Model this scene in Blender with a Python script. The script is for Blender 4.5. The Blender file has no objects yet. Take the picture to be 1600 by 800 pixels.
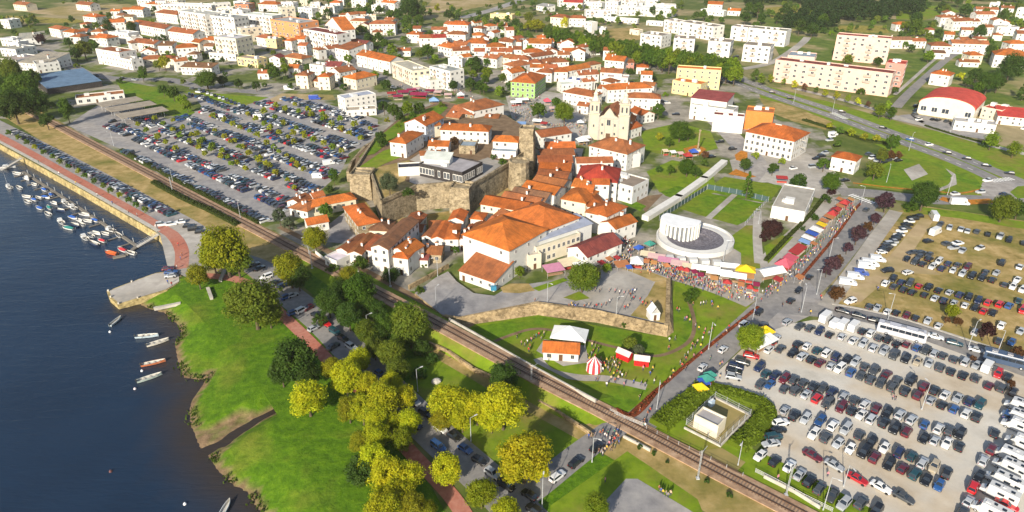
import bpy, bmesh, math, random
from mathutils import Vector, Matrix, noise
from mathutils.geometry import tessellate_polygon
R = random.Random(7)
SC = bpy.context.scene
COL = SC.collection
rad = math.radians
# ---------------------------------------------------------------- camera, sky, sun, exposure
FPX, CAMH, HORIZON = 1067.0, 110.0, -145.0      # focal length in px of a 1600 px wide frame, height above ground
TH = math.atan((400 - HORIZON) / FPX)
ST, CT = math.sin(TH), math.cos(TH)
cam = bpy.data.cameras.new('camera')
cam.sensor_width = 36.0
cam.lens = 36.0 * FPX / 1600.0
cam.clip_start = 1.0
cam.clip_end = 9000.0
camo = bpy.data.objects.new('camera', cam)
COL.objects.link(camo)
camo.location = (0, 0, CAMH)
camo.rotation_euler = (math.pi / 2 - TH, 0, 0)
SC.camera = camo
SUN_EL = 25.5
SHADOW_AZ = 67.5                                  # direction the shadows fall, degrees from +X
w = bpy.data.worlds.new('World')
SC.world = w
w.use_nodes = True
nt = w.node_tree
sky = nt.nodes.new('ShaderNodeTexSky')
sky.sky_type = 'NISHITA'
sky.sun_disc = False
sky.sun_elevation = rad(SUN_EL)
sky.sun_rotation = rad(90 - (SHADOW_AZ + 180))
sky.air_density = 1.0
sky.dust_density = 1.2
nt.links.new(sky.outputs[0], nt.nodes['Background'].inputs[0])
nt.nodes['Background'].inputs[1].default_value = 0.10
sun = bpy.data.lights.new('sun', 'SUN')
sun.energy = 5.0
sun.angle = rad(0.6)
sun.color = (1.0, 0.91, 0.76)
suno = bpy.data.objects.new('sun', sun)
COL.objects.link(suno)
_d = Vector((math.cos(rad(SHADOW_AZ)) * math.cos(rad(SUN_EL)), math.sin(rad(SHADOW_AZ)) * math.cos(rad(SUN_EL)), -math.sin(rad(SUN_EL))))
suno.rotation_euler = _d.to_track_quat('-Z', 'Y').to_euler()
suno.location = (0, 0, 300)
SC.view_settings.view_transform = 'Standard'
SC.view_settings.look = 'None'
SC.view_settings.gamma = 1
SC.view_settings.use_curve_mapping = False
SC.view_settings.exposure = 0.52
SC.cycles.max_bounces = 4
SC.cycles.diffuse_bounces = 2
SC.cycles.glossy_bounces = 2
SC.cycles.transmission_bounces = 2
SC.cycles.volume_bounces = 0

# ---------------------------------------------------------------- survey: where a photo pixel meets the plane z
def P(x, y, z=0.0):
    u = (x - 800) / FPX
    v = (y - 400) / FPX
    d = (CAMH - z) / (ST + v * CT)
    return Vector((u * d, d * (CT - v * ST), z))
def pxm(y):                                        # horizontal pixels per metre at photo row y
    return CT / CAMH * (y - HORIZON)
def Q(v):                                          # world -> photo pixel
    X, Y, Z = v[0], v[1], v[2] - CAMH
    d = Y * CT - Z * ST
    return 800 + FPX * X / d, 400 + FPX * (-Y * ST - Z * CT) / d
E1 = Vector((math.cos(rad(-41.3)), math.sin(rad(-41.3)), 0))   # along the railway, towards the crossing
E2 = Vector((-E1.y, E1.x, 0))                                  # away from the river

# ---------------------------------------------------------------- materials
MATS = {}
def newmat(name):
    m = bpy.data.materials.new(name)
    m.use_nodes = True
    b = m.node_tree.nodes['Principled BSDF']
    MATS[name] = m
    return m, m.node_tree, b
def N(nt, t, **k):
    n = nt.nodes.new(t)
    for a, v in k.items():
        if a.startswith('i_'):
            n.inputs[a[2:]].default_value = v
        else:
            setattr(n, a, v)
    return n
def ramp(nt, fac, stops):
    r = nt.nodes.new('ShaderNodeValToRGB')
    e = r.color_ramp.elements
    while len(e) < len(stops):
        e.new(0.5)
    for k, (p, c) in enumerate(stops):
        e[k].position = p
        e[k].color = (*c, 1)
    nt.links.new(fac, r.inputs[0])
    return r.outputs[0]
def coords(nt, kind):
    return nt.nodes.new('ShaderNodeTexCoord').outputs[kind]
def mixc(nt, fac, a, b, mode='MIX'):
    n = nt.nodes.new('ShaderNodeMix')
    n.data_type = 'RGBA'
    n.blend_type = mode
    for s, val in ((0, fac), (6, a), (7, b)):
        if hasattr(val, 'is_linked') or isinstance(val, bpy.types.NodeSocket):
            nt.links.new(val, n.inputs[s])
        else:
            n.inputs[s].default_value = val if s == 0 else (*val, 1) if len(val) == 3 else val
    return n.outputs[2]
def ground_mat(name, stops, scale, stops2=None, scale2=0.02, rough=0.95, bump=0.0, detail=6, mixr=(0.42, 0.58)):
    """noise between several earth colours, plus a second large-scale patchwork"""
    m, nt, b = newmat(name)
    c = coords(nt, 'Object')
    n1 = N(nt, 'ShaderNodeTexNoise', i_Scale=scale, i_Detail=detail, i_Roughness=0.65)
    nt.links.new(c, n1.inputs['Vector'])
    col = ramp(nt, n1.outputs['Fac'], stops)
    if stops2:
        n2 = N(nt, 'ShaderNodeTexNoise', i_Scale=scale * 1.3, i_Detail=4, i_Roughness=0.6)
        nt.links.new(c, n2.inputs['Vector'])
        col2 = ramp(nt, n2.outputs['Fac'], stops2)
        n3 = N(nt, 'ShaderNodeTexNoise', i_Scale=scale2, i_Detail=4, i_Roughness=0.6)
        nt.links.new(c, n3.inputs['Vector'])
        f = N(nt, 'ShaderNodeMapRange', **{'i_From Min': mixr[0], 'i_From Max': mixr[1]})
        nt.links.new(n3.outputs['Fac'], f.inputs['Value'])
        col = mixc(nt, f.outputs['Result'], col, col2)
    nt.links.new(col, b.inputs['Base Color'])
    b.inputs['Roughness'].default_value = rough
    b.inputs['Specular IOR Level'].default_value = 0.15
    if bump:
        bp = N(nt, 'ShaderNodeBump', i_Strength=bump, i_Distance=0.5)
        nt.links.new(n1.outputs['Fac'], bp.inputs['Height'])
        nt.links.new(bp.outputs['Normal'], b.inputs['Normal'])
    return m
def tint_mat(name, rough=0.8, spec=0.2, scale=0.6, lo=0.78, hi=1.08, metallic=0.0, coat=0.0, dirt=None):
    """the object's own colour, weathered by noise"""
    m, nt, b = newmat(name)
    oi = nt.nodes.new('ShaderNodeObjectInfo')
    c = coords(nt, 'Object')
    add = N(nt, 'ShaderNodeVectorMath', operation='ADD')
    cx = nt.nodes.new('ShaderNodeCombineXYZ')
    mul = N(nt, 'ShaderNodeMath', operation='MULTIPLY')
    mul.inputs[1].default_value = 300
    nt.links.new(oi.outputs['Random'], mul.inputs[0])
    nt.links.new(mul.outputs[0], cx.inputs[0])
    nt.links.new(c, add.inputs[0])
    nt.links.new(cx.outputs[0], add.inputs[1])
    n1 = N(nt, 'ShaderNodeTexNoise', i_Scale=scale, i_Detail=5, i_Roughness=0.65)
    nt.links.new(add.outputs[0], n1.inputs['Vector'])
    g = ramp(nt, n1.outputs['Fac'], [(0.3, (lo,) * 3), (0.7, (hi,) * 3)])
    col = mixc(nt, 1.0, oi.outputs['Color'], g, 'MULTIPLY')
    if dirt:
        n2 = N(nt, 'ShaderNodeTexNoise', i_Scale=scale * 4, i_Detail=6, i_Roughness=0.7)
        nt.links.new(add.outputs[0], n2.inputs['Vector'])
        f = N(nt, 'ShaderNodeMapRange', **{'i_From Min': 0.55, 'i_From Max': 0.8, 'i_To Max': dirt[1]})
        nt.links.new(n2.outputs['Fac'], f.inputs['Value'])
        col = mixc(nt, f.outputs['Result'], col, dirt[0])
    nt.links.new(col, b.inputs['Base Color'])
    b.inputs['Roughness'].default_value = rough
    b.inputs['Specular IOR Level'].default_value = spec
    b.inputs['Metallic'].default_value = metallic
    b.inputs['Coat Weight'].default_value = coat
    return m
def plain(name, col, rough=0.7, spec=0.3, metallic=0.0, noise_amt=0.15, scale=2.0):
    m, nt, b = newmat(name)
    c = coords(nt, 'Object')
    n1 = N(nt, 'ShaderNodeTexNoise', i_Scale=scale, i_Detail=4)
    nt.links.new(c, n1.inputs['Vector'])
    lo = tuple(v * (1 - noise_amt) for v in col)
    hi = tuple(min(1, v * (1 + noise_amt)) for v in col)
    nt.links.new(ramp(nt, n1.outputs['Fac'], [(0.3, lo), (0.7, hi)]), b.inputs['Base Color'])
    b.inputs['Roughness'].default_value = rough
    b.inputs['Specular IOR Level'].default_value = spec
    b.inputs['Metallic'].default_value = metallic
    return m

WALL = tint_mat('plaster', 0.85, 0.2, 0.35, 0.86, 1.04, dirt=((0.42, 0.38, 0.31), 0.35))
PAINT = tint_mat('car_paint', 0.28, 0.5, 0.5, 0.97, 1.03, coat=0.6)
CLOTH = tint_mat('canvas', 0.8, 0.15, 0.8, 0.85, 1.06)
GEL = tint_mat('hull_paint', 0.35, 0.4, 0.8, 0.9, 1.05)
METAL = tint_mat('painted_metal', 0.5, 0.4, 0.5, 0.85, 1.05)

def roof_mat():
    m, nt, b = newmat('clay_tiles')
    oi = nt.nodes.new('ShaderNodeObjectInfo')
    uv = coords(nt, 'UV')
    cx = nt.nodes.new('ShaderNodeCombineXYZ')
    mul = N(nt, 'ShaderNodeMath', operation='MULTIPLY')
    mul.inputs[1].default_value = 400
    nt.links.new(oi.outputs['Random'], mul.inputs[0])
    nt.links.new(mul.outputs[0], cx.inputs[1])
    add = N(nt, 'ShaderNodeVectorMath', operation='ADD')
    nt.links.new(uv, add.inputs[0])
    nt.links.new(cx.outputs[0], add.inputs[1])
    mp = N(nt, 'ShaderNodeMapping')
    mp.inputs['Scale'].default_value = (2.2, 0.25, 1)
    nt.links.new(add.outputs[0], mp.inputs['Vector'])
    n1 = N(nt, 'ShaderNodeTexNoise', i_Scale=1.0, i_Detail=6, i_Roughness=0.7)
    nt.links.new(mp.outputs[0], n1.inputs['Vector'])
    g1 = ramp(nt, n1.outputs['Fac'], [(0.3, (0.68, 0.66, 0.66)), (0.7, (1.15, 1.12, 1.1))])
    n2 = N(nt, 'ShaderNodeTexNoise', i_Scale=0.22, i_Detail=5, i_Roughness=0.7)
    nt.links.new(add.outputs[0], n2.inputs['Vector'])
    g2 = ramp(nt, n2.outputs['Fac'], [(0.35, (0.62, 0.66, 0.72)), (0.65, (1.18, 1.12, 1.0))])
    wv = N(nt, 'ShaderNodeTexWave', i_Scale=1.3, i_Distortion=0.6, **{'i_Detail': 1})
    wv.bands_direction = 'X'
    nt.links.new(uv, wv.inputs['Vector'])
    g3 = ramp(nt, wv.outputs['Fac'], [(0.1, (0.72, 0.7, 0.7)), (0.6, (1.08, 1.08, 1.08))])
    col = mixc(nt, 1.0, oi.outputs['Color'], g1, 'MULTIPLY')
    col = mixc(nt, 1.0, col, g2, 'MULTIPLY')
    col = mixc(nt, 0.8, col, g3, 'MULTIPLY')
    nt.links.new(col, b.inputs['Base Color'])
    b.inputs['Roughness'].default_value = 0.85
    b.inputs['Specular IOR Level'].default_value = 0.15
    bp = N(nt, 'ShaderNodeBump', i_Strength=0.5, i_Distance=0.08)
    nt.links.new(wv.outputs['Fac'], bp.inputs['Height'])
    nt.links.new(bp.outputs['Normal'], b.inputs['Normal'])
    return m
ROOF = roof_mat()
FLAT = tint_mat('flat_roofing', 0.9, 0.1, 0.25, 0.7, 1.12, dirt=((0.2, 0.18, 0.15), 0.5))
GLASS = plain('window_glass', (0.035, 0.045, 0.06), 0.12, 0.6, 0, 0.3, 0.5)
CARGLASS = plain('car_glass', (0.02, 0.028, 0.04), 0.08, 0.6, 0, 0.2, 0.5)
FRAME = plain('window_frame_paint', (0.62, 0.6, 0.56), 0.6)
SURR = plain('granite_surround', (0.42, 0.39, 0.34), 0.8)
TYRE = plain('tyre_rubber', (0.02, 0.02, 0.022), 0.85)
DARK = plain('dark_metal', (0.04, 0.045, 0.05), 0.5)
STEEL = plain('galvanised_steel', (0.5, 0.52, 0.54), 0.45, 0.4, 0.3)
WOOD = plain('door_wood', (0.12, 0.06, 0.03), 0.6)
BARK = plain('bark', (0.11, 0.085, 0.06), 0.95, 0.1, 0, 0.35, 3)
SKIN = plain('skin', (0.55, 0.33, 0.22), 0.6)
TROUSER = plain('denim', (0.05, 0.06, 0.1), 0.85, 0.1, 0, 0.4, 0.7)
HAIR = plain('hair', (0.05, 0.035, 0.025), 0.7)
WHITEP = plain('white_render', (0.78, 0.77, 0.74), 0.75, 0.2, 0, 0.08, 0.4)

def leaf_mat():
    m, nt, b = newmat('foliage')
    oi = nt.nodes.new('ShaderNodeObjectInfo')
    c = coords(nt, 'Object')
    n1 = N(nt, 'ShaderNodeTexNoise', i_Scale=4.0, i_Detail=5, i_Roughness=0.75)
    nt.links.new(c, n1.inputs['Vector'])
    g = ramp(nt, n1.outputs['Fac'], [(0.3, (0.55, 0.72, 0.7)), (0.5, (1, 1, 1)), (0.72, (1.4, 1.22, 1.0))])
    col = mixc(nt, 1.0, oi.outputs['Color'], g, 'MULTIPLY')
    nt.links.new(col, b.inputs['Base Color'])
    b.inputs['Roughness'].default_value = 0.65
    b.inputs['Specular IOR Level'].default_value = 0.25
    tr = nt.nodes.new('ShaderNodeBsdfTranslucent')
    nt.links.new(col, tr.inputs['Color'])
    mx = nt.nodes.new('ShaderNodeMixShader')
    mx.inputs[0].default_value = 0.5
    nt.links.new(b.outputs[0], mx.inputs[1])
    nt.links.new(tr.outputs[0], mx.inputs[2])
    nt.links.new(mx.outputs[0], nt.nodes['Material Output'].inputs['Surface'])
    return m
LEAF = leaf_mat()
def leaf_mix_mat():
    m, nt, b = newmat('mixed_foliage')
    a = N(nt, 'ShaderNodeVertexColor', layer_name='Col')
    nt.links.new(a.outputs[0], b.inputs['Base Color'])
    b.inputs['Roughness'].default_value = 0.65
    tr = nt.nodes.new('ShaderNodeBsdfTranslucent')
    nt.links.new(a.outputs[0], tr.inputs['Color'])
    mx = nt.nodes.new('ShaderNodeMixShader')
    mx.inputs[0].default_value = 0.5
    nt.links.new(b.outputs[0], mx.inputs[1])
    nt.links.new(tr.outputs[0], mx.inputs[2])
    nt.links.new(mx.outputs[0], nt.nodes['Material Output'].inputs['Surface'])
    return m
LEAFMIX = leaf_mix_mat()
def attr_mat(name, rough=0.5, coat=0.0):
    m, nt, b = newmat(name)
    a = N(nt, 'ShaderNodeVertexColor', layer_name='Col')
    nt.links.new(a.outputs[0], b.inputs['Base Color'])
    b.inputs['Roughness'].default_value = rough
    b.inputs['Coat Weight'].default_value = coat
    return m
MIXPAINT = attr_mat('mixed_car_paint', 0.3, 0.5)
MIXCLOTH = attr_mat('mixed_clothing', 0.85)

G_GRASS = ground_mat('grass_lush', [(0.3, (0.055, 0.115, 0.006)), (0.5, (0.10, 0.19, 0.008)), (0.7, (0.16, 0.26, 0.012))], 0.35,
                     [(0.3, (0.11, 0.16, 0.010)), (0.7, (0.19, 0.24, 0.018))], 0.05, bump=0.4)
G_LAWN = ground_mat('lawn_grass', [(0.3, (0.095, 0.165, 0.008)), (0.5, (0.15, 0.225, 0.011)), (0.7, (0.20, 0.28, 0.016))], 0.3,
                    [(0.3, (0.16, 0.16, 0.025)), (0.7, (0.25, 0.21, 0.05))], 0.06, bump=0.2, mixr=(0.5, 0.68))
G_DRY = ground_mat('dry_grass', [(0.3, (0.20, 0.155, 0.045)), (0.5, (0.36, 0.26, 0.10)), (0.7, (0.50, 0.36, 0.17))], 0.25,
                   [(0.3, (0.10, 0.12, 0.02)), (0.7, (0.24, 0.20, 0.05))], 0.05, bump=0.3, mixr=(0.46, 0.66))
G_FIELD = ground_mat('outskirts', [(0.3, (0.05, 0.08, 0.012)), (0.5, (0.09, 0.125, 0.022)), (0.7, (0.17, 0.175, 0.05))], 0.08,
                     [(0.3, (0.24, 0.20, 0.10)), (0.7, (0.40, 0.32, 0.18))], 0.012, mixr=(0.48, 0.6))
G_TAN = ground_mat('bare_earth', [(0.3, (0.34, 0.25, 0.14)), (0.6, (0.46, 0.35, 0.2)), (0.8, (0.55, 0.44, 0.28))], 0.15,
                   [(0.3, (0.2, 0.18, 0.06)), (0.7, (0.34, 0.26, 0.1))], 0.03)
G_GRAVEL = ground_mat('pale_gravel', [(0.25, (0.43, 0.40, 0.345)), (0.5, (0.555, 0.525, 0.465)), (0.75, (0.64, 0.61, 0.555))], 0.16,
                      [(0.3, (0.43, 0.355, 0.26)), (0.7, (0.55, 0.475, 0.37))], 0.04, bump=0.2, mixr=(0.47, 0.62))
G_ASPH = ground_mat('worn_asphalt', [(0.3, (0.19, 0.185, 0.19)), (0.5, (0.27, 0.26, 0.26)), (0.7, (0.35, 0.335, 0.32))], 0.25,
                    [(0.3, (0.25, 0.23, 0.215)), (0.7, (0.42, 0.39, 0.36))], 0.035, mixr=(0.46, 0.56))
G_ROAD = ground_mat('road_asphalt', [(0.3, (0.15, 0.145, 0.15)), (0.5, (0.21, 0.205, 0.205)), (0.7, (0.28, 0.27, 0.26))], 0.4,
                    [(0.3, (0.2, 0.19, 0.18)), (0.7, (0.31, 0.29, 0.27))], 0.04)
G_PAVE = ground_mat('granite_paving', [(0.3, (0.34, 0.31, 0.28)), (0.5, (0.43, 0.40, 0.36)), (0.7, (0.52, 0.49, 0.44))], 0.35,
                    [(0.3, (0.26, 0.25, 0.23)), (0.7, (0.38, 0.34, 0.29))], 0.04)
G_TOWN = ground_mat('town_yards', [(0.3, (0.17, 0.155, 0.125)), (0.5, (0.29, 0.265, 0.22)), (0.7, (0.42, 0.38, 0.31))], 0.12,
                    [(0.3, (0.05, 0.08, 0.015)), (0.7, (0.15, 0.18, 0.04))], 0.035, mixr=(0.44, 0.53))
G_HILL = ground_mat('hill_meadow', [(0.3, (0.05, 0.09, 0.012)), (0.5, (0.10, 0.15, 0.02)), (0.7, (0.17, 0.2, 0.035))], 0.1,
                    [(0.3, (0.2, 0.18, 0.07)), (0.7, (0.36, 0.3, 0.14))], 0.02, mixr=(0.52, 0.62))
G_BRICK = ground_mat('red_brick_paving', [(0.3, (0.33, 0.105, 0.07)), (0.5, (0.42, 0.15, 0.10)), (0.7, (0.48, 0.20, 0.14))], 0.7,
                     [(0.3, (0.36, 0.14, 0.1)), (0.7, (0.48, 0.24, 0.18))], 0.06)
G_FLOWER = ground_mat('red_bedding', [(0.35, (0.05, 0.035, 0.012)), (0.5, (0.16, 0.035, 0.014)), (0.68, (0.27, 0.07, 0.025))], 1.1)
G_ORANGE = ground_mat('orange_bedding', [(0.3, (0.16, 0.14, 0.02)), (0.5, (0.45, 0.16, 0.02)), (0.7, (0.55, 0.25, 0.04))], 0.7)
G_BALLAST = ground_mat('ballast', [(0.3, (0.24, 0.145, 0.09)), (0.5, (0.36, 0.235, 0.15)), (0.7, (0.48, 0.34, 0.23))], 0.5, bump=0.3)
G_MUD = ground_mat('wet_sand', [(0.3, (0.16, 0.10, 0.05)), (0.5, (0.27, 0.18, 0.10)), (0.7, (0.36, 0.26, 0.15))], 0.4, rough=0.6)
G_SOIL = ground_mat('dark_soil', [(0.3, (0.13, 0.085, 0.05)), (0.6, (0.22, 0.15, 0.09)), (0.8, (0.28, 0.2, 0.12))], 0.3)
G_VINE = ground_mat('vine_rows', [(0.3, (0.12, 0.13, 0.02)), (0.5, (0.26, 0.22, 0.04)), (0.7, (0.4, 0.32, 0.1))], 0.3)

def stone_mat(name, tone):
    m, nt, b = newmat(name)
    c = coords(nt, 'Object')
    mp = N(nt, 'ShaderNodeMapping')
    mp.inputs['Scale'].default_value = (0.7, 0.7, 1.3)
    nt.links.new(c, mp.inputs['Vector'])
    v = N(nt, 'ShaderNodeTexVoronoi', i_Scale=1.4)
    nt.links.new(mp.outputs[0], v.inputs['Vector'])
    n1 = N(nt, 'ShaderNodeTexNoise', i_Scale=0.3, i_Detail=7, i_Roughness=0.7)
    nt.links.new(c, n1.inputs['Vector'])
    base = ramp(nt, n1.outputs['Fac'], [(0.32, tuple(t * 0.4 for t in tone)), (0.5, tuple(t * 0.9 for t in tone)), (0.68, tuple(t * 1.2 for t in tone))])
    cell = ramp(nt, v.outputs['Color'], [(0.1, (0.75, 0.73, 0.7)), (0.9, (1.12, 1.1, 1.06))])
    col = mixc(nt, 1.0, base, cell, 'MULTIPLY')
    n2 = N(nt, 'ShaderNodeTexNoise', i_Scale=0.9, i_Detail=8, i_Roughness=0.8)
    nt.links.new(c, n2.inputs['Vector'])
    col = mixc(nt, 1.0, col, ramp(nt, n2.outputs['Fac'], [(0.36, (0.5, 0.46, 0.38)), (0.5, (1, 1, 1)), (0.65, (1.25, 1.2, 1.15))]), 'MULTIPLY')
    nt.links.new(col, b.inputs['Base Color'])
    b.inputs['Roughness'].default_value = 0.95
    b.inputs['Specular IOR Level'].default_value = 0.1
    bp = N(nt, 'ShaderNodeBump', i_Strength=0.5, i_Distance=0.2)
    nt.links.new(v.outputs['Distance'], bp.inputs['Height'])
    nt.links.new(bp.outputs['Normal'], b.inputs['Normal'])
    return m
STONE = stone_mat('castle_stone', (0.36, 0.30, 0.205))
RAMPART = stone_mat('rampart_stone', (0.38, 0.29, 0.17))
QUAY = stone_mat('quay_stone', (0.44, 0.36, 0.18))
CONC = plain('concrete', (0.45, 0.42, 0.37), 0.85, 0.15, 0, 0.2, 0.6)

# ---------------------------------------------------------------- mesh helpers
class MB:
    def __init__(s):
        s.v, s.f, s.m, s.uv, s.c = [], [], [], [], []
    def face(s, pts, mi=0, uv=None):
        i = len(s.v)
        s.v += [tuple(p) for p in pts]
        s.f.append(tuple(range(i, i + len(pts))))
        s.m.append(mi)
        s.uv.append(uv)
    def box(s, cx, cy, cz, sx, sy, sz, mi=0, M=None):
        i = len(s.v)
        for dz in (-.5, .5):
            for dx, dy in ((-.5, -.5), (.5, -.5), (.5, .5), (-.5, .5)):
                p = Vector((cx + dx * sx, cy + dy * sy, cz + dz * sz))
                s.v.append(tuple(M @ p if M else p))
        for q in ((3, 2, 1, 0), (4, 5, 6, 7), (0, 1, 5, 4), (1, 2, 6, 5), (2, 3, 7, 6), (3, 0, 4, 7)):
            s.f.append(tuple(i + k for k in q))
            s.m.append(mi)
            s.uv.append(None)
    def loft(s, rings, mi=0, caps=True):
        n = len(rings[0])
        i = len(s.v)
        for r in rings:
            s.v += [tuple(p) for p in r]
        for a in range(len(rings) - 1):
            for k in range(n):
                s.f.append((i + a * n + k, i + a * n + (k + 1) % n, i + (a + 1) * n + (k + 1) % n, i + (a + 1) * n + k))
                s.m.append(mi)
                s.uv.append(None)
        if caps:
            s.f.append(tuple(i + k for k in reversed(range(n))))
            s.f.append(tuple(i + (len(rings) - 1) * n + k for k in range(n)))
            s.m += [mi, mi]
            s.uv += [None, None]
    def cyl(s, x, y, z0, z1, r0, r1=None, n=8, mi=0):
        r1 = r0 if r1 is None else r1
        s.loft([[(x + r * math.cos(2 * math.pi * k / n), y + r * math.sin(2 * math.pi * k / n), z) for k in range(n)] for r, z in ((r0, z0), (r1, z1))], mi)
    def tube(s, p, q, r0, r1=None, n=6, mi=0):
        r1 = r0 if r1 is None else r1
        p, q = Vector(p), Vector(q)
        d = (q - p).normalized()
        a = d.orthogonal().normalized()
        b = d.cross(a)
        s.loft([[o + (a * math.cos(2 * math.pi * k / n) + b * math.sin(2 * math.pi * k / n)) * r for k in range(n)] for o, r in ((p, r0), (q, r1))], mi)
    def prism(s, poly, z0, z1, mi=0, mtop=None):
        n = len(poly)
        i = len(s.v)
        for z in (z0, z1):
            s.v += [(p[0], p[1], z if not callable(z) else z(p)) for p in poly]
        for k in range(n):
            s.f.append((i + k, i + (k + 1) % n, i + n + (k + 1) % n, i + n + k))
            s.m.append(mi)
            s.uv.append(None)
        s.f.append(tuple(i + k for k in reversed(range(n))))
        s.f.append(tuple(i + n + k for k in range(n)))
        s.m += [mi, mi if mtop is None else mtop]
        s.uv += [None, None]
    def mesh(s, name, mats, smooth=False):
        me = bpy.data.meshes.new(name)
        me.from_pydata(s.v, [], s.f)
        for m in (mats if isinstance(mats, (list, tuple)) else [mats]):
            me.materials.append(m)
        me.polygons.foreach_set('material_index', s.m)
        if any(u is not None for u in s.uv):
            l = me.uv_layers.new(name='UVMap')
            k = 0
            for f, u in zip(s.f, s.uv):
                for j in range(len(f)):
                    if u is not None:
                        l.data[k].uv = u[j]
                    k += 1
        if smooth:
            me.polygons.foreach_set('use_smooth', [True] * len(s.f))
        me.update()
        return me
    def obj(s, name, mats, parent=None, col=None, smooth=False, loc=None, rot=0.0):
        return link(name, s.mesh(name, mats, smooth), parent, col, loc, rot)
def link(name, me, parent=None, col=None, loc=None, rot=0.0, scale=None):
    o = bpy.data.objects.new(name, me)
    COL.objects.link(o)
    if parent:
        o.parent = parent
    if col:
        o.color = (*col, 1)
    if loc is not None:
        o.location = loc
    if rot:
        o.rotation_euler = (0, 0, rot)
    if scale is not None:
        o.scale = scale
    return o
def root(name, loc, rot=0.0):
    return link(name, None, None, None, loc, rot)
def tag(o, label=None, cat=None, group=None, kind=None):
    for k, v in (('label', label), ('category', cat), ('group', group), ('kind', kind)):
        if v:
            o[k] = v
    return o

# labels: a description plus a place; look-alikes of one place are told apart by how near they are to a landmark
REG = []
def reg(o, desc, cat, place, near, nearp, group=None):
    """near: phrase of the landmark, nearp: its world point"""
    o['category'] = cat
    if group:
        o['group'] = group
    REG.append((o, desc, place, near, Vector(nearp[:2])))
    return o
ORD1 = 'nearest,second nearest,third nearest,fourth nearest,fifth nearest,sixth nearest,seventh nearest,eighth nearest,ninth nearest,tenth nearest,eleventh nearest,twelfth nearest,thirteenth nearest,fourteenth nearest,fifteenth nearest,sixteenth nearest,seventeenth nearest,eighteenth nearest,nineteenth nearest'.split(',')
TENS = {2: 'twent', 3: 'thirt', 4: 'fort', 5: 'fift', 6: 'sixt', 7: 'sevent', 8: 'eight', 9: 'ninet'}
def ordinal(k):
    if k < 19:
        return ORD1[k]
    t, u = divmod(k + 1, 10)
    if t >= 10:
        return 'hundred and ' + ordinal(k - 100) if k >= 100 else 'hundredth nearest'
    if u == 0:
        return TENS[t] + 'ieth nearest'
    return TENS[t] + 'y-' + (ORD1[u - 1].split()[0] if u > 1 else 'first') + ' nearest'
def finish_labels():
    g = {}
    for r in REG:
        g.setdefault((r[1], r[2], r[3]), []).append(r)
    for (desc, place, near), rs in g.items():
        if len(rs) == 1:
            rs[0][0]['label'] = f'{desc} {place}'
            continue
        rs.sort(key=lambda r: (Vector(r[0].location[:2]) - r[4]).length)
        for k, r in enumerate(rs):
            r[0]['label'] = f'{desc} {place}, {ordinal(k)} {near}'

# ---------------------------------------------------------------- ground sheets
ZI = [0]                                           # no two sheets share a plane
def poly_sheet(name, pts, z, m, kind='structure', px=True, skirt=0.0):
    ZI[0] += 1
    z += ZI[0] * 0.00013
    pts = [P(x, y, z) if px else Vector((x, y, z)) for x, y in pts]
    mb = MB()
    tris = tessellate_polygon([pts])
    mb.v = [tuple(p) for p in pts]
    for t in tris:
        a, b, c = (pts[k] for k in t)
        t = t if (b - a).cross(c - a).z > 0 else (t[0], t[2], t[1])
        mb.f.append(tuple(t))
        mb.m.append(0)
        mb.uv.append(None)
    if skirt:
        n = len(pts)
        for k in range(n):
            a, b = pts[k], pts[(k + 1) % n]
            mb.face([a, b, b - Vector((0, 0, skirt)), a - Vector((0, 0, skirt))])
    o = mb.obj(name, m)
    o['kind'] = kind
    return o
def smooth_line(pts, n=6):
    out = []
    for i in range(len(pts) - 1):
        p0, p1, p2, p3 = pts[max(i - 1, 0)], pts[i], pts[i + 1], pts[min(i + 2, len(pts) - 1)]
        for k in range(n):
            t = k / n
            out.append(0.5 * ((2 * p1) + (p2 - p0) * t + (2 * p0 - 5 * p1 + 4 * p2 - p3) * t * t + (3 * p1 - p0 - 3 * p2 + p3) * t ** 3))
    out.append(pts[-1])
    return out
def offset_line(pts, d):
    out = []
    for i, p in enumerate(pts):
        t = pts[min(i + 1, len(pts) - 1)] - pts[max(i - 1, 0)]
        t.z = 0
        t.normalize()
        out.append(p + Vector((-t.y, t.x, 0)) * d)
    return out
def strip(name, pts, width, z, m, kind='structure', off=0.0, thick=0.0, n=6, px=True, parent=None):
    ZI[0] += 1
    z += ZI[0] * 0.00013
    L = smooth_line([P(x, y, 0) if px else Vector((x, y, 0)) for x, y in pts], n)
    a, b = offset_line(L, off + width / 2), offset_line(L, off - width / 2)
    mb = MB()
    Z = Vector((0, 0, z))
    T = Vector((0, 0, thick))
    for k in range(len(L) - 1):
        mb.face([b[k] + Z, b[k + 1] + Z, a[k + 1] + Z, a[k] + Z])
        if thick:
            mb.face([b[k] + Z - T, b[k + 1] + Z - T, b[k + 1] + Z, b[k] + Z])
            mb.face([a[k] + Z, a[k + 1] + Z, a[k + 1] + Z - T, a[k] + Z - T])
    if thick:
        for k, s in ((0, 1), (-1, -1)):
            q = [b[k] + Z, a[k] + Z, a[k] + Z - T, b[k] + Z - T]
            mb.face(q if s > 0 else q[::-1])
    o = mb.obj(name, m, parent)
    if kind:
        o['kind'] = kind
    return o
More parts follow.
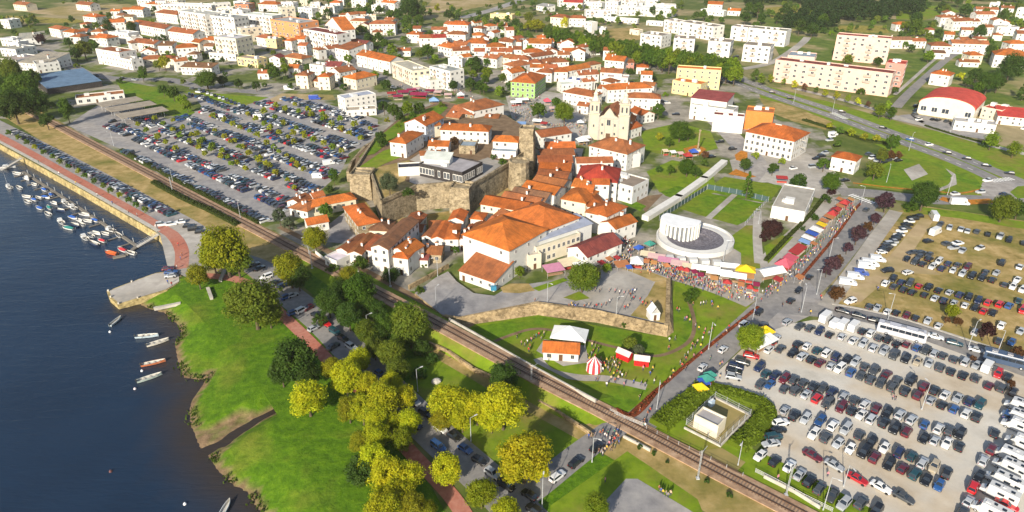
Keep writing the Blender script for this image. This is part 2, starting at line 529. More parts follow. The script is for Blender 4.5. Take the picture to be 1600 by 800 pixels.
def dashes(name, pts, width, z, m, off=0.0, on=3.0, gap=4.0):
    L = smooth_line([P(x, y, 0) for x, y in pts], 20)
    L = offset_line(L, off)
    mb = MB()
    acc, k = 0.0, 0
    Z = Vector((0, 0, z))
    for i in range(len(L) - 1):
        seg = (L[i + 1] - L[i]).length
        n = max(1, int(seg / 0.5))
        for j in range(n):
            if (acc % (on + gap)) < on:
                p, q = L[i].lerp(L[i + 1], j / n), L[i].lerp(L[i + 1], (j + 1) / n)
                t = (q - p).normalized()
                s = Vector((-t.y, t.x, 0)) * width / 2
                mb.face([p - s + Z, q - s + Z, q + s + Z, p + s + Z])
            acc += seg / n
    o = mb.obj(name, m)
    o['kind'] = 'structure'
    return o
# ================================================================ THE SETTING
def seg_dist(p, a, b):
    ab, ap = b - a, p - a
    t = max(0, min(1, ap.dot(ab) / max(ab.dot(ab), 1e-9)))
    return (ap - ab * t).length
def line_dist(p, L):
    return min(seg_dist(p, L[i], L[i + 1]) for i in range(len(L) - 1))
def inside(p, poly):
    c = False
    n = len(poly)
    for i in range(n):
        a, b = poly[i], poly[(i + 1) % n]
        if (a.y > p.y) != (b.y > p.y) and p.x < (b.x - a.x) * (p.y - a.y) / (b.y - a.y) + a.x:
            c = not c
    return c
def v2(p):
    return Vector((p[0], p[1]))
WATER_Z = -3.0
quayA = P(0, 225) - E1 * 1800
quay_px = [(0, 225), (125, 294), (250, 366), (266, 390)]
bank_px = [(268, 402), (285, 425), (305, 448), (345, 480), (395, 530), (430, 575), (452, 620), (475, 665), (505, 705), (530, 750), (560, 810), (600, 880)]
bank = [P(x, y) for x, y in bank_px]
bank.append(bank[-1] + Vector((40, -60, 0)))
land = [quayA] + [P(x, y) for x, y in quay_px] + bank + [Vector((200, -900, 0)), Vector((3500, -900, 0)), Vector((3500, 5000, 0)), Vector((-3500, 5000, 0)), Vector((-3500, 2300, 0))]
poly_sheet('ground', [(p.x, p.y) for p in land], -0.06, G_FIELD, px=False, skirt=5.0)

# ---- marsh below the park, with the creek that drains it
S_px = [(248, 452), (222, 462), (216, 470), (232, 480), (262, 488), (284, 508), (289, 526), (277, 534), (281, 560), (291, 588), (316, 592), (330, 584), (322, 600), (305, 624), (299, 640), (303, 664),
        (318, 700), (330, 712), (345, 733), (368, 755), (392, 766), (405, 790), (425, 812), (450, 860)]
Sl = [v2(P(x, y, WATER_Z)) for x, y in S_px]
Lb = [v2(p) for p in bank]
creek = [v2(P(x, y, WATER_Z)) for x, y in [(285, 722), (318, 708), (352, 690), (378, 672), (402, 656), (434, 640)]]
spits = [[v2(P(x, y, WATER_Z)) for x, y in q] for q in ([(303, 660), (330, 668), (385, 645), (395, 652), (350, 686), (310, 706), (304, 690)], [(308, 714), (346, 702), (352, 730), (362, 748), (340, 740)], [(218, 470), (262, 488), (290, 512), (270, 500), (240, 490)],
         [(283, 590), (330, 583), (326, 600), (305, 622), (296, 610)])]
marsh_poly = Sl + [v2(P(450, 900, 0))] + list(reversed(Lb))
land_side = Sl + [v2(P(470, 900)), Vector((300, -200)), Vector((300, 400)), v2(P(330, 420))]
mv, mf, mudv = [], [], []
cell = 1.25
x0, x1 = -155, -15
y0, y1 = 70, 232
nx, ny = int((x1 - x0) / cell), int((y1 - y0) / cell)
idx = {}
for j in range(ny + 1):
    for i in range(nx + 1):
        p = Vector((x0 + i * cell, y0 + j * cell))
        dS, dL = line_dist(p, Sl), line_dist(p, Lb)
        ins = inside(p, land_side)
        inl = inside(p, [v2(q) for q in land])
        if inl and dL > 4 or (not ins and not inl and dS > 24):
            continue
        nz = noise.noise(Vector((p.x * 0.12, p.y * 0.12, 0)))
        nf = noise.noise(Vector((p.x * 0.5, p.y * 0.5, 3)))
        if inl:
            z = -0.25
        elif ins:
            t = dS / (dS + dL + 0.01)
            z = -2.95 + 2.85 * (1 - (1 - t) ** 2.3) + 0.25 * nz * min(1, dS / 4) * min(1, dL / 4) + 0.08 * nf * min(1, dS / 2)
        else:
            z = -2.95 - 0.10 * dS
        m = 1.0 if not ins else max(0.0, min(1.0, (1.3 + 1.6 * nf - dS) / 1.2))
        for sp in spits:
            if inside(p, sp):
                m = max(m, min(1, 0.8 + nf))
                z = min(z, -2.8 + 0.12 * nf)
        dC = line_dist(p, creek)
        wC = 1.0 + 0.7 * noise.noise(Vector((p.x * .18, p.y * .18, 9))) + 0.5 * nf
        wC *= max(.25, min(1, (p - creek[-1]).length / 14))
        if dC < 14 and not inl:
            z = min(z, -3.35 + max(0, dC - wC) * 0.55)
            m = max(m, max(0.0, min(1.0, (wC + 2.0 + 1.5 * nf - dC) / 1.2)))
        idx[(i, j)] = len(mv)
        mv.append((p.x, p.y, z))
        mudv.append(m)
for j in range(ny):
    for i in range(nx):
        k = [idx.get(q) for q in ((i, j), (i + 1, j), (i + 1, j + 1), (i, j + 1))]
        if None not in k:
            mf.append(k)
def marsh_mat():
    m, nt, b = newmat('marsh_grass')
    c = coords(nt, 'Object')
    n1 = N(nt, 'ShaderNodeTexNoise', i_Scale=0.45, i_Detail=7, i_Roughness=0.72)
    nt.links.new(c, n1.inputs['Vector'])
    n2 = N(nt, 'ShaderNodeTexNoise', i_Scale=0.07, i_Detail=4)
    nt.links.new(c, n2.inputs['Vector'])
    g1 = ramp(nt, n1.outputs['Fac'], [(0.3, (0.042, 0.100, 0.002)), (0.5, (0.078, 0.168, 0.003)), (0.7, (0.135, 0.24, 0.006))])
    g2 = ramp(nt, n1.outputs['Fac'], [(0.3, (0.10, 0.14, 0.008)), (0.7, (0.22, 0.23, 0.03))])
    f = N(nt, 'ShaderNodeMapRange', **{'i_From Min': 0.52, 'i_From Max': 0.78})
    nt.links.new(n2.outputs['Fac'], f.inputs['Value'])
    g = mixc(nt, f.outputs['Result'], g1, g2)
    mud = ramp(nt, n1.outputs['Fac'], [(0.3, (0.15, 0.095, 0.05)), (0.6, (0.29, 0.195, 0.11)), (0.75, (0.38, 0.28, 0.17))])
    a = N(nt, 'ShaderNodeAttribute', attribute_name='mud')
    nt.links.new(mixc(nt, a.outputs['Fac'], g, mud), b.inputs['Base Color'])
    b.inputs['Roughness'].default_value = 0.85
    b.inputs['Specular IOR Level'].default_value = 0.2
    bp = N(nt, 'ShaderNodeBump', i_Strength=0.7, i_Distance=0.6)
    nt.links.new(n1.outputs['Fac'], bp.inputs['Height'])
    nt.links.new(bp.outputs['Normal'], b.inputs['Normal'])
    return m
me = bpy.data.meshes.new('marsh')
me.from_pydata(mv, [], mf)
at = me.attributes.new('mud', 'FLOAT', 'POINT')
at.data.foreach_set('value', mudv)
me.materials.append(marsh_mat())
me.polygons.foreach_set('use_smooth', [True] * len(mf))
o = link('marsh_meadow', me)
o['kind'] = 'structure'

# ---- reeds and rank grass along the water's edge
rr = random.Random(12)
mb = MB()
for i in range(len(Sl) - 1):
    a, b = Sl[i], Sl[i + 1]
    L_ = (b - a).length
    if L_ < .1 or i > 22:
        continue
    t = (b - a) / L_
    for _ in range(int(L_ * 9)):
        u = rr.random()
        if noise.noise(Vector(((a.x + t.x * u * L_) * .25, a.y * .25, 7))) < -.08:
            continue
        p = a + t * (u * L_) + Vector((-t.y, t.x)) * (rr.gauss(.3, .8))
        h = rr.uniform(.4, 1.1)
        an = rr.uniform(0, 6.28)
        d = Vector((math.cos(an), math.sin(an), 0)) * rr.uniform(.15, .4)
        q = Vector((p.x, p.y, WATER_Z - .1))
        lean = Vector((rr.uniform(-.3, .3), rr.uniform(-.3, .3), h))
        mb.face([q - d, q + d, q + lean + d * .4, q + lean - d * .4])
c0 = Vector((Sl[8].x, Sl[8].y, WATER_Z))
mb.v = [(x - c0.x, y - c0.y, z - c0.z) for x, y, z in mb.v]
tag(mb.obj('shore_reeds', LEAF, None, (.075, .125, .012), loc=c0), 'ragged fringe of reeds where the marsh meets the river', 'reeds', None, 'stuff')
# ---- the river
def water_mat():
    m, nt, b = newmat('river_water')
    c = coords(nt, 'Object')
    a = N(nt, 'ShaderNodeAttribute', attribute_name='shallow')
    n0 = N(nt, 'ShaderNodeTexNoise', i_Scale=0.03, i_Detail=4)
    nt.links.new(c, n0.inputs['Vector'])
    deep = ramp(nt, n0.outputs['Fac'], [(0.3, (0.010, 0.024, 0.050)), (0.7, (0.014, 0.034, 0.070))])
    nt.links.new(mixc(nt, a.outputs['Fac'], deep, (0.042, 0.032, 0.024)), b.inputs['Base Color'])
    b.inputs['Roughness'].default_value = 0.12
    b.inputs['IOR'].default_value = 1.33
    mp = N(nt, 'ShaderNodeMapping')
    mp.inputs['Rotation'].default_value = (0, 0, rad(8))
    mp.inputs['Scale'].default_value = (0.22, 0.8, 1)
    nt.links.new(c, mp.inputs['Vector'])
    n1 = N(nt, 'ShaderNodeTexNoise', i_Scale=0.55, i_Detail=5, i_Roughness=0.6, i_Distortion=0.4)
    nt.links.new(mp.outputs[0], n1.inputs['Vector'])
    n2 = N(nt, 'ShaderNodeTexNoise', i_Scale=2.2, i_Detail=3, i_Roughness=0.6)
    nt.links.new(mp.outputs[0], n2.inputs['Vector'])
    ad = N(nt, 'ShaderNodeMath', operation='MULTIPLY_ADD')
    ad.inputs[1].default_value = 0.25
    nt.links.new(n2.outputs['Fac'], ad.inputs[0])
    nt.links.new(n1.outputs['Fac'], ad.inputs[2])
    bp = N(nt, 'ShaderNodeBump', i_Strength=0.4, i_Distance=0.6)
    nt.links.new(ad.outputs[0], bp.inputs['Height'])
    nt.links.new(bp.outputs['Normal'], b.inputs['Normal'])
    return m
wv, wf, sh, widx = [], [], [], {}
xs = [-3500, -1500, -700, -400] + [-300 + 6 * i for i in range(52)] + [60, 300]
ys = [-700, -200, 0, 40] + [60 + 5 * i for i in range(50)] + [330, 450, 700, 1200, 2500]
for j, y in enumerate(ys):
    for i, x in enumerate(xs):
        p = Vector((x, y))
        d = line_dist(p, Sl) if -200 < x < 20 and 30 < y < 260 else 99
        if y > 206:
            d += (y - 206) * 2
        if inside(p, land_side):
            d = 0
        s = max(0, 1 - d / 13.0)
        wv.append((x, y, WATER_Z))
        sh.append(s * s * (3 - 2 * s))
for j in range(len(ys) - 1):
    for i in range(len(xs) - 1):
        k = j * len(xs) + i
        wf.append((k, k + 1, k + len(xs) + 1, k + len(xs)))
me = bpy.data.meshes.new('river')
me.from_pydata(wv, [], wf)
me.attributes.new('shallow', 'FLOAT', 'POINT').data.foreach_set('value', sh)
me.materials.append(water_mat())
link('river', me)['kind'] = 'structure'

# ---- sheets of ground, each a little above the one below
sheet = poly_sheet
sheet('town_ground', [(0, 60), (100, 42), (240, 8), (620, 18), (700, 52), (860, 62), (1000, 95), (1160, 118), (1260, 160), (1345, 310), (1190, 470), (1050, 432), (940, 440), (640, 455), (480, 424), (400, 352), (90, 192), (0, 185)], 0.0, G_TOWN)
sheet('hill_ground', [(1180, 20), (1330, 50), (1470, 30), (1700, -20), (1720, 160), (1560, 175), (1430, 150), (1220, 90)], 0.0, G_HILL)
# fields far away
sheet('tan_field', [(660, 18), (680, -6), (760, -14), (790, 3), (735, 14), (705, 22)], 0.02, G_TAN)
sheet('sand_quarry', [(40, 18), (95, 10), (200, 6), (230, 14), (130, 26), (60, 22)], 0.02, G_TAN)
sheet('dry_terrace', [(10, 24), (120, 30), (140, 36), (60, 36), (5, 32)], 0.03, G_VINE)
sheet('vineyard', [(1308, 40), (1380, 40), (1392, 52), (1312, 50)], 0.03, G_VINE)
sheet('vine_slope', [(1195, 12), (1250, 8), (1256, 24), (1205, 28)], 0.03, G_VINE)
sheet('green_meadow', [(1400, 12), (1480, 8), (1500, 18), (1440, 32), (1400, 30)], 0.03, G_LAWN)
sheet('far_yard', [(905, 48), (1000, 42), (1005, 62), (960, 64), (920, 56)], 0.03, G_DRY)
# riverside: promenade, parking strip, dry bank, railway
strip('parking_strip', [(-120, 138), (0, 200), (120, 262), (230, 322), (300, 362), (330, 392)], 13, 0.02, G_ASPH, off=-1)
sheet('quay_apron', [(236, 350), (300, 350), (345, 372), (330, 415), (300, 438), (262, 418), (250, 366)], 0.03, G_PAVE)
strip('dry_bank', [(-60, 120), (60, 190), (150, 244), (280, 312), (400, 375), (470, 412)], 19, 0.0, G_DRY, off=-1)
strip('promenade', [(-120, 155), (0, 214), (125, 284), (245, 352), (272, 370), (284, 392), (283, 420)], 4.6, 0.05, G_BRICK)
strip('quay_coping', [(-120, 160.5), (0, 221.5), (125, 290.5), (248, 361)], 1.6, 0.10, CONC, thick=0.1)
# the big asphalt car park
sheet('asphalt_car_park', [(140, 172), (178, 150), (262, 186), (318, 170), (300, 146), (350, 162), (420, 150), (470, 148), (520, 165), (590, 186), (592, 214), (545, 240), (532, 270), (478, 318), (440, 345), (396, 348), (300, 296), (200, 238), (105, 196)], 0.02, G_ASPH)
sheet('green_wedge', [(180, 124), (262, 140), (305, 176), (285, 186), (225, 168), (190, 142)], 0.05, G_GRASS)
sheet('verge_meadow', [(285, 142), (420, 152), (380, 166), (320, 158)], 0.04, G_LAWN)
sheet('gravel_drive', [(400, 165), (440, 146), (520, 148), (525, 156), (450, 156)], 0.04, G_TAN)
# riverside avenue, its red footway, park
strip('park_lawn', [(420, 405), (500, 470), (560, 530), (650, 620), (740, 700), (800, 760), (860, 830)], 26, -0.02, MATS['marsh_grass'], off=13)
strip('river_lawn', [(330, 430), (430, 520), (500, 600), (560, 690), (600, 760), (640, 850)], 22, -0.03, MATS['marsh_grass'], off=-2)
strip('avenue', [(330, 396), (400, 416), (440, 452), (500, 500), (560, 560), (620, 620), (690, 688), (760, 750), (840, 830)], 9.5, 0.03, G_ROAD)
strip('red_footway', [(300, 430), (380, 440), (445, 496), (510, 560), (570, 625), (640, 705), (705, 775), (740, 830)], 3.6, 0.06, G_BRICK)
strip('crossing_lane', [(800, 790), (850, 752), (900, 712), (950, 676), (985, 652)], 6.2, 0.035, G_ROAD)
strip('market_road', [(985, 652), (1040, 605), (1100, 552), (1160, 498), (1210, 452), (1260, 404), (1310, 352), (1350, 312)], 8.0, 0.035, G_ROAD, off=-2.6)
strip('market_pavement', [(1196, 452), (1250, 398), (1300, 346), (1330, 314)], 7.5, 0.025, G_PAVE, off=6.5)
strip('tree_pavement', [(1290, 480), (1335, 420), (1370, 370), (1400, 330)], 5.0, 0.05, G_PAVE)
strip('side_road', [(1226, 462), (1262, 432), (1310, 378), (1352, 326)], 7.0, 0.03, G_ROAD, off=-4)
sheet('junction', [(1165, 492), (1205, 452), (1250, 425), (1300, 478), (1240, 505), (1195, 520)], 0.03, G_ASPH)
strip('lot_street', [(1190, 476), (1250, 482), (1330, 489), (1400, 506), (1500, 540), (1640, 590)], 8.5, 0.045, G_ROAD)
strip('lot_kerb', [(1300, 475), (1345, 483), (1410, 498), (1500, 527), (1640, 572)], 0.8, 0.15, CONC, thick=0.15)
# parking fields
sheet('gravel_car_park', [(1100, 600), (1160, 545), (1200, 512), (1270, 500), (1330, 498), (1420, 520), (1520, 556), (1640, 600), (1640, 820), (1420, 830), (1320, 790), (1225, 735), (1190, 712), (1215, 650), (1190, 628)], 0.02, G_GRAVEL)
sheet('grass_car_park', [(1400, 330), (1445, 322), (1600, 345), (1680, 350), (1680, 590), (1500, 527), (1400, 495), (1310, 475), (1340, 425)], 0.02, G_DRY)
sheet('field_track', [(1308, 470), (1340, 432), (1390, 400), (1440, 340), (1458, 345), (1425, 395), (1470, 430), (1400, 425), (1345, 472)], 0.04, G_TAN)
strip('field_verge', [(1410, 326), (1500, 336), (1600, 352), (1700, 360)], 8, 0.05, G_LAWN)
strip('rail_verge', [(1010, 668), (1100, 706), (1200, 752), (1300, 806), (1380, 850)], 9, 0.03, G_LAWN, off=3)
strip('south_verge', [(600, 463), (700, 515), (830, 585), (960, 652), (1100, 726), (1240, 798), (1400, 882)], 9.5, 0.015, G_DRY, off=-7.3)
sheet('fair_lawn', [(700, 500), (722, 510), (840, 492), (1040, 528), (1056, 430), (1130, 455), (1172, 478), (1165, 500), (985, 645), (870, 600), (790, 560)], 0.0, G_LAWN)
sheet('moat_lawn', [(735, 512), (842, 494), (1040, 526), (1052, 545), (1040, 556), (985, 542), (900, 522), (845, 516), (770, 530)], 0.03, G_GRASS)
sheet('east_lawn', [(1056, 446), (1088, 462), (1088, 505), (1062, 552), (1046, 540)], 0.03, G_GRASS)
sheet('bare_patch', [(1092, 704), (1128, 700), (1165, 722), (1150, 738), (1110, 728)], 0.06, G_TAN)
sheet('rail_lawn', [(840, 592), (1016, 607), (986, 641), (958, 640)], 0.03, G_GRASS)
strip('fair_path', [(840, 560), (860, 580), (905, 590), (950, 592), (1010, 605)], 2.6, 0.05, G_PAVE)
sheet('kiosk_apron', [(838, 548), (850, 530), (915, 540), (920, 566), (880, 572)], 0.05, G_PAVE)
strip('lawn_rill', [(745, 545), (800, 523), (838, 514), (880, 520), (930, 535), (985, 548), (1030, 556), (1075, 535), (1085, 505), (1076, 470)], 1.2, 0.06, G_SOIL)
sheet('rail_hollow', [(640, 560), (700, 560), (760, 600), (880, 660), (905, 690), (870, 740), (800, 740), (720, 680), (640, 600)], 0.01, G_LAWN)
sheet('south_lawn', [(860, 790), (980, 705), (1010, 725), (1090, 780), (1110, 830), (860, 830)], 0.02, G_LAWN)
sheet('small_yard', [(930, 800), (978, 748), (996, 748), (1086, 802), (1060, 840), (900, 840)], 0.05, G_ASPH)
# the plaza on the rampart, and paths
strip('market_street', [(925, 402), (985, 410), (1050, 425), (1120, 446), (1180, 470)], 11, 0.06, G_PAVE)
sheet('park_meadow', [(1010, 268), (1050, 250), (1112, 262), (1120, 300), (1080, 312), (1030, 300)], 0.06, G_LAWN)
sheet('round_square', [(1000, 205), (1060, 192), (1110, 205), (1122, 232), (1060, 246), (1010, 236)], 0.05, G_LAWN)
strip('hall_street', [(1120, 190), (1150, 220), (1180, 255), (1160, 285), (1130, 300)], 11, 0.05, G_ASPH)
sheet('hall_square', [(1140, 250), (1240, 228), (1300, 262), (1330, 300), (1280, 310), (1200, 285), (1150, 285)], 0.04, G_PAVE)
sheet('sports_lawn', [(1062, 326), (1098, 300), (1192, 318), (1180, 338), (1152, 352), (1100, 338)], 0.06, G_GRASS)
sheet('sports_lawn_beyond', [(1098, 298), (1132, 276), (1222, 290), (1205, 312), (1190, 316)], 0.055, G_GRASS)
strip('garden_path', [(1106, 342), (1128, 322), (1148, 304)], 2.5, 0.09, G_PAVE)
sheet('museum_garden', [(1138, 372), (1166, 352), (1184, 352), (1188, 420), (1140, 414)], 0.05, G_LAWN)
strip('museum_path', [(1184, 330), (1183, 370), (1186, 412)], 3.2, 0.08, G_PAVE)
sheet('hall_garden', [(1194, 385), (1222, 368), (1240, 370), (1200, 412)], 0.05, G_LAWN)
sheet('museum_wedge', [(950, 305), (985, 311), (1010, 322), (1000, 330)], 0.08, G_GRASS)
sheet('museum_terrace', [(985, 309), (1036, 303), (1008, 332), (1004, 322)], 0.07, G_SOIL)
sheet('wedge_lawn', [(1032, 300), (1060, 290), (1076, 296), (1058, 312), (1040, 306)], 0.09, G_GRASS)
# main avenue and roundabout to the north east
sheet('avenue_verge', [(1180, 130), (1300, 160), (1420, 195), (1620, 240), (1640, 320), (1520, 305), (1420, 300), (1340, 290), (1400, 240), (1300, 195), (1190, 158)], 0.01, G_LAWN)
strip('avenue_near_lane', [(1110, 114), (1190, 145), (1300, 182), (1400, 219), (1470, 244), (1525, 267), (1560, 284)], 7.5, 0.06, G_ROAD)
strip('avenue_far_lane', [(1118, 108), (1200, 139.5), (1300, 172), (1400, 209), (1470, 233), (1530, 257), (1600, 286)], 7.5, 0.06, G_ROAD)
dashes('lane_marking', [(1120, 118), (1190, 146), (1300, 182), (1400, 220), (1470, 245), (1525, 268)], 0.3, 0.075, WHITEP)
dashes('far_lane_marking', [(1118, 108), (1200, 139.5), (1300, 172), (1400, 209), (1470, 233), (1530, 257)], 0.3, 0.075, WHITEP)
sheet('dry_field', [(1185, 152), (1240, 167), (1300, 190), (1290, 203), (1240, 190), (1200, 174)], 0.03, G_DRY)
strip('service_road', [(1240, 138), (1330, 160), (1440, 195), (1540, 225), (1640, 250)], 5, 0.05, G_PAVE)
strip('cross_road', [(1310, 300), (1370, 303), (1450, 312), (1530, 312), (1600, 318), (1700, 322)], 10, 0.065, G_ROAD)
sheet('roundabout_apron', [(1535, 285), (1560, 280), (1640, 282), (1640, 325), (1545, 318), (1530, 300)], 0.055, G_ASPH)
sheet('roundabout_island', [(1578, 300), (1590, 291), (1620, 289), (1640, 300), (1620, 309), (1590, 310)], 0.1, G_GRASS)
strip('east_loop', [(1470, 262), (1490, 275), (1487, 290), (1460, 298)], 3, 0.07, G_PAVE)
sheet('town_lawn', [(1345, 286), (1405, 246), (1470, 255), (1488, 275), (1470, 290), (1420, 293)], 0.07, G_GRASS)
sheet('lawn_east_of_loop', [(1492, 262), (1522, 275), (1535, 292), (1500, 300), (1470, 298), (1495, 288)], 0.08, G_GRASS)
strip('flower_border', [(1333, 286), (1400, 294), (1450, 298), (1500, 302), (1532, 296)], 1.2, 0.085, G_ORANGE)
strip('orange_border', [(1470, 310), (1500, 316), (1552, 314)], 5, 0.09, G_ORANGE)
strip('hill_road', [(1400, 168), (1418, 148), (1450, 118), (1480, 92), (1500, 80)], 6, 0.06, G_ROAD)
strip('hill_pavement', [(1398, 148), (1430, 120), (1462, 92), (1490, 78)], 2.5, 0.07, G_PAVE)
strip('sports_forecourt', [(1410, 190), (1440, 185), (1500, 205), (1560, 215)], 16, 0.045, G_ASPH)
strip('estate_road', [(1160, 108), (1210, 96), (1250, 70), (1262, 58)], 7, 0.05, G_PAVE)
strip('garden_strip', [(1215, 118), (1300, 136), (1395, 152)], 8, 0.04, G_LAWN)
# north west streets
strip('north_street', [(40, 72), (80, 82), (108, 100), (140, 116), (200, 124), (262, 124), (310, 135), (420, 146)], 9, 0.05, G_ROAD)
strip('apartment_street', [(400, 70), (440, 80), (520, 88), (570, 110), (640, 138), (680, 150)], 9, 0.05, G_ROAD)
strip('station_road', [(720, 28), (760, 18), (800, 5), (850, -14)], 14, 0.05, G_ASPH)
strip('lane', [(905, 232), (898, 255), (886, 280), (868, 302), (842, 322), (818, 335)], 4.5, 0.05, G_PAVE)
sheet('church_square', [(790, 150), (850, 142), (905, 150), (918, 200), (905, 225), (840, 200), (800, 185)], 0.06, G_PAVE)
sheet('castle_slope', [(560, 300), (595, 345), (735, 325), (800, 288), (830, 290), (760, 318), (700, 352), (600, 372), (560, 330)], 0.05, G_DRY)
sheet('shade_yard', [(512, 352), (540, 330), (548, 362), (560, 372), (545, 382), (515, 378)], 0.06, G_ASPH)

# ---- zebra crossings
def zebra(a, b, n, L, name='zebra_crossing'):
    A, B = P(*a), P(*b)
    t = (B - A).normalized()
    s = Vector((-t.y, t.x, 0))
    mb = MB()
    for k in range(n):
        c = A.lerp(B, (k + .5) / n)
        h = (B - A).length / n * 0.28
        mb.face([c - t * h - s * L / 2, c + t * h - s * L / 2, c + t * h + s * L / 2, c - t * h + s * L / 2])
    for i, v in enumerate(mb.v):
        mb.v[i] = (v[0], v[1], 0.085)
    o = mb.obj(name, WHITEP)
    o['kind'] = 'structure'
zebra((1328, 304), (1366, 318), 9, 3.6)
zebra((1548, 283), (1582, 279), 8, 3.6)
zebra((1300, 176), (1322, 186), 7, 4)

# ---- railway: ballast bed, two rails, sleepers
rail_px = [(-100, 102), (90, 197), (245, 278), (400, 358.5), (550, 437), (700, 515), (830, 585), (960, 652), (1100, 726), (1240, 798), (1400, 882)]
track = root('railway_track', P(700, 515))
tag(track, 'single railway track on rusty brown ballast running beside the old town', 'railway')
def under(o, r):
    o.parent = r
    o.matrix_parent_inverse = Matrix.Translation(-r.location)
    if 'kind' in o and o['kind'] == 'structure':
        del o['kind']
    return o
def rail_z(x):                                     # the line runs on a low embankment past the sunken fair lawn
    f = lambda a, b: max(0, min(1, (x - a) / (b - a)))
    s = f(470, 620) * (1 - f(880, 960))
    return 2.6 * s * s * (3 - 2 * s)
rl = []
for k in range(len(rail_px) - 1):
    for q in range(8):
        x = rail_px[k][0] + (rail_px[k + 1][0] - rail_px[k][0]) * q / 8
        y = rail_px[k][1] + (rail_px[k + 1][1] - rail_px[k][1]) * q / 8
        rl.append(P(x, y, rail_z(x)))
def rail_strip(name, width, z, m, off=0.0, thick=0.2):
    a, b = offset_line(rl, off + width / 2), offset_line(rl, off - width / 2)
    mb = MB()
    Z, T = Vector((0, 0, z)), Vector((0, 0, thick))
    for k in range(len(rl) - 1):
        mb.face([b[k] + Z, b[k + 1] + Z, a[k + 1] + Z, a[k] + Z])
        mb.face([b[k] + Z - T, b[k + 1] + Z - T, b[k + 1] + Z, b[k] + Z])
        mb.face([a[k] + Z, a[k + 1] + Z, a[k + 1] + Z - T, a[k] + Z - T])
    return mb.obj(name, m)
mb = MB()
near0, near1 = offset_line(rl, -6.5), offset_line(rl, -2.6)
far0, far1 = offset_line(rl, 7.6), offset_line(rl, 3.1)
for k in range(len(rl) - 1):
    if rl[k].z > .05 or rl[k + 1].z > .05:
        a, b, c, d = near0[k].copy(), near0[k + 1].copy(), near1[k + 1], near1[k]
        a.z = b.z = -.1
        mb.face([a, b, c, d])
        mb.face([d, c, far1[k + 1], far1[k]])
        c, d = far0[k + 1].copy(), far0[k].copy()
        c.z = d.z = -.1
        mb.face([far1[k], far1[k + 1], c, d], 2)
o = mb.obj('embankment', [G_LAWN, RAMPART, G_GRASS])
o['kind'] = 'structure'
under(rail_strip('ballast', 5.4, 0.30, G_BALLAST, thick=0.4), track)
RUST = plain('rusty_rail', (0.10, 0.055, 0.035), 0.55, 0.4, 0.4)
for s in (-0.87, 0.87):
    under(rail_strip('rail', 0.16, 0.52, RUST, s), track)
L = rl
mb = MB()
acc = 0
for i in range(len(L) - 1):
    seg = L[i + 1] - L[i]
    t = seg.normalized()
    while acc < seg.length:
        c = L[i] + t * acc
        if -60 < Q(c)[0] < 1330:
            M = Matrix.Translation(c) @ Matrix.Rotation(math.atan2(t.y, t.x), 4, 'Z')
            mb.box(0, 0, 0.33, 0.28, 2.7, 0.08, 0, M)
        acc += 0.7
    acc -= seg.length
sl = under(mb.obj('sleepers', plain('sleeper_timber', (0.2, 0.14, 0.10), 0.9)), track)
sl['kind'] = 'stuff'
strip('rail_path', [(420, 360), (520, 412), (640, 478), (720, 520)], 2.5, 0.04, G_SOIL, off=4.5)

# ---- quay wall, pier
qa, qb, qc = P(-300, 72), P(250, 366), P(266, 390)
mb = MB()
pl = [quayA + E1 * 1200, P(0, 225), P(125, 294), P(250, 366), P(266, 390), P(270, 404)]
out = offset_line(pl, -0.35)
for k in range(len(pl) - 1):
    a, b, c, d = out[k], out[k + 1], pl[k + 1], pl[k]
    lo = Vector((0, 0, -5))
    bt = Vector((0, 0, 0.02))
    off = Vector((E2.x, E2.y, 0)) * -0.5
    mb.face([a + lo + off, b + lo + off, b + bt, a + bt])
    mb.face([a + bt, b + bt, c + bt, d + bt])
o = mb.obj('quay_wall', QUAY)
base = P(125, 294)
o.data.transform(Matrix.Translation(-base))
o.location = base
tag(o, 'long yellowish stone quay wall between promenade and moored boats', 'quay wall')
tip = [(245, 427), (205, 439), (166, 453), (170, 463), (183, 474), (215, 466), (262, 455), (285, 442), (283, 425)]
pw = [P(x, y, -0.8) for x, y in tip]
c = P(225, 448, -0.8)
zt = lambda p: -1.25 + 1.15 * max(0, min(1, (Q(p)[0] - 190) / 80))
r = root('stone_pier', Vector((c.x, c.y, -3)))
tag(r, 'stone slipway pier jutting into the river beside the green marsh', 'pier')
mb = MB()
mb.prism([p - r.location for p in pw], -1.5, lambda q: zt(Vector(q) + r.location) + 3 - 0.04)
mb.obj('pier_wall', QUAY, r)
mb = MB()
ctr = sum((p - r.location for p in pw), Vector()) / len(pw)
inn = [ctr + ((p - r.location) - ctr) * 0.93 for p in pw]
mb.face([Vector((q.x, q.y, zt(q + r.location) + 3 + 0.02)) for q in inn])
mb.obj('pier_deck', G_PAVE, r)
for p in pw[1:6]:
    mb = MB()
    q = ctr + ((p - r.location) - ctr) * 0.95
    mb.box(q.x, q.y, zt(p) + 3.25, 0.5, 0.5, 0.6)
    mb.obj('bollard', CONC, r)
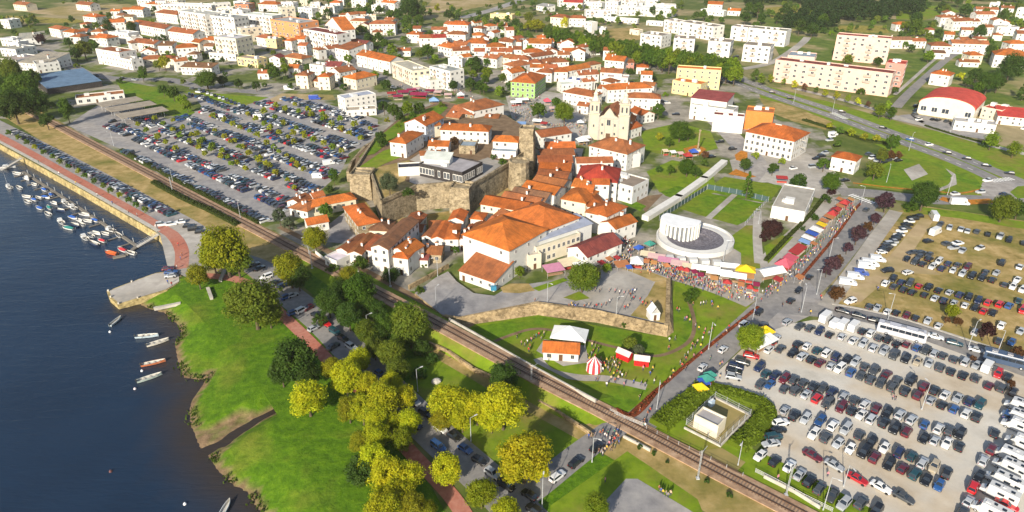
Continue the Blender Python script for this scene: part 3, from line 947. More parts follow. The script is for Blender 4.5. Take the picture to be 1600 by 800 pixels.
# ================================================================ BUILDINGS
WC = {'w': (0.70, 0.68, 0.635), 'c': (0.72, 0.65, 0.50), 'p': (0.74, 0.50, 0.41), 'y': (0.74, 0.60, 0.30), 's': (0.46, 0.38, 0.26), 'g': (0.30, 0.50, 0.16), 'o': (0.74, 0.30, 0.12), 'b': (0.48, 0.20, 0.10), 'v': (0.62, 0.62, 0.60),
      'r': (0.80, 0.22, 0.05), 'l': (0.56, 0.60, 0.66), 'q': (0.58, 0.27, 0.22), 'd': (0.10, 0.15, 0.21), 'k': (0.045, 0.04, 0.04)}
WN = {'w': 'white', 'c': 'cream', 'p': 'pink', 'y': 'yellow', 's': 'stone', 'g': 'green', 'o': 'orange', 'b': 'brick', 'v': 'grey', 'r': 'orange-red', 'l': 'pale blue', 'q': 'rose pink', 'd': 'dark blue', 'k': 'dark'}
RC = {'o': (0.56, 0.170, 0.040), 't': (0.40, 0.145, 0.060), 'b': (0.29, 0.150, 0.080), 'r': (0.50, 0.07, 0.05), 'm': (0.26, 0.07, 0.06), 'g': (0.42, 0.41, 0.40), 'a': (0.27, 0.23, 0.18), 'w': (0.72, 0.72, 0.70), 'n': (0.36, 0.41, 0.48), 'k': (0.05, 0.055, 0.07), 'e': (0.50, 0.45, 0.36), 'u': (0.05, 0.12, 0.35), 'd': (0.13, 0.20, 0.29)}
RN = {'o': 'bright orange', 't': 'terracotta', 'b': 'brown', 'r': 'red', 'm': 'maroon', 'g': 'grey', 'a': 'brown gravel', 'w': 'white', 'n': 'blue-grey', 'k': 'dark', 'e': 'beige', 'u': 'blue', 'd': 'dark blue'}
RT = {'g': 'gabled', 'x': 'gabled', 'h': 'hipped', 'f': 'flat', 's': 'sloping', 'v': 'vaulted'}
def window_mesh(arch=False):
    mb = MB()
    w_, h_, t = 0.5, 0.5, 0.09
    for cx, cz, sx, sz in ((-w_ + t / 2, 0, t, 1), (w_ - t / 2, 0, t, 1), (0, h_ - t / 2, 1 - 2 * t, t), (0, -h_ + t / 2, 1 - 2 * t, t)):
        mb.box(cx, 0, cz, sx, 1, sz, 0)
    mb.box(0, 0.1, 0, 1 - 2 * t, 0.5, 1 - 2 * t, 1)
    mb.box(0, -0.25, 0, 0.045, 0.3, 1 - 2 * t, 0)
    return mb
WIN = window_mesh().mesh('window', [FRAME, GLASS])
WINS = window_mesh().mesh('window', [SURR, GLASS])
mb = MB()
for cx, cz, sx, sz in ((-.47, 0, .06, 1), (.47, 0, .06, 1), (0, .48, .88, .04)):
    mb.box(cx, 0, cz, sx, 1, sz, 0)
mb.box(0, 0.1, -0.02, 0.88, 0.5, 0.96, 1)
DOOR = mb.mesh('door', [SURR, WOOD])
mb = MB()
mb.box(0, 0, 0.5, 1, 1, 1.0, 0)
mb.box(0, 0, 1.06, 1.25, 1.25, 0.14, 1)
CHIM = mb.mesh('chimney', [WHITEP, plain('clay_cap', (0.4, 0.16, 0.07))])
mb = MB()
mb.box(0, 0, 0, 1, 1, .16, 0)
mb.box(0, -.47, .55, 1, .05, .95, 1)
for s in (-1, 1):
    mb.box(s * .485, 0.02, .55, .03, .9, .95, 1)
BALC = mb.mesh('balcony', [CONC, plain('balcony_panel', (.45, .36, .3))])
BNO = [0]
HOUSES = []
def gable_prism(w_, d, h, rise, o, axis, thick=0.2, lift=0.0):
    """roof slab; axis 'x': ridge along the front"""
    mb = MB()
    W, D = (w_, d) if axis == 'x' else (d, w_)
    s = rise / (D / 2)
    e = h - o * s
    prof = [(-D / 2 - o, e), (0, h + rise), (D / 2 + o, e), (D / 2 + o, e - thick), (0, h + rise - thick), (-D / 2 - o, e - thick)]
    L = W / 2 + o
    sl = math.hypot(D / 2 + o, rise + o * s)
    def T(x, y, z):
        return (x, y, z + lift) if axis == 'x' else (y, -x, z + lift)
    a, b = ([T(sx * L, y, z) for y, z in prof] for sx in (-1, 1))
    n = 6
    for k in range(n):
        q = [a[k], b[k], b[(k + 1) % n], a[(k + 1) % n]]
        uv = [(-L, 0), (L, 0), (L, sl), (-L, sl)] if k in (0,) else [(-L, sl), (L, sl), (L, 0), (-L, 0)] if k == 1 else [(0, 0), (0.2, 0), (0.2, .2), (0, .2)]
        mb.face(q, 0, uv)
    for ends, rev in ((a, True), (b, False)):
        for q in ((0, 1, 4, 5), (1, 2, 3, 4)):
            mb.face([ends[k] for k in (reversed(q) if rev else q)], 0, [(0, 0), (.2, 0), (.2, .2), (0, .2)])
    return mb
def hip_roof(w_, d, h, rise, o, thick=0.2):
    mb = MB()
    X, Y = w_ / 2 + o, d / 2 + o
    if X >= Y:
        r = max(X - Y * 0.9, 0.05)
        A, B = (-r, 0, h + rise), (r, 0, h + rise)
        fr = [(-X, -Y), (X, -Y), (X, Y), (-X, Y)]
        sl = math.hypot(Y, rise)
        c = [(x, y, h) for x, y in fr]
        mb.face([c[0], c[1], B, A], 0, [(-X, 0), (X, 0), (r, sl), (-r, sl)])
        mb.face([c[2], c[3], A, B], 0, [(-X, 0), (X, 0), (r, sl), (-r, sl)])
        mb.face([c[1], c[2], B], 0, [(-Y, 0), (Y, 0), (0, sl)])
        mb.face([c[3], c[0], A], 0, [(-Y, 0), (Y, 0), (0, sl)])
    else:
        r = max(Y - X * 0.9, 0.05)
        A, B = (0, -r, h + rise), (0, r, h + rise)
        c = [(x, y, h) for x, y in ((-X, -Y), (X, -Y), (X, Y), (-X, Y))]
        sl = math.hypot(X, rise)
        mb.face([c[1], c[2], B, A], 0, [(-Y, 0), (Y, 0), (r, sl), (-r, sl)])
        mb.face([c[3], c[0], A, B], 0, [(-Y, 0), (Y, 0), (r, sl), (-r, sl)])
        mb.face([c[0], c[1], A], 0, [(-X, 0), (X, 0), (0, sl)])
        mb.face([c[2], c[3], B], 0, [(-X, 0), (X, 0), (0, sl)])
    lo = [(x, y, h - thick) for x, y, _ in c]
    for k in range(4):
        mb.face([lo[k], lo[(k + 1) % 4], c[(k + 1) % 4], c[k]], 0, [(0, 0), (.2, 0), (.2, .2), (0, .2)])
    mb.face(lo[::-1], 0, [(0, 0)] * 4)
    return mb
def house(x1, y1, x2, y2, d, h, rt, wc, rc, rise=None, z0=0.0, win=None, fl=None, name='house', cat='house', label=None, desc=None, place='', near=None, nearp=None, chim=None, door=True, ws=(1.0, 1.35), gap=3.0, group=None, wmat=None, sides='flr'):
    BNO[0] += 1
    rr = random.Random(BNO[0] * 31 + 5)
    ws = (1.5, 1.45) if cat == 'apartment block' and ws == (1.0, 1.35) else tuple(ws)
    kf = 1 + 0.42 * max(0, min(1, (165 - y1) / 165))    # far buildings stand taller in the photo
    h *= kf
    d *= 1 + (kf - 1) * .6
    ws = (ws[0] * kf, ws[1] * kf)
    gap *= kf
    fl = fl or max(1, round((h / kf - 0.3) / 3.0))
    A, B = P(x1, y1, z0 + h), P(x2, y2, z0 + h)
    f = (B - A)
    W = f.length
    f.normalize()
    n = Vector((-f.y, f.x, 0))
    c = (A + B) / 2 + n * d / 2
    yaw = math.atan2(f.y, f.x)
    o = root(name, Vector((c.x, c.y, z0)), yaw)
    if rise is None:
        rise = (min(W, d) if rt == 'h' else (d if rt in 'gs' else W)) * (0.21 if rt != 's' else 0.16)
    hw = h - 0.2
    jit = rr.uniform(0.94, 1.03)
    wcol = tuple(v * jit for v in WC[wc])
    tr = rr.uniform(0.72, 1.12)
    rcol = tuple(min(1, v * tr * rr.uniform(0.93, 1.07)) for v in RC[rc])
    wm = wmat or (STONE if wc == 's' else WALL)
    # walls
    mb = MB()
    X, Y = W / 2, d / 2
    zb = -1.2 - z0
    c4 = [(-X, -Y), (X, -Y), (X, Y), (-X, Y)]
    if rt == 'f':
        t, ph = 0.28, 0.55
        mb.loft([[(x, y, z) for x, y in c4] for z in (zb, h + ph)], 0, caps=False)
        inn = [(x - math.copysign(t, x), y - math.copysign(t, y)) for x, y in c4]
        for k in range(4):
            a_, b_ = c4[k], c4[(k + 1) % 4]
            p_, q_ = inn[k], inn[(k + 1) % 4]
            mb.face([(*a_, h + ph), (*b_, h + ph), (*q_, h + ph), (*p_, h + ph)])
            mb.face([(*p_, h + ph), (*q_, h + ph), (*q_, h), (*p_, h)])
        wall = mb.obj('wall', wm, o, wcol)
        rb = MB()
        rb.face([(*p, h + 0.05) for p in inn], 0)
        m_ = FLAT
        roof = rb.obj('roof', m_, o, rcol)
        if W * d > 90:
            for k in range(rr.randint(1, 3)):
                bb = MB()
                sx, sy, sz = rr.uniform(1.5, 3.5), rr.uniform(1.5, 3), rr.uniform(0.8, 2.0)
                bb.box(rr.uniform(-X * .6, X * .6), rr.uniform(-Y * .5, Y * .5), h + 0.05 + sz / 2, sx, sy, sz)
                bb.obj('roof_housing', WALL, roof, (0.7, 0.69, 0.66))
    else:
        top = {'g': lambda x, y: h - 0.2, 'x': lambda x, y: h - 0.2, 'h': lambda x, y: h - 0.15, 's': lambda x, y: h - 0.22 + (rise if y > 0 else 0), 'v': lambda x, y: h}[rt]
        lo = [(x, y, zb) for x, y in c4]
        hi = [(x, y, top(x, y)) for x, y in c4]
        for k in range(4):
            j = (k + 1) % 4
            q = [lo[k], lo[j], hi[j], hi[k]]
            if rt == 'g' and k in (1, 3):
                q = [lo[k], lo[j], hi[j], (c4[k][0], 0, h + rise - 0.2), hi[k]]
            if rt == 'x' and k in (0, 2):
                q = [lo[k], lo[j], hi[j], (0, c4[k][1], h + rise - 0.2), hi[k]]
            if rt == 'v' and k in (0, 2):
                arc = [(X * math.cos(a), c4[k][1], h + rise * math.sin(a)) for a in [math.pi * i / 12 for i in range(1, 12)]]
                q = [lo[k], lo[j], hi[j]] + (arc if k == 0 else arc[::-1]) + [hi[k]]
            mb.face(q)
        wall = mb.obj('wall', wm, o, wcol)
        ov = 0.35 if W > 6 else 0.25
        if rt == 'g':
            rb = gable_prism(W, d, h, rise, ov, 'x')
        elif rt == 'x':
            rb = gable_prism(W, d, h, rise, ov, 'y')
        elif rt == 'h':
            rb = hip_roof(W, d, h, rise, ov + 0.1)
        elif rt == 's':
            rb = MB()
            s = rise / d
            q = [(-X - ov, -Y - ov, h - ov * s), (X + ov, -Y - ov, h - ov * s), (X + ov, Y + ov, h + rise + ov * s), (-X - ov, Y + ov, h + rise + ov * s)]
            lo = [(x, y, z - 0.18) for x, y, z in q]
            L_ = math.hypot(d, rise)
            rb.face(q, 0, [(-X, 0), (X, 0), (X, L_), (-X, L_)])
            for k in range(4):
                rb.face([lo[k], lo[(k + 1) % 4], q[(k + 1) % 4], q[k]], 0, [(0, 0), (.2, 0), (.2, .2), (0, .2)])
            rb.face(lo[::-1])
        else:
            rb = MB()
            ns = 18
            pr = [((X + .3) * math.cos(math.pi * i / ns), h + (rise + .25) * math.sin(math.pi * i / ns)) for i in range(ns + 1)]
            for k in range(ns):
                (xa, za), (xb, zbb) = pr[k], pr[k + 1]
                u0, u1 = k * 2.0, (k + 1) * 2.0
                rb.face([(xa, -Y - .3, za), (xa, Y + .3, za), (xb, Y + .3, zbb), (xb, -Y - .3, zbb)], 0, [(0, u0), (d, u0), (d, u1), (0, u1)])
                for yy, rv in ((-Y - .3, 0), (Y + .3, 1)):
                    q = [(xa, yy, za), (xb, yy, zbb), (xb * .98, yy, zbb - .3), (xa * .98, yy, za - .3)]
                    rb.face(q[::-1] if rv else q, 0, [(0, 0)] * 4)
        roof = rb.obj('roof', FLAT if rt in 'sv' and rc in 'gnmwrd' else ROOF, o, rcol)
        for k in range(rr.choice([0, 1, 1, 2]) if chim is None else chim):
            cx, cy = rr.uniform(-X * .7, X * .7), rr.uniform(-Y * .5, Y * .5)
            zc = h + rise * 0.35
            ch = link('chimney', CHIM, roof, None, (cx, cy, zc), 0, (rr.uniform(.5, .9), rr.uniform(.5, .8), rise * 0.5 + 1.0))
    # openings
    fl = fl or max(1, round((h - 0.3) / 3.0))
    wsx, wsz = ws
    me = WINS if rr.random() < 0.3 else WIN
    if win is None:
        win = True
    if win:
        fh = (h - 0.2) / fl
        cnt = 0
        faces = []
        if 'f' in sides:
            faces.append(((0, -Y), 0, W))
        if 'l' in sides:
            faces.append(((-X, 0), -math.pi / 2, d))
        if 'r' in sides:
            faces.append(((X, 0), math.pi / 2, d))
        for (px_, py_), rz, Lf in faces:
            nw = max(1, int(Lf / gap))
            dk = rr.randrange(nw) if door and rz == 0 else -1
            for k in range(nw):
                u = (k + .5) / nw * Lf - Lf / 2
                for q in range(fl):
                    if cnt >= 84:
                        continue
                    if rr.random() < 0.12:
                        continue
                    ps = Vector((px_, py_, 0)) + Matrix.Rotation(rz, 3, 'Z') @ Vector((u, 0, 0))
                    if q == 0 and k == dk:
                        link('door', DOOR, o, None, (ps.x, ps.y, 1.08), rz, (1.15, 0.12, 2.15))
                        continue
                    cnt += 1
                    if cat == 'apartment block' and rz == 0 and q > 0 and k % 3 == 1:
                        link('balcony', BALC, o, None, (ps.x, ps.y - .6, q * fh + .12 * fh), rz, (gap * .8, 1.2, kf))
                    link('window', me, o, None, (ps.x, ps.y, q * fh + fh * 0.55), rz, (wsx * rr.choice((1, 1, 1, 1.25)), 0.14, min(wsz, fh * .6)))
    if desc is None:
        st = {1: 'single-storey', 2: 'two-storey', 3: 'three-storey', 4: 'four-storey', 5: 'five-storey'}.get(fl, 'tall')
        st = '' if fl == 2 or cat != 'house' else st + ' '
        desc = f'{WN[wc]} {st}{cat} with {RN[rc]} {RT[rt]} roof'
    if label:
        tag(o, label, cat, group)
    else:
        reg(o, desc, cat, place, near, nearp, group)
    HOUSES.append((Vector((c.x, c.y)), max(W, d) / 2, o, z0))
    return o
def zone(place, near, np_, group, rows, z0=0.0, **kw):
    q = P(*np_)
    for r in rows:
        k2 = dict(kw)
        if isinstance(r[-1], dict):
            k2.update(r[-1])
            r = r[:-1]
        house(*r, z0=k2.pop('z0', z0), place=place, near=near, nearp=q, group=k2.pop('group', group), **k2)

# --- old quarter between the castle and the railway
zone('under the castle', 'the asphalt car park', (440, 330), 'houses under the castle', [
    (488, 323, 555.6, 310, 7.5, 4.2, 'h', 'c', 'o'), (537, 323, 560, 352, 8, 6, 'h', 's', 'o'), (481, 351, 513, 345, 6.5, 3.6, 'g', 'w', 'o'),
    (452, 324, 480, 330, 9, 3.6, 'h', 'w', 't'), (470, 318, 488, 308, 7, 3.5, 'g', 'w', 't'), (490, 309, 508, 305, 6, 4, 'g', 'w', 't'),
    (577, 359, 608, 360.5, 8, 4.6, 'h', 'c', 'b'), (579.5, 385, 606, 389, 24, 9, 'x', 'w', 'b', {'chim': 0}),
    (525, 389, 543, 393, 13, 4.6, 'x', 'w', 't'), (543, 395, 565, 397, 15, 4.8, 'x', 'w', 't'), (507, 402, 526, 410, 6, 3.6, 'f', 'w', 'w'), (566, 388, 580, 391, 9, 5, 's', 'w', 't'),
    (614, 401, 637, 404, 8, 6.6, 'h', 'w', 'o'), (637, 398, 662, 383, 8, 7, 'g', 'w', 'o'), (661, 396, 689, 397, 7, 3.6, 'g', 's', 't'), (656, 405.5, 668, 406, 3.5, 3, 's', 'w', 'm'),
    (659, 369, 674, 371, 13, 5, 'x', 'w', 't'), (674, 372, 693, 373, 14, 5.2, 'x', 'w', 'o'), (694, 373, 716, 373, 13, 5, 'h', 'w', 'o'), (717, 373, 726, 374, 13, 4.6, 'x', 'w', 't'),
    (735, 341, 754, 343, 6.5, 5.4, 'h', 'w', 'o'), (727, 360, 741, 363, 10, 4.2, 'x', 'w', 't'), (757, 350, 776, 357, 9, 4.5, 'g', 'w', 't'), (770, 337, 790, 347, 9, 4.5, 'g', 'w', 't')])
house(723, 366, 795.6, 391.3, 21, 11, 'h', 'w', 'o', fl=3, gap=6, chim=0, label='big white three-storey building with a large orange hipped roof above the empty asphalt yard', cat='building', name='townhouse')
house(847, 362, 905, 339.5, 20, 10, 'h', 'w', 'o', fl=3, chim=0, label='hall with large orange hipped roof and grey sheet-metal lean-to along its front', cat='building', name='convent_hall')
house(824, 382, 925, 348.5, 8.5, 8.2, 's', 'v', 'n', rise=1.0, win=False, chim=0, label='grey metal lean-to roof over the stone gallery of the orange roofed hall', cat='gallery', name='gallery')
house(838, 389, 907, 366, 4.2, 6.4, 'f', 'c', 'e', fl=2, gap=2.1, ws=(1.3, 1.7), label='beige gallery block with rows of small windows below the grey lean-to roof', cat='building', name='gallery_block')
house(826, 402, 846, 398, 6, 5, 'f', 'c', 'e', fl=2, label='small cream flat block at the left end of the gallery', cat='building', name='annexe')
house(918, 401, 972, 378.5, 9.5, 5, 'g', 'w', 'm', rise=2.2, chim=0, label='white hall with long maroon gabled roof beside the market crowd', cat='hall', name='market_hall')
house(717.6, 422, 772, 440.5, 10.5, 3.6, 's', 'w', 't', rise=2.8, chim=0, label='low white warehouse with rusty terracotta roof on the asphalt yard', cat='warehouse', name='warehouse')
zone('at the lane end', 'the arena', (1085, 375), 'houses at the market end of the lane', [
    (962, 357, 995, 345, 7.5, 6.5, 'g', 'w', 'o'), (948, 338, 979, 322.5, 9, 8.4, 'h', 'w', 'o'), (915, 331, 934, 335, 10, 8, 'h', 'w', 't'),
    (877, 310, 915, 317, 14, 7, 'h', 'c', 'o'), (926, 287, 952, 287.5, 6, 10, 'g', 'w', 'o'), (905, 298, 926, 300, 8, 8, 'g', 'w', 'o'), (919, 322, 946, 320, 11, 6, 'h', 'w', 'o'), (893, 290, 912, 293, 9, 8, 'g', 'c', 'o')])
house(901, 280, 964, 285, 17, 9, 'h', 'w', 'r', rise=4.2, chim=2, label='big block with red hipped roof between the crowded lane and the grey museum', cat='building', name='red_roofed_house')
house(902, 254, 958, 253, 7, 9, 'g', 'w', 't', label='long terracotta gabled house right behind the big red hipped roof', cat='house', name='house')
house(989, 294, 1014, 281.5, 15, 7.2, 'f', 'v', 'a', label='grey flat-roofed museum block with gravel roof beside the red hipped roof', cat='building', name='museum')
house(921, 227, 980, 240.5, 17, 8.4, 'h', 'w', 't', chim=2, label='large white civic house with terracotta hipped roof in front of the church', cat='building', name='civic_house')
house(966, 238, 979, 245, 8, 6, 'f', 'w', 'w', win=False, label='small white flat annex tucked beside the large civic house', cat='building', name='annexe')
house(940, 392, 952, 398, 3.5, 2.8, 's', 'w', 'w', win=False, label='white lean-to stand behind the maroon hall', cat='shed', name='shed')
# --- terrace on the castle side of the lane
zone('in the lane terrace', 'the church', (945, 215), 'terrace houses along the lane', [
    (846, 214, 893, 207, 12, 7, 'g', 'w', 't'), (853, 231.5, 899, 231, 10, 7.5, 'g', 'w', 'o'), (846, 243.5, 898, 241, 10, 7, 'g', 'w', 't'), (842, 254, 895, 253, 10, 7, 'g', 'w', 't'), (842, 264, 891, 266.5, 10, 7, 'g', 'w', 'o'),
    (838, 275, 885, 280.5, 10, 7, 'g', 'w', 't'), (831, 284, 878, 293, 10, 7, 'g', 'w', 't'), (815, 293, 866, 304, 10, 7, 'g', 'w', 'o'), (797, 304, 851, 314, 10, 6.6, 'g', 'w', 'b'), (781, 311, 838, 322, 10, 6.4, 'g', 'w', 't'), (751, 318, 820, 330, 10, 6.6, 'g', 'c', 'o')], fl=2, rise=1.7)
# --- houses in and north of the castle
CZ = 10.0
zone('in the castle grounds', 'the keep tower', (822, 250), 'houses in the castle grounds', [
    (609, 221, 634, 224, 17, 7, 'h', 'w', 'o', {'z0': CZ - .3}), (665, 196, 693, 183, 12, 8, 'g', 'l', 'o', {'z0': CZ - .3}), (688, 202, 763, 205, 9, 6.5, 'h', 'w', 'o', {'z0': CZ - .3}), (669, 227, 700, 228, 7, 4, 'g', 'w', 'o', {'z0': CZ - .3}),
    (657, 242, 689, 240, 5, 3.2, 'g', 'w', 't', {'z0': CZ - .3}), (770, 220, 809, 222, 8, 6, 'h', 'w', 'o', {'z0': CZ - .3}), (768, 237, 806, 239, 5, 3.2, 'f', 'w', 'n', {'z0': CZ - .3}), (717, 229, 742, 230, 8, 3.6, 'f', 's', 'n', {'z0': CZ - .3}),
    (645, 190, 663, 199, 9, 6, 'x', 'c', 'o', {'z0': CZ - .3})])
house(655, 257, 722, 271.5, 15, 5, 'f', 'k', 'g', z0=CZ, gap=1.5, ws=(1.2, 3.6), fl=1, door=False, label='modern glass pavilion with flat grey roof inside the castle walls', cat='pavilion', name='glass_pavilion')
house(662, 247, 702, 250, 5, 7.5, 's', 'w', 'w', rise=1.5, z0=CZ - .2, win=False, chim=0, label='windowless white wedge building behind the glass pavilion', cat='building', name='white_wedge')
house(622, 264, 657, 262, 6, 3.5, 'f', 'w', 'k', z0=CZ - .2, win=False, label='low white wing left of the glass pavilion', cat='building', name='annexe')
house(740, 173, 787, 163, 15, 7, 'h', 'w', 't', z0=7, label='big white manor with broad terracotta hipped roof below the burgundy market tents', cat='manor', name='manor_house')
zone('beside the manor', 'the manor', (760, 170), 'small houses beside the manor', [
    (703, 173, 740, 179, 10, 5, 'g', 's', 't', {'z0': 7}), (697, 181, 717, 184, 7, 4, 'g', 's', 't', {'z0': 7}), (757, 184, 778, 185, 5, 3, 's', 's', 't', {'z0': 7})])
house(798, 127, 836, 130, 23, 9, 'h', 'g', 'o', gap=2.6, ws=(1.3, 2.2), label='lime green tiled building with white panels and orange hipped roof on the square', cat='building', name='tiled_building')
# --- town centre
zone('in the town centre', 'the church', (945, 215), 'town centre houses', [
    (826, 67, 861, 68, 12, 7, 'g', 'w', 'o'), (820, 82, 850, 81, 9, 6, 'h', 'w', 'o'), (832, 89, 866, 84, 8, 6, 'g', 'w', 't'), (796, 92, 826, 93, 10, 6, 'h', 'w', 't'), (850, 98, 889, 96, 11, 5.5, 'h', 'w', 't'),
    (872, 85, 890, 85, 8, 5.5, 'g', 'w', 't'), (803, 104, 831, 99, 11, 6, 'h', 'w', 't'), (866, 112, 887, 112, 10, 6, 'h', 'w', 'o'), (885, 111, 923, 104.5, 9, 6, 'g', 'w', 'o'), (905, 117, 936, 115, 9, 5.5, 'g', 'w', 't'),
    (938, 112, 972, 114, 9, 6.5, 'g', 'w', 't'), (948, 121, 981, 123, 9, 6, 'f', 'w', 'e'), (884, 124, 906, 127, 8, 6, 'f', 'w', 'u'), (878, 133, 926, 129, 8, 5, 'f', 'w', 'w'), (880, 143, 926, 151, 11, 7, 'h', 'w', 't'),
    (950, 140, 1019, 136.5, 11, 8, 'h', 'w', 'o'), (979, 152, 1032, 154, 10, 7, 'h', 'w', 't'), (945, 93, 975, 95.5, 11, 7, 'g', 'w', 'o'), (970, 98, 991, 97, 7, 5, 'g', 'q', 't'), (902, 164, 919, 166, 7, 5, 'g', 'w', 't'),
    (838, 112, 862, 114, 9, 6, 'h', 'w', 't'), (850, 106, 872, 105, 7, 6, 'g', 'w', 't'), (800, 114, 820, 110, 10, 7, 'g', 'w', 'o'), (1003, 132, 1022, 134, 7, 5, 'g', 'w', 't'), (912, 128, 930, 126, 7, 5.5, 'g', 'w', 't'), (983, 172, 1003, 180, 9, 5, 'g', 'w', 'o'), (975, 205, 1003, 196, 8, 5.5, 'g', 'w', 'o')])
zone('in the northern town', 'the sandy field', (720, 5), 'northern old town houses', [
    (699, 38, 731, 39, 11, 9, 'h', 'w', 'o'), (674, 46, 700, 46, 8, 4.5, 'g', 'w', 't'), (635, 53, 656, 54, 9, 6, 'h', 'w', 'o'), (655, 59, 675, 59, 9, 6, 'g', 'w', 't'), (675, 59, 697, 58, 9, 6, 'g', 'w', 'r'), (698, 53, 727, 54, 9, 6, 'h', 'w', 't'),
    (684, 71, 708, 76, 10, 6, 'h', 'w', 'o'), (706, 69, 728, 71, 9, 6, 'g', 'w', 't'), (708, 79, 734, 78, 9, 6, 'g', 'w', 't'), (726, 67, 760, 68, 11, 6.5, 'h', 'w', 'o'), (760, 73, 790, 73, 10, 6, 'h', 'w', 'o'), (766, 80, 800, 81, 9, 5, 'g', 'w', 't'),
    (620, 79, 641, 79, 7, 4, 'g', 'w', 't'), (741, 80, 757, 80, 8, 5, 'g', 'w', 't'), (775, 88, 800, 91, 9, 6, 'g', 'c', 't'), (755, 89, 776, 92, 9, 6, 'g', 'w', 't'), (735, 91, 756, 90, 7, 5, 'f', 'w', 'e'), (700, 92, 722, 93, 8, 5, 'f', 'v', 'e'), (795, 77, 815, 77, 8, 6, 'g', 'w', 't'), (780, 64, 800, 66, 8, 5, 'g', 'w', 't')])
# --- above the far car park
zone('above the car park', 'the blue-roofed hall', (545, 150), 'houses above the car park', [
    (461, 117, 480, 118, 10, 8, 'h', 'c', 't'), (496, 119.5, 514, 120, 10, 8, 'h', 'c', 'o'), (556, 124, 588, 116.5, 12, 6.5, 'h', 'c', 'o'), (530, 113, 556, 108, 11, 6, 'g', 'w', 't'), (505, 103, 531, 104, 11, 6, 'g', 'w', 'm'), (483, 101, 505, 104, 9, 6, 'f', 'w', 'e'),
    (443, 88, 471, 92, 10, 5.5, 'h', 'c', 't'), (402, 114, 419, 114, 7, 4, 'g', 'w', 't'), (282, 104, 330, 106, 9, 5, 's', 'w', 'b'), (486, 125, 497, 127, 7, 4, 'g', 'c', 't')])
house(538.5, 155, 587, 147, 10, 8, 'f', 'w', 'n', label='white two-storey hall with flat blue-grey roof at the edge of the car park', cat='hall', name='club_hall')
house(541, 174, 588, 171, 9, 3.4, 'f', 'w', 'e', label='low white terrace wing in front of the blue-grey roofed hall', cat='building', name='terrace_wing')
zone('on the apartment street', 'the orange block', (455, 50), 'buildings of the apartment street', [
    (557, 85, 573, 88, 12, 7.5, 'g', 'w', 'o'), (574, 88.5, 590, 92, 12, 7.5, 'g', 'w', 'o'), (591, 92.5, 609, 96, 12, 7.5, 'g', 'w', 'o'), (523, 74, 544, 78, 14, 9.5, 's', 'w', 't'), (508, 38, 535, 47, 10, 9, 'x', 'w', 'o'), (547, 32, 572, 33, 8, 6, 'h', 'c', 't'),
    (577, 37, 617, 37, 10, 8, 'h', 'w', 't'), (403, 6, 433, 7, 11, 6, 'h', 'w', 'o'), (465, 12, 487, 14, 9, 8, 'f', 'w', 'w'), (499, 10, 522, 11, 10, 5, 'f', 'w', 'g'), (596, 3, 616, 5, 9, 7, 'g', 'w', 'o'), (415, 61, 431, 62, 8, 6, 'f', 'y', 'e'), (400, 57, 416, 60, 9, 6, 'h', 'w', 't'), (600, 30, 614, 31, 7, 5, 'g', 'c', 't')])
APT = dict(cat='apartment block', name='apartment_block')
house(612, 98, 645, 112, 12, 9, 'f', 'c', 'e', label='cream three-storey apartment row with balconies left of the tall white block', **APT)
house(646, 117, 672, 127, 9, 5.5, 'f', 'w', 'e', label='low white arcade wing with reddish openings beside the burgundy tents', cat='building', name='arcade_wing')
house(671, 104.5, 703, 112.5, 11, 11, 'f', 'w', 'g', label='tall white block with flat grey roof above the burgundy tents', **APT)
house(422, 31, 467, 37.5, 18, 13, 'f', 'o', 'g', gap=3.5, label='orange brick apartment block with flat grey roof', **APT)
house(474, 46, 526, 55, 12, 11, 'f', 'w', 'm', gap=3, label='long white apartment block with maroon attic roof beside the orange block', **APT)
zone('in the north-west estate', 'the orange block', (455, 50), 'north-west apartment blocks', [
    (278, 17, 320, 23, 14, 14, 'f', 'w', 'g'), (321, 24, 365, 28.5, 14, 13, 'f', 'w', 'g'), (334, 58, 368, 61.5, 15, 13, 'f', 'c', 'w'), (255, 7, 330, 9, 12, 9, 'f', 'w', 'w'), (378, 22, 425, 26, 12, 12, 'f', 'w', 'w'), (366, 7, 388, 7.5, 12, 9, 'f', 'b', 'g'), (326, 83, 368, 86, 9, 4, 'f', 'w', 'e'), (370, 90, 402, 94, 9, 5, 'f', 'y', 'e')], **APT)
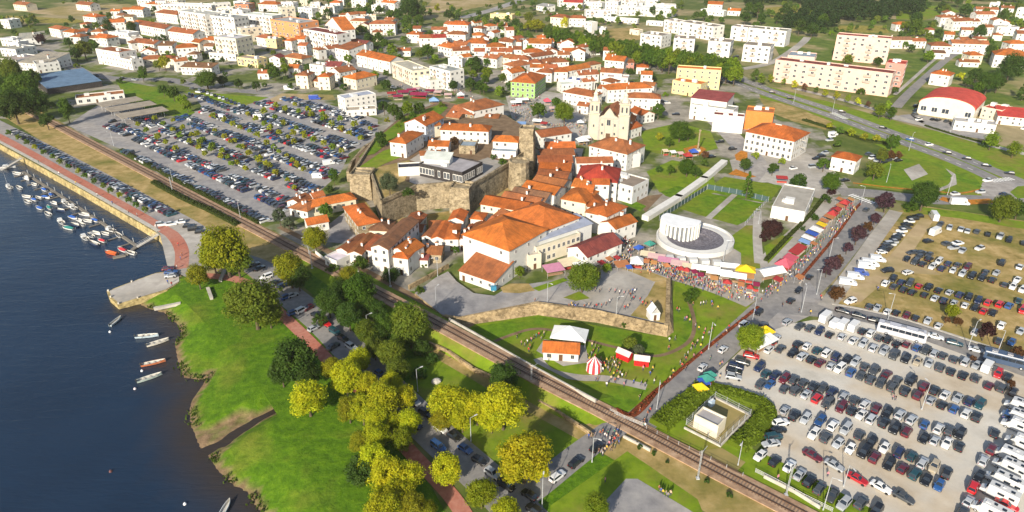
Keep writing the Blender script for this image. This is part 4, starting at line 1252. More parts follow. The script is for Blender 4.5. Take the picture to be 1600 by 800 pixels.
zone('on the north-west edge', 'the riverside hall', (120, 135), 'north-west houses', [
    (217, 38, 257, 45, 11, 7, 'g', 'w', 't'), (262, 48, 301, 53, 11, 7, 'g', 'w', 't'), (206, 65, 240, 69, 10, 6, 'g', 'w', 't'), (246, 71, 268, 71, 9, 5.5, 's', 'w', 'b'), (275, 75, 308, 73, 10, 7, 'h', 'w', 'o'), (314, 61, 334, 63, 9, 6, 'h', 'w', 'o'), (242, 19, 276, 23, 11, 7, 'h', 'w', 't'), (228, 6, 251, 7, 9, 6, 'h', 'w', 'o'),
    (202, 14, 222, 15, 9, 6, 'g', 'w', 'o'), (222, 93, 256, 91, 9, 4, 'h', 'c', 't'), (76, 43, 93, 46, 9, 6, 'h', 'w', 't'), (98, 49, 115, 51, 9, 6, 'h', 'w', 'o'), (109, 57, 125, 58, 9, 5, 'h', 'w', 't'), (141, 57, 166, 60, 10, 6, 'h', 'w', 'o'), (170, 35, 194, 34, 10, 6, 'g', 'w', 'o'), (129, 25, 149, 27, 10, 6, 'h', 'w', 'o'),
    (149, 77, 186, 83, 12, 9, 'f', 'w', 't'), (170, 50, 200, 53, 10, 7, 'f', 'w', 'w'), (196, 54, 205, 60, 8, 5, 'f', 'w', 'e'), (0, 31, 13, 32, 10, 6, 'f', 'w', 'w'), (0, 60, 20, 62, 9, 5, 'f', 'w', 'w'), (10, 66, 28, 67, 9, 4.5, 'f', 'w', 'w'), (30, 60, 62, 58, 14, 5, 'g', 'v', 'g'), (186, 91, 205, 95, 8, 6, 'f', 'w', 'e'), (118, 6, 140, 8, 10, 5, 'g', 'w', 't'), (20, 6, 40, 8, 10, 5, 'g', 'c', 't')])
zone('by the riverside trees', 'the river', (0, 230), 'north-west warehouses', [
    (0, 92, 26, 95, 18, 5, 'f', 'w', 'e'), (28, 97, 68, 100, 22, 5, 's', 'v', 'e'), (56, 101, 92, 97, 14, 5.5, 'f', 'v', 'e'), (0, 76, 24, 78, 16, 5, 'f', 'v', 'e')], cat='warehouse', name='warehouse')
house(74, 138, 158, 126, 40, 3.8, 's', 'k', 'd', rise=2.2, chim=0, win=False, label='wide dark riverside market hall with sloping blue roof behind the tall trees', cat='hall', name='riverside_hall')
house(118, 155, 194, 147, 11, 3.4, 'f', 'w', 't', gap=4, ws=(2.2, 2.0), label='low white hall with glazed bays under a rust coloured roof terrace', cat='hall', name='court_hall')
# --- white blocks and pink blocks in the north east
zone('in the estate', 'the yellow wing', (1090, 115), 'white flat-roofed blocks', [
    (1001, 53, 1034, 57, 15, 8, 'f', 'w', 'a'), (1053, 60.5, 1086, 62, 16, 9, 'f', 'w', 'a'), (1107, 64.5, 1142, 67, 15, 9.5, 'f', 'w', 'a'), (1162, 70.5, 1204, 74, 16, 10, 'f', 'w', 'a'), (1062, 34, 1115, 42.5, 13, 9, 'f', 'w', 'a'), (1038, 31.5, 1061, 35, 11, 8, 'f', 'w', 'a'), (1170, 44, 1229, 49.5, 13, 10, 'f', 'w', 'a'), (1143, 41.5, 1169, 44, 12, 9, 'f', 'w', 'a')], gap=4, cat='apartment block', name='apartment_block')
pr_ = house(1212, 94, 1395, 116, 11, 12.5, 'f', 'p', 'm', gap=4.6, sides='fr', label='very long pink apartment row facing the main avenue', **APT)
pb_ = house(1308, 55, 1393, 61.5, 11, 15, 'f', 'p', 'm', fl=5, gap=4.2, label='tall pink apartment slab set back behind the long row', **APT)
for hs_, fr_, hh_ in ((pr_, (-.36, -.13, .1, .33), 15.0), (pb_, (-.27, .22), 19.0)):
    W_h = max(abs(v.co.x) for v in hs_.children[0].data.vertices) * 2
    D_h = max(abs(v.co.y) for v in hs_.children[0].data.vertices)
    for q_ in fr_:
        mb = MB()
        mb.box(q_ * W_h, -D_h - .25, hh_ / 2, W_h * .05, .55, hh_, 0)
        bay = mb.obj('stair_bay', WALL, hs_, WC['q'])
        for z_ in range(5):
            mb = MB()
            mb.box(q_ * W_h, -D_h - .5, 2.2 + z_ * 3.0, W_h * .028, .12, 1.7)
            mb.obj('bay_opening', GLASS, bay)
house(1385, 98.5, 1415, 101.5, 13, 13, 'f', 'q', 'r', gap=4, label='rose pink apartment tower with red flat roof at the hill road', **APT)
house(1231, 87, 1273, 90.5, 16, 9, 'f', 'p', 'n', gap=4, label='pink block with pale blue roof behind the left end of the long row', **APT)
house(1058, 107, 1127, 111, 9, 11, 'f', 'y', 'o', gap=3.6, label='long yellow building with orange roof at the end of the tree avenue', cat='building', name='yellow_building')
house(1051, 126, 1095, 133, 10, 7.5, 'f', 'y', 'o', label='lower yellow wing with orange roof in front of the long yellow building', cat='building', name='yellow_wing')
house(1080, 152, 1136, 159, 16, 11, 's', 'w', 'm', rise=1.5, win=False, chim=0, label='white cultural hall with big maroon roof beside the main avenue', cat='hall', name='cultural_hall')
house(1079, 164, 1146, 173.5, 10, 8, 'f', 'w', 'g', gap=5, label='white wing with grey flat roof in front of the maroon roofed hall', cat='building', name='cultural_wing')
house(1115, 180, 1163, 184, 7, 9, 'f', 'w', 'm', win=False, label='blank white block with maroon roof between cultural hall and orange block', cat='building', name='white_block')
house(1166, 174, 1209, 178, 11, 10, 'f', 'r', 't', win=False, label='blank orange-red block behind the town hall', cat='building', name='orange_block')
th_ = house(1166, 205, 1241, 220.5, 19, 10, 'h', 'w', 'o', fl=3, gap=2.7, ws=(1.15, 1.7), chim=0, label='large white town hall with orange hipped roof and rows of tall windows', cat='town hall', name='town_hall')
mb = MB()
D_h = max(abs(v.co.y) for v in th_.children[0].data.vertices)
mb.prism([(-3.2, 0), (3.2, 0), (3.2, .8), (-3.2, .8)], 9.6, 12.2)
mb.prism([(-1.6, 0.1), (1.6, 0.1), (1.6, .7), (-1.6, .7)], 12.2, 14.0)
mb.v = [(x, y - D_h - .3, z) for x, y, z in mb.v]
mb.obj('pediment', WALL, th_, WC['w'])
for z_ in (5.0, 8.6):
    mb = MB()
    mb.box(0, -D_h - .12, z_, 30, .25, .3)
    mb.obj('string_course', SURR, th_)
house(1300, 244, 1338, 251.5, 9, 6.6, 'h', 'w', 'o', chim=0, label='small white house with bright orange hipped roof beside the roundabout lawns', cat='house', name='house')
house(1206, 323.5, 1258, 333, 28, 4.6, 'f', 'w', 'e', gap=9, label='long low white market building with beige flat roof beside the stall street', cat='building', name='market_building')
house(1437, 159, 1524, 172, 32, 7, 'v', 'c', 'r', rise=4.6, fl=1, gap=5, ws=(3.4, 3), chim=0, label='sports hall with bright red vaulted roof', cat='sports hall', name='sports_hall')
house(1535, 168, 1566, 174, 14, 6, 'f', 'c', 'r', label='cream annex with red flat roof right of the sports hall', cat='building', name='sports_annexe')
house(1492, 190, 1557, 197, 10, 4.6, 'f', 'w', 'g', label='low white block with grey roof before the sports hall', cat='building', name='low_block')
house(1560, 180, 1612, 185, 14, 5, 's', 'w', 'r', chim=0, label='white shed with red sloping roof at the right of the sports hall', cat='shed', name='sports_shed')
zone('on the north-east hillside', 'the sports hall', (1500, 170), 'hillside houses', [
    (1401, 38, 1422, 38, 8, 5, 'h', 'w', 'o'), (1471, 27, 1495, 27, 9, 7, 'h', 'w', 't'), (1491, 33, 1520, 32, 9, 7, 'g', 'w', 't'), (1476, 53, 1492, 54, 8, 5, 'g', 'w', 'o'), (1445, 46, 1461, 47, 7, 4, 'h', 'w', 't'), (1503, 46, 1524, 47, 7, 5, 'g', 'w', 't'), (1527, 22, 1556, 22, 9, 8, 'g', 'w', 't'), (1526, 14, 1561, 15, 8, 6, 'g', 'w', 't'),
    (1547, 5, 1563, 6, 8, 6, 'f', 'w', 'w'), (1590, 13, 1614, 15, 9, 9, 'f', 'w', 'w'), (1559, 42, 1593, 43, 9, 6, 'f', 'w', 'k'), (1552, 54, 1567, 55, 7, 4, 'h', 'w', 't'), (1380, 62, 1426, 62, 8, 6, 'g', 'w', 'b'), (1456, 71, 1488, 72, 10, 7, 'h', 'w', 't'), (1488, 67, 1546, 69, 9, 7, 'g', 'w', 't'), (1516, 86, 1537, 86, 9, 6, 'h', 'c', 'o'),
    (1500, 96, 1531, 97, 6, 3.4, 'g', 'w', 't'), (1458, 82, 1478, 83, 6, 4, 's', 'w', 'b'), (1555, 85, 1612, 89, 14, 8, 'h', 'w', 'o'), (1579, 68, 1606, 68, 9, 6, 'h', 'w', 'o'), (1455, 114, 1485, 118, 10, 7, 'h', 'w', 'o'), (1590, 52, 1612, 53, 9, 5, 'g', 'w', 't'), (1420, 64, 1448, 64, 8, 5, 'g', 'w', 't'), (1565, 12, 1585, 13, 8, 6, 'g', 'w', 't')])
zone('at the northern edge', 'the tree avenue', (1000, 80), 'houses at the northern edge', [
    (1106, 6, 1129, 7, 10, 7, 'g', 'w', 'o'), (1095, 15, 1131, 18, 8, 4, 'f', 'w', 'w'), (1137, 16, 1157, 17, 8, 4, 'g', 'w', 'o'), (990, 12, 1049, 16, 16, 6, 'f', 'w', 'w'), (946, 3, 966, 4, 10, 9, 'f', 'w', 'w'), (860, 26, 886, 28, 10, 7, 'h', 'c', 't'), (888, 28, 915, 28.5, 9, 6.5, 'h', 'w', 't'), (914, 34, 925, 36, 6, 9, 'f', 'w', 'w'), (924, 44, 946, 45, 7, 4, 'f', 'w', 'e'),
    (880, 3, 910, 4, 10, 6, 'g', 'w', 'r'), (915, 3, 940, 5, 9, 5, 'f', 'w', 'g'), (984, 46, 998, 48, 6, 3.4, 'f', 'c', 't'), (838, 8, 856, 11, 9, 4, 's', 'w', 'g'), (766, 22, 800, 24, 8, 3, 'f', 'y', 'e'), (1010, 33, 1036, 35, 4, 3, 'f', 'v', 'g'), (940, 27, 996, 31, 5, 3, 'f', 'w', 'w')])
# small houses squeezed into what the survey left open
def infill(n, poly, place, near, np_, seed, cols, size=(7, 12), hh=(4, 7), rts='gghx'):
    rr = random.Random(seed)
    pv = [Vector(q) for q in poly]
    xs_, ys_ = [v.x for v in pv], [v.y for v in pv]
    made = tries = 0
    while made < n and tries < 6000:
        tries += 1
        x, y = rr.uniform(min(xs_), max(xs_)), rr.uniform(min(ys_), max(ys_))
        if not inside(Vector((x, y)), pv):
            continue
        Wd, d, h = rr.uniform(*size), rr.uniform(6.5, 9), rr.uniform(*hh)
        p = v2(P(x, y)) + Vector((0, d / 2))
        if any((p - q[0]).length < q[1] * .86 + Wd * .52 for q in HOUSES):
            continue
        a = rad(rr.choice((-12, -6, 3, 10, -30, 40)) + rr.uniform(-5, 5))
        f = Vector((math.cos(a), math.sin(a), 0)) * Wd / 2
        c = P(x, y)
        x1, y1 = Q(c - f + Vector((0, 0, h)))
        x2, y2 = Q(c + f + Vector((0, 0, h)))
        house(x1, y1, x2, y2, d, h, rr.choice(rts), rr.choice('wwwwcw'), rr.choice(cols), place=place, near=near, nearp=P(*np_), group='small infill houses' if rts != 'f' else 'plain flat blocks', cat='house' if rts != 'f' else 'apartment block', name='house' if rts != 'f' else 'apartment_block', desc=None, chim=rr.choice((0, 1)))
        made += 1
infill(16, [(205, 4), (450, 4), (470, 30), (420, 30), (400, 60), (330, 56), (250, 20)], 'amid the estate', 'the river', (0, 230), 21, 'gew', (14, 26), (7, 11), 'f')
infill(12, [(860, 4), (1000, 4), (1100, 14), (1040, 26), (930, 30)], 'beyond the avenue trees', 'the church', (945, 215), 22, 'gew', (14, 30), (5, 8), 'f')
infill(18, [(440, 4), (640, 4), (620, 30), (540, 40), (470, 26)], 'amid northern villas', 'the church', (945, 215), 23, 'ottw', (9, 15), (5, 8), 'ghf')
infill(28, [(795, 66), (880, 60), (1000, 95), (1020, 130), (980, 150), (905, 160), (880, 120), (800, 118)], 'amid the centre', 'the church', (945, 215), 5, 'ott')
infill(20, [(620, 50), (790, 30), (830, 60), (800, 112), (720, 100), (690, 80)], 'amid northern roofs', 'the sandy field', (720, 5), 6, 'ott')
infill(20, [(210, 10), (270, 40), (330, 70), (330, 110), (250, 112), (190, 80), (110, 60), (150, 30)], 'amid north-west villas', 'the river', (0, 230), 7, 'ottb')
infill(16, [(410, 60), (620, 40), (660, 70), (610, 80), (560, 112), (440, 118), (400, 100)], 'amid villa gardens', 'the orange block', (455, 50), 8, 'ottm')
infill(12, [(640, 365), (735, 352), (760, 362), (725, 400), (660, 412)], 'amid lower lanes', 'the arena', (1085, 375), 9, 'ott', (5, 8), (3, 4.5))
infill(14, [(1440, 30), (1610, 10), (1620, 110), (1560, 110), (1480, 60)], 'amid hillside gardens', 'the sports hall', (1500, 170), 10, 'ott', (7, 11))
# canopies beside the car park
for k, (a, b, c_, d_) in enumerate(((158, 166, 222, 155), (172, 174, 243, 162), (188, 184, 262, 171.5))):
    A, B = P(a, b, 4), P(c_, d_, 4)
    f = (B - A)
    W = f.length
    f.normalize()
    n = Vector((-f.y, f.x, 0))
    ctr = (A + B) / 2 + n * 4
    o = root('parking_canopy', Vector((ctr.x, ctr.y, 0)), math.atan2(f.y, f.x))
    tag(o, f'long beige parking canopy on steel posts, {("farthest from", "between the other two near", "closest to")[k]} the car park lane', 'canopy', 'parking canopies')
    mb = MB()
    mb.box(0, 0, 4.0, W, 12, 0.3)
    mb.obj('canopy_roof', FLAT, o, (.36, .31, .245))
    for i in range(6):
        for s in (-1, 1):
            mb = MB()
            mb.cyl((i + .5) / 6 * W - W / 2, s * 3, -0.2, 3.85, 0.13)
            mb.obj('post', STEEL, o)

# ---------------------------------------------------------------- church with two bell towers
A, B = P(919, 217), P(980, 222)
f = (B - A)
W = f.length
f.normalize()
n = Vector((-f.y, f.x, 0))
ch = root('church', (A + B) / 2, math.atan2(f.y, f.x))
tag(ch, 'white baroque church with two bell towers and orange nave roof', 'church')
tw = W * 0.25
mb = MB()
X = W / 2
hf = 14.5
mb.face([(-X + tw, 0, -1), (X - tw, 0, -1), (X - tw, 0, hf), (X * .28, 0, hf + 1.4), (X * .13, 0, hf + 4.2), (0, 0, hf + 6.0), (-X * .13, 0, hf + 4.2), (-X * .28, 0, hf + 1.4), (-X + tw, 0, hf)])
mb.face([(X - tw, 1.2, -1), (-X + tw, 1.2, -1), (-X + tw, 1.2, hf), (-X * .28, 1.2, hf + 1.4), (-X * .13, 1.2, hf + 4.2), (0, 1.2, hf + 6.0), (X * .13, 1.2, hf + 4.2), (X * .28, 1.2, hf + 1.4), (X - tw, 1.2, hf)])
pr = [(X - tw, hf), (X * .28, hf + 1.4), (X * .13, hf + 4.2), (0, hf + 6.0), (-X * .13, hf + 4.2), (-X * .28, hf + 1.4), (-X + tw, hf)]
for k in range(6):
    (xa, za), (xb, zb2) = pr[k], pr[k + 1]
    mb.face([(xa, -0.15, za + .05), (xa, 1.35, za + .05), (xb, 1.35, zb2 + .05), (xb, -0.15, zb2 + .05)])
mb.obj('facade', WALL, ch, (0.56, 0.49, 0.37))
for xx in (-X + tw + .4, -X * .22, X * .22, X - tw - .4):
    mb = MB()
    mb.box(xx, -0.12, hf / 2, 0.8, 0.3, hf)
    mb.obj('pilaster', SURR, ch)
mb = MB()
mb.box(0, -0.14, hf - .2, W - 2 * tw, .34, .7)
mb.obj('cornice', SURR, ch)
link('facade_window', WINS, ch, None, (0, -0.05, hf - 3), 0, (2.2, 0.3, 4.2))
link('church_door', DOOR, ch, None, (0, -0.05, 2.4), 0, (2.6, 0.3, 4.8))
for s in (-1, 1):
    for zc in (4.5, 10.0):
        link('facade_window', WINS, ch, None, (s * W * 0.16, -0.05, zc), 0, (1.0, 0.25, 1.9))
for s in (-1, 1):
    cx = s * (X - tw / 2)
    mb = MB()
    mb.box(cx, tw / 2 - 0.4, 7.6, tw, tw, 17.2)
    mb.box(cx, tw / 2 - 0.4, 16.5, tw + .9, tw + .9, 0.6)
    mb.box(cx, tw / 2 - 0.4, 20.1, tw * .92, tw * .92, 6.8)
    mb.box(cx, tw / 2 - 0.4, 23.7, tw + .7, tw + .7, 0.6)
    for a in (-1, 1):
        for b in (-1, 1):
            mb.cyl(cx + a * tw * .42, tw / 2 - 0.4 + b * tw * .42, 23.9, 25.8, 0.35, 0.05, 6)
    t = mb.obj('bell_tower', WALL, ch, (0.56, 0.49, 0.37))
    for a in (-1, 1):
        for b in (-1, 1):
            mb = MB()
            mb.box(cx + a * tw * .47, tw / 2 - 0.4 + b * tw * .47, 8, .7, .7, 16.2)
            mb.box(cx + a * tw * .43, tw / 2 - 0.4 + b * tw * .43, 20, .6, .6, 6.6)
            mb.obj('corner_stone', SURR, t)
    for zz, q in ((16.9, .9), (24.05, .8)):
        mb = MB()
        mb.box(cx, tw / 2 - 0.4, zz, tw + q, tw + q, .3)
        mb.obj('cornice', SURR, t)
    for sx in (-.22, .22):
        link('belfry_opening', WINS, t, None, (cx + sx * tw, -0.4 + tw * .04 - 0.02, 20.0), 0, (1.0, 0.25, 4.0))
        link('belfry_opening', WINS, t, None, (cx + tw * .46 + 0.02, tw / 2 - .4 + sx * tw, 20.0), math.pi / 2, (1.0, 0.25, 4.0))
    link('tower_window', WINS, t, None, (cx, -0.42, 9), 0, (0.9, 0.25, 1.8))
    mb = MB()
    prof = [(tw * .42, 24), (tw * .40, 25.2), (tw * .25, 26.2), (tw * .2, 27.5), (tw * .24, 28.3), (tw * .12, 29.5), (tw * .05, 31.5), (0.05, 34)]
    mb.loft([[(cx + r * math.cos(math.pi * k / 4), tw / 2 - .4 + r * math.sin(math.pi * k / 4), z) for k in range(8)] for r, z in prof])
    mb.obj('spire', WALL, t, (0.62, 0.56, 0.45))
mb = MB()
mb.box(0, 17, 5, W * .62, 30, 12)
mb.box(0, 38, 3.5, W * .5, 12, 9)
mb.box(W * .42, 22, 2.8, W * .24, 18, 7.6)
mb.obj('nave', WALL, ch, WC['w'])
g = gable_prism(W * .62, 30, 11.1, 4.6, 0.4, 'y')
g.v = [(x, y + 17, z) for x, y, z in g.v]
g.obj('nave_roof', ROOF, ch, RC['t'])
g = gable_prism(W * .5, 12, 8.1, 3.4, 0.4, 'y')
g.v = [(x, y + 38.2, z) for x, y, z in g.v]
g.obj('chancel_roof', ROOF, ch, RC['o'])
g = gable_prism(18, W * .24, 6.7, 1.6, 0.3, 'x')
M = Matrix.Translation((W * .42, 22, 0)) @ Matrix.Rotation(math.pi / 2, 4, 'Z')
g.v = [tuple(M @ Vector(v)) for v in g.v]
g.obj('aisle_roof', ROOF, ch, RC['o'])

ch.scale = (1, 1, .84)
# ---------------------------------------------------------------- castle
cq = [(553, 268), (580, 272), (596, 316), (650, 292), (709, 287), (736, 292), (797, 255), (818, 240), (830, 205), (790, 180), (750, 170), (690, 158), (630, 180), (590, 212), (556, 244)]
cw = [P(x, y, CZ) for x, y in cq]
cc = sum(cw, Vector()) / len(cw)
castle = root('castle', Vector((cc.x, cc.y, 0)))
tag(castle, 'medieval stone castle with battered walls, corner bastions and dry courtyards', 'castle')
loc = lambda p: p - castle.location
mb = MB()
n_ = len(cw)
ctr2 = Vector((cc.x, cc.y, 0))
outb = []
for p in cw:
    dv = (Vector((p.x, p.y, 0)) - ctr2).normalized()
    outb.append(Vector((p.x, p.y, 0)) + dv * 1.1)
for k in range(n_):
    j = (k + 1) % n_
    a, b = loc(Vector((outb[k].x, outb[k].y, -1))), loc(Vector((outb[j].x, outb[j].y, -1)))
    c_, d_ = loc(Vector((cw[j].x, cw[j].y, CZ))), loc(Vector((cw[k].x, cw[k].y, CZ)))
    mb.face([b, a, d_, c_])
mb.obj('curtain_wall', STONE, castle)
tri = tessellate_polygon([cw])
mb = MB()
mb.v = [tuple(loc(Vector((p.x, p.y, CZ - 0.1)))) for p in cw]
for t in tri:
    a, b, c_ = (Vector(mb.v[k]) for k in t)
    t = t if (b - a).cross(c_ - a).z > 0 else (t[0], t[2], t[1])
    mb.f.append(tuple(t))
    mb.m.append(0)
    mb.uv.append(None)
mb.obj('courtyard', G_SOIL, castle)
def court(name, px, dz, m):
    pts = [P(x, y, CZ + dz) - castle.location for x, y in px]
    mb = MB()
    mb.v = [tuple(p) for p in pts]
    for t in tessellate_polygon([pts]):
        a, b, c_ = (pts[k] for k in t)
        t = t if (b - a).cross(c_ - a).z > 0 else (t[0], t[2], t[1])
        mb.f.append(tuple(t))
        mb.m.append(0)
        mb.uv.append(None)
    mb.obj(name, m, castle)
court('paved_terrace', [(640, 284), (652, 289), (709, 284), (735, 289), (790, 254), (762, 246), (716, 262), (660, 258), (640, 270)], .0, G_PAVE)
court('dry_lawn', [(585, 262), (640, 250), (640, 268), (632, 282), (650, 289), (600, 312), (584, 272)], .02, G_DRY)
court('alley', [(640, 250), (668, 232), (690, 212), (700, 214), (700, 232), (660, 256)], .03, G_PAVE)
court('upper_garden', [(560, 246), (592, 214), (632, 182), (690, 162), (700, 168), (668, 196), (640, 196), (608, 222), (585, 240)], .05, G_GRASS)
court('garden', [(560, 262), (598, 236), (628, 226), (640, 240), (600, 256), (576, 270)], .04, G_LAWN)
def wall_run(name, pts, zb, zt, th, m, parent=None, merlon=False, center=None):
    mb = MB()
    pts = [Vector(p) for p in pts]
    for k in range(len(pts) - 1):
        a, b = pts[k], pts[k + 1]
        t = b - a
        t.z = 0
        L_ = t.length
        t.normalize()
        M = Matrix.Translation((a.x, a.y, 0)) @ Matrix.Rotation(math.atan2(t.y, t.x), 4, 'Z')
        mb.box(L_ / 2, 0, (zb + zt) / 2, L_ + (th * .9 if k < len(pts) - 2 else 0), th, zt - zb, 0, M)
        if merlon:
            q = 0.6
            while q < L_ - .6:
                mb.box(q, th * .2, zt + 0.45, 1.1, th * .5, 0.9, 0, M)
                q += 2.2
    return mb.obj(name, m, parent)
par = [loc(p) for p in cw]
for seg in ([13, 0], [0, 1], [1, 2], [2, 3, 4], [4, 5], [5, 6, 7]):
    wall_run('parapet', [par[k] for k in seg], CZ - 0.4, CZ + 1.0, 0.9, STONE, castle)
def tower(px, py, zt, r, rt, h0=-1, n=4, name='bastion', rot=0.7):
    p = loc(P(px, py, zt))
    mb = MB()
    mb.loft([[(p.x + rr_ * math.cos(rot + 2 * math.pi * k / n), p.y + rr_ * math.sin(rot + 2 * math.pi * k / n), z) for k in range(n)] for rr_, z in ((rt * 1.12, h0), (rt, zt))])
    mb.loft([[(p.x + rr_ * math.cos(rot + 2 * math.pi * k / n), p.y + rr_ * math.sin(rot + 2 * math.pi * k / n), z) for k in range(n)] for rr_, z in ((rt + .25, zt), (rt + .25, zt + .9), (rt - .5, zt + .9), (rt - .5, zt + .1))])
    return mb.obj(name, STONE, castle)
tower(566, 270, CZ + .5, 4, 6.0)
tower(722, 291, CZ + .4, 4, 5.6, rot=0.55)
tower(811, 253, CZ + 2.0, 4, 4.4, n=12)
tower(826, 222, 15, 4, 3.6, rot=0.6, name='keep')
tower(824, 201, 21, 4, 4.4, rot=0.6, name='keep')
# covered wall walk towards the car park
wp = [P(x, y, 5.0) for x, y in ((594, 214), (570, 228), (549, 252), (543, 268))]
outer = wall_run('outer_wall', [loc(p) for p in wp], -1, 5.0, 1.2, STONE, castle)
wp = [P(x, y, 5.0) for x, y in ((602, 217), (582, 230), (562, 256))]
wall_run('outer_wall', [loc(p) for p in wp], -1, 6.0, 1.2, STONE, castle)
# shaded ramp
# ---------------------------------------------------------------- rampart plaza with its battered wall
rp = [(648, 458), (690, 491), (712, 496), (840, 473), (935, 484), (1044, 508), (1047, 434), (1010, 421), (968, 418), (930, 421), (890, 436), (850, 440), (796, 448), (772, 462), (740, 458), (714, 440), (700, 424), (680, 434)]
RZ = 0.9
rw = [P(x, y, RZ) for x, y in rp]
cr = sum(rw, Vector()) / len(rw)
ramp_o = root('rampart', Vector((cr.x, cr.y, 0)))
tag(ramp_o, 'old rampart terrace with a battered tan stone wall above the fair lawn', 'rampart')
lo_px = [(690, 500), (715, 510), (842, 493), (935, 505), (1042, 528), (1053, 520), (1050, 440)]
hi_px = [(690, 493), (712, 497), (840, 474), (935, 485), (1044, 509), (1046.5, 500), (1047.5, 434)]
mb = MB()
for k in range(len(lo_px) - 1):
    a, b = P(*lo_px[k], -0.1) - ramp_o.location, P(*lo_px[k + 1], -0.1) - ramp_o.location
    c_, d_ = P(*hi_px[k + 1], RZ + 1.2) - ramp_o.location, P(*hi_px[k], RZ + 1.2) - ramp_o.location
    mb.face([a, b, c_, d_])
    inw = Vector((0, 0, 0))
    e_, g_ = c_ + (Vector((0, 0, 0)) - c_).normalized() * 1.3, d_ + (Vector((0, 0, 0)) - d_).normalized() * 1.3
    e_.z = g_.z = RZ + 1.2
    mb.face([d_, c_, e_, g_])
    e2, g2 = e_.copy(), g_.copy()
    e2.z = g2.z = RZ - 0.2
    mb.face([g_, e_, e2, g2])
mb.obj('battered_wall', RAMPART, ramp_o)
def top_sheet(name, px, z, m):
    pts = [P(x, y, z) - ramp_o.location for x, y in px]
    mb = MB()
    mb.v = [tuple(p) for p in pts]
    for t in tessellate_polygon([pts]):
        a, b, c_ = (pts[k] for k in t)
        t = t if (b - a).cross(c_ - a).z > 0 else (t[0], t[2], t[1])
        mb.f.append(tuple(t))
        mb.m.append(0)
        mb.uv.append(None)
    return mb.obj(name, m, ramp_o)
top_sheet('terrace', rp, RZ, G_ASPH)
top_sheet('cobbled_square', [(928, 482), (985, 492), (1012, 458), (1022, 438), (975, 420), (958, 428), (905, 466)], RZ + .02, G_PAVE)
top_sheet('dry_corner', [(985, 493), (1042, 506), (1045.5, 436), (1024, 440), (1012, 462)], RZ + .03, G_DRY)
top_sheet('dry_edge', [(968, 419), (1010, 422), (1046, 436), (1022, 440), (985, 424)], RZ + .025, G_DRY)
top_sheet('dry_island', [(782, 449), (796, 443), (826, 443), (836, 454), (812, 458), (786, 457)], RZ + .03, G_DRY)
top_sheet('tree_island', [(880, 465), (905, 455), (922, 466), (900, 470)], RZ + .03, G_LAWN)
top_sheet('hedge_verge', [(832, 450), (880, 434), (888, 438), (842, 455)], RZ + .03, G_LAWN)
mb = MB()
for k in range(len(rp)):
    a, b = rw[k] - ramp_o.location, rw[(k + 1) % len(rp)] - ramp_o.location
    dn = Vector((0, 0, -RZ - 0.3))
    mb.face([b + Vector((0, 0, -.02)), a + Vector((0, 0, -.02)), a + dn, b + dn])
mb.obj('retaining_edge', RAMPART, ramp_o)
def wall_thing(name, label, px, h, th, m, cat='wall', z=0.0, col=None):
    pts = [P(x, y, z) for x, y in px]
    c0 = sum(pts, Vector()) / len(pts)
    mb = MB()
    for k in range(len(pts) - 1):
        a, b = pts[k] - c0, pts[k + 1] - c0
        t = b - a
        L_ = t.length
        M = Matrix.Translation((a.x, a.y, 0)) @ Matrix.Rotation(math.atan2(t.y, t.x), 4, 'Z')
        mb.box(L_ / 2, 0, h / 2 - .15, L_ + th * .8, th, h + .3, 0, M)
    o = mb.obj(name, m, None, col, loc=Vector((c0.x, c0.y, z)))
    return tag(o, label, cat)
wall_thing('stone_wall', 'tan stone wall along the drive above the empty asphalt yard', [(640, 452), (668, 437), (700, 419)], 1.6, 0.6, RAMPART)
wall_thing('white_wall', 'long white wall running from the hall square down to the arena', [(1010, 343), (1060, 312), (1100, 283), (1130, 257)], 2.0, 3.0, WALL, col=WC['w'])
wall_thing('yard_wall', 'white curved wall between railway and the white gabled houses', [(494, 398), (505, 407), (518, 413), (530, 413)], 1.6, 0.3, WALL, col=WC['w'])
wall_thing('retaining_wall', 'dark low stone retaining wall beside the sunken lawn below the tracks', [(672, 540), (700, 552), (740, 580), (790, 602)], 1.2, 0.6, RAMPART)
wall_thing('plot_wall', 'stepped stone wall below the crossing beside the park lawn', [(842, 630), (870, 645), (905, 668), (925, 682)], 1.0, 0.5, RAMPART)
wall_thing('embankment_wall', 'long pale stone parapet between railway and sunken fair lawn', [(702, 500), (760, 533), (830, 573), (900, 611), (930, 627)], .7, 0.4, CONC, z=2.45)
wall_thing('verge_wall', 'pale kerb wall along the tracks opposite the substation', [(975, 684), (995, 694), (1015, 705)], 0.7, 0.4, CONC)
wall_thing('lane_wall', 'low concrete wall between the tracks and the gravel car park', [(1194, 747), (1240, 770), (1280, 795)], 0.9, 0.3, CONC)
wall_thing('garden_wall', 'low stone wall at the foot of the castle slope', [(600, 376), (650, 372), (700, 358), (740, 344), (770, 320)], 1.4, 0.5, RAMPART)

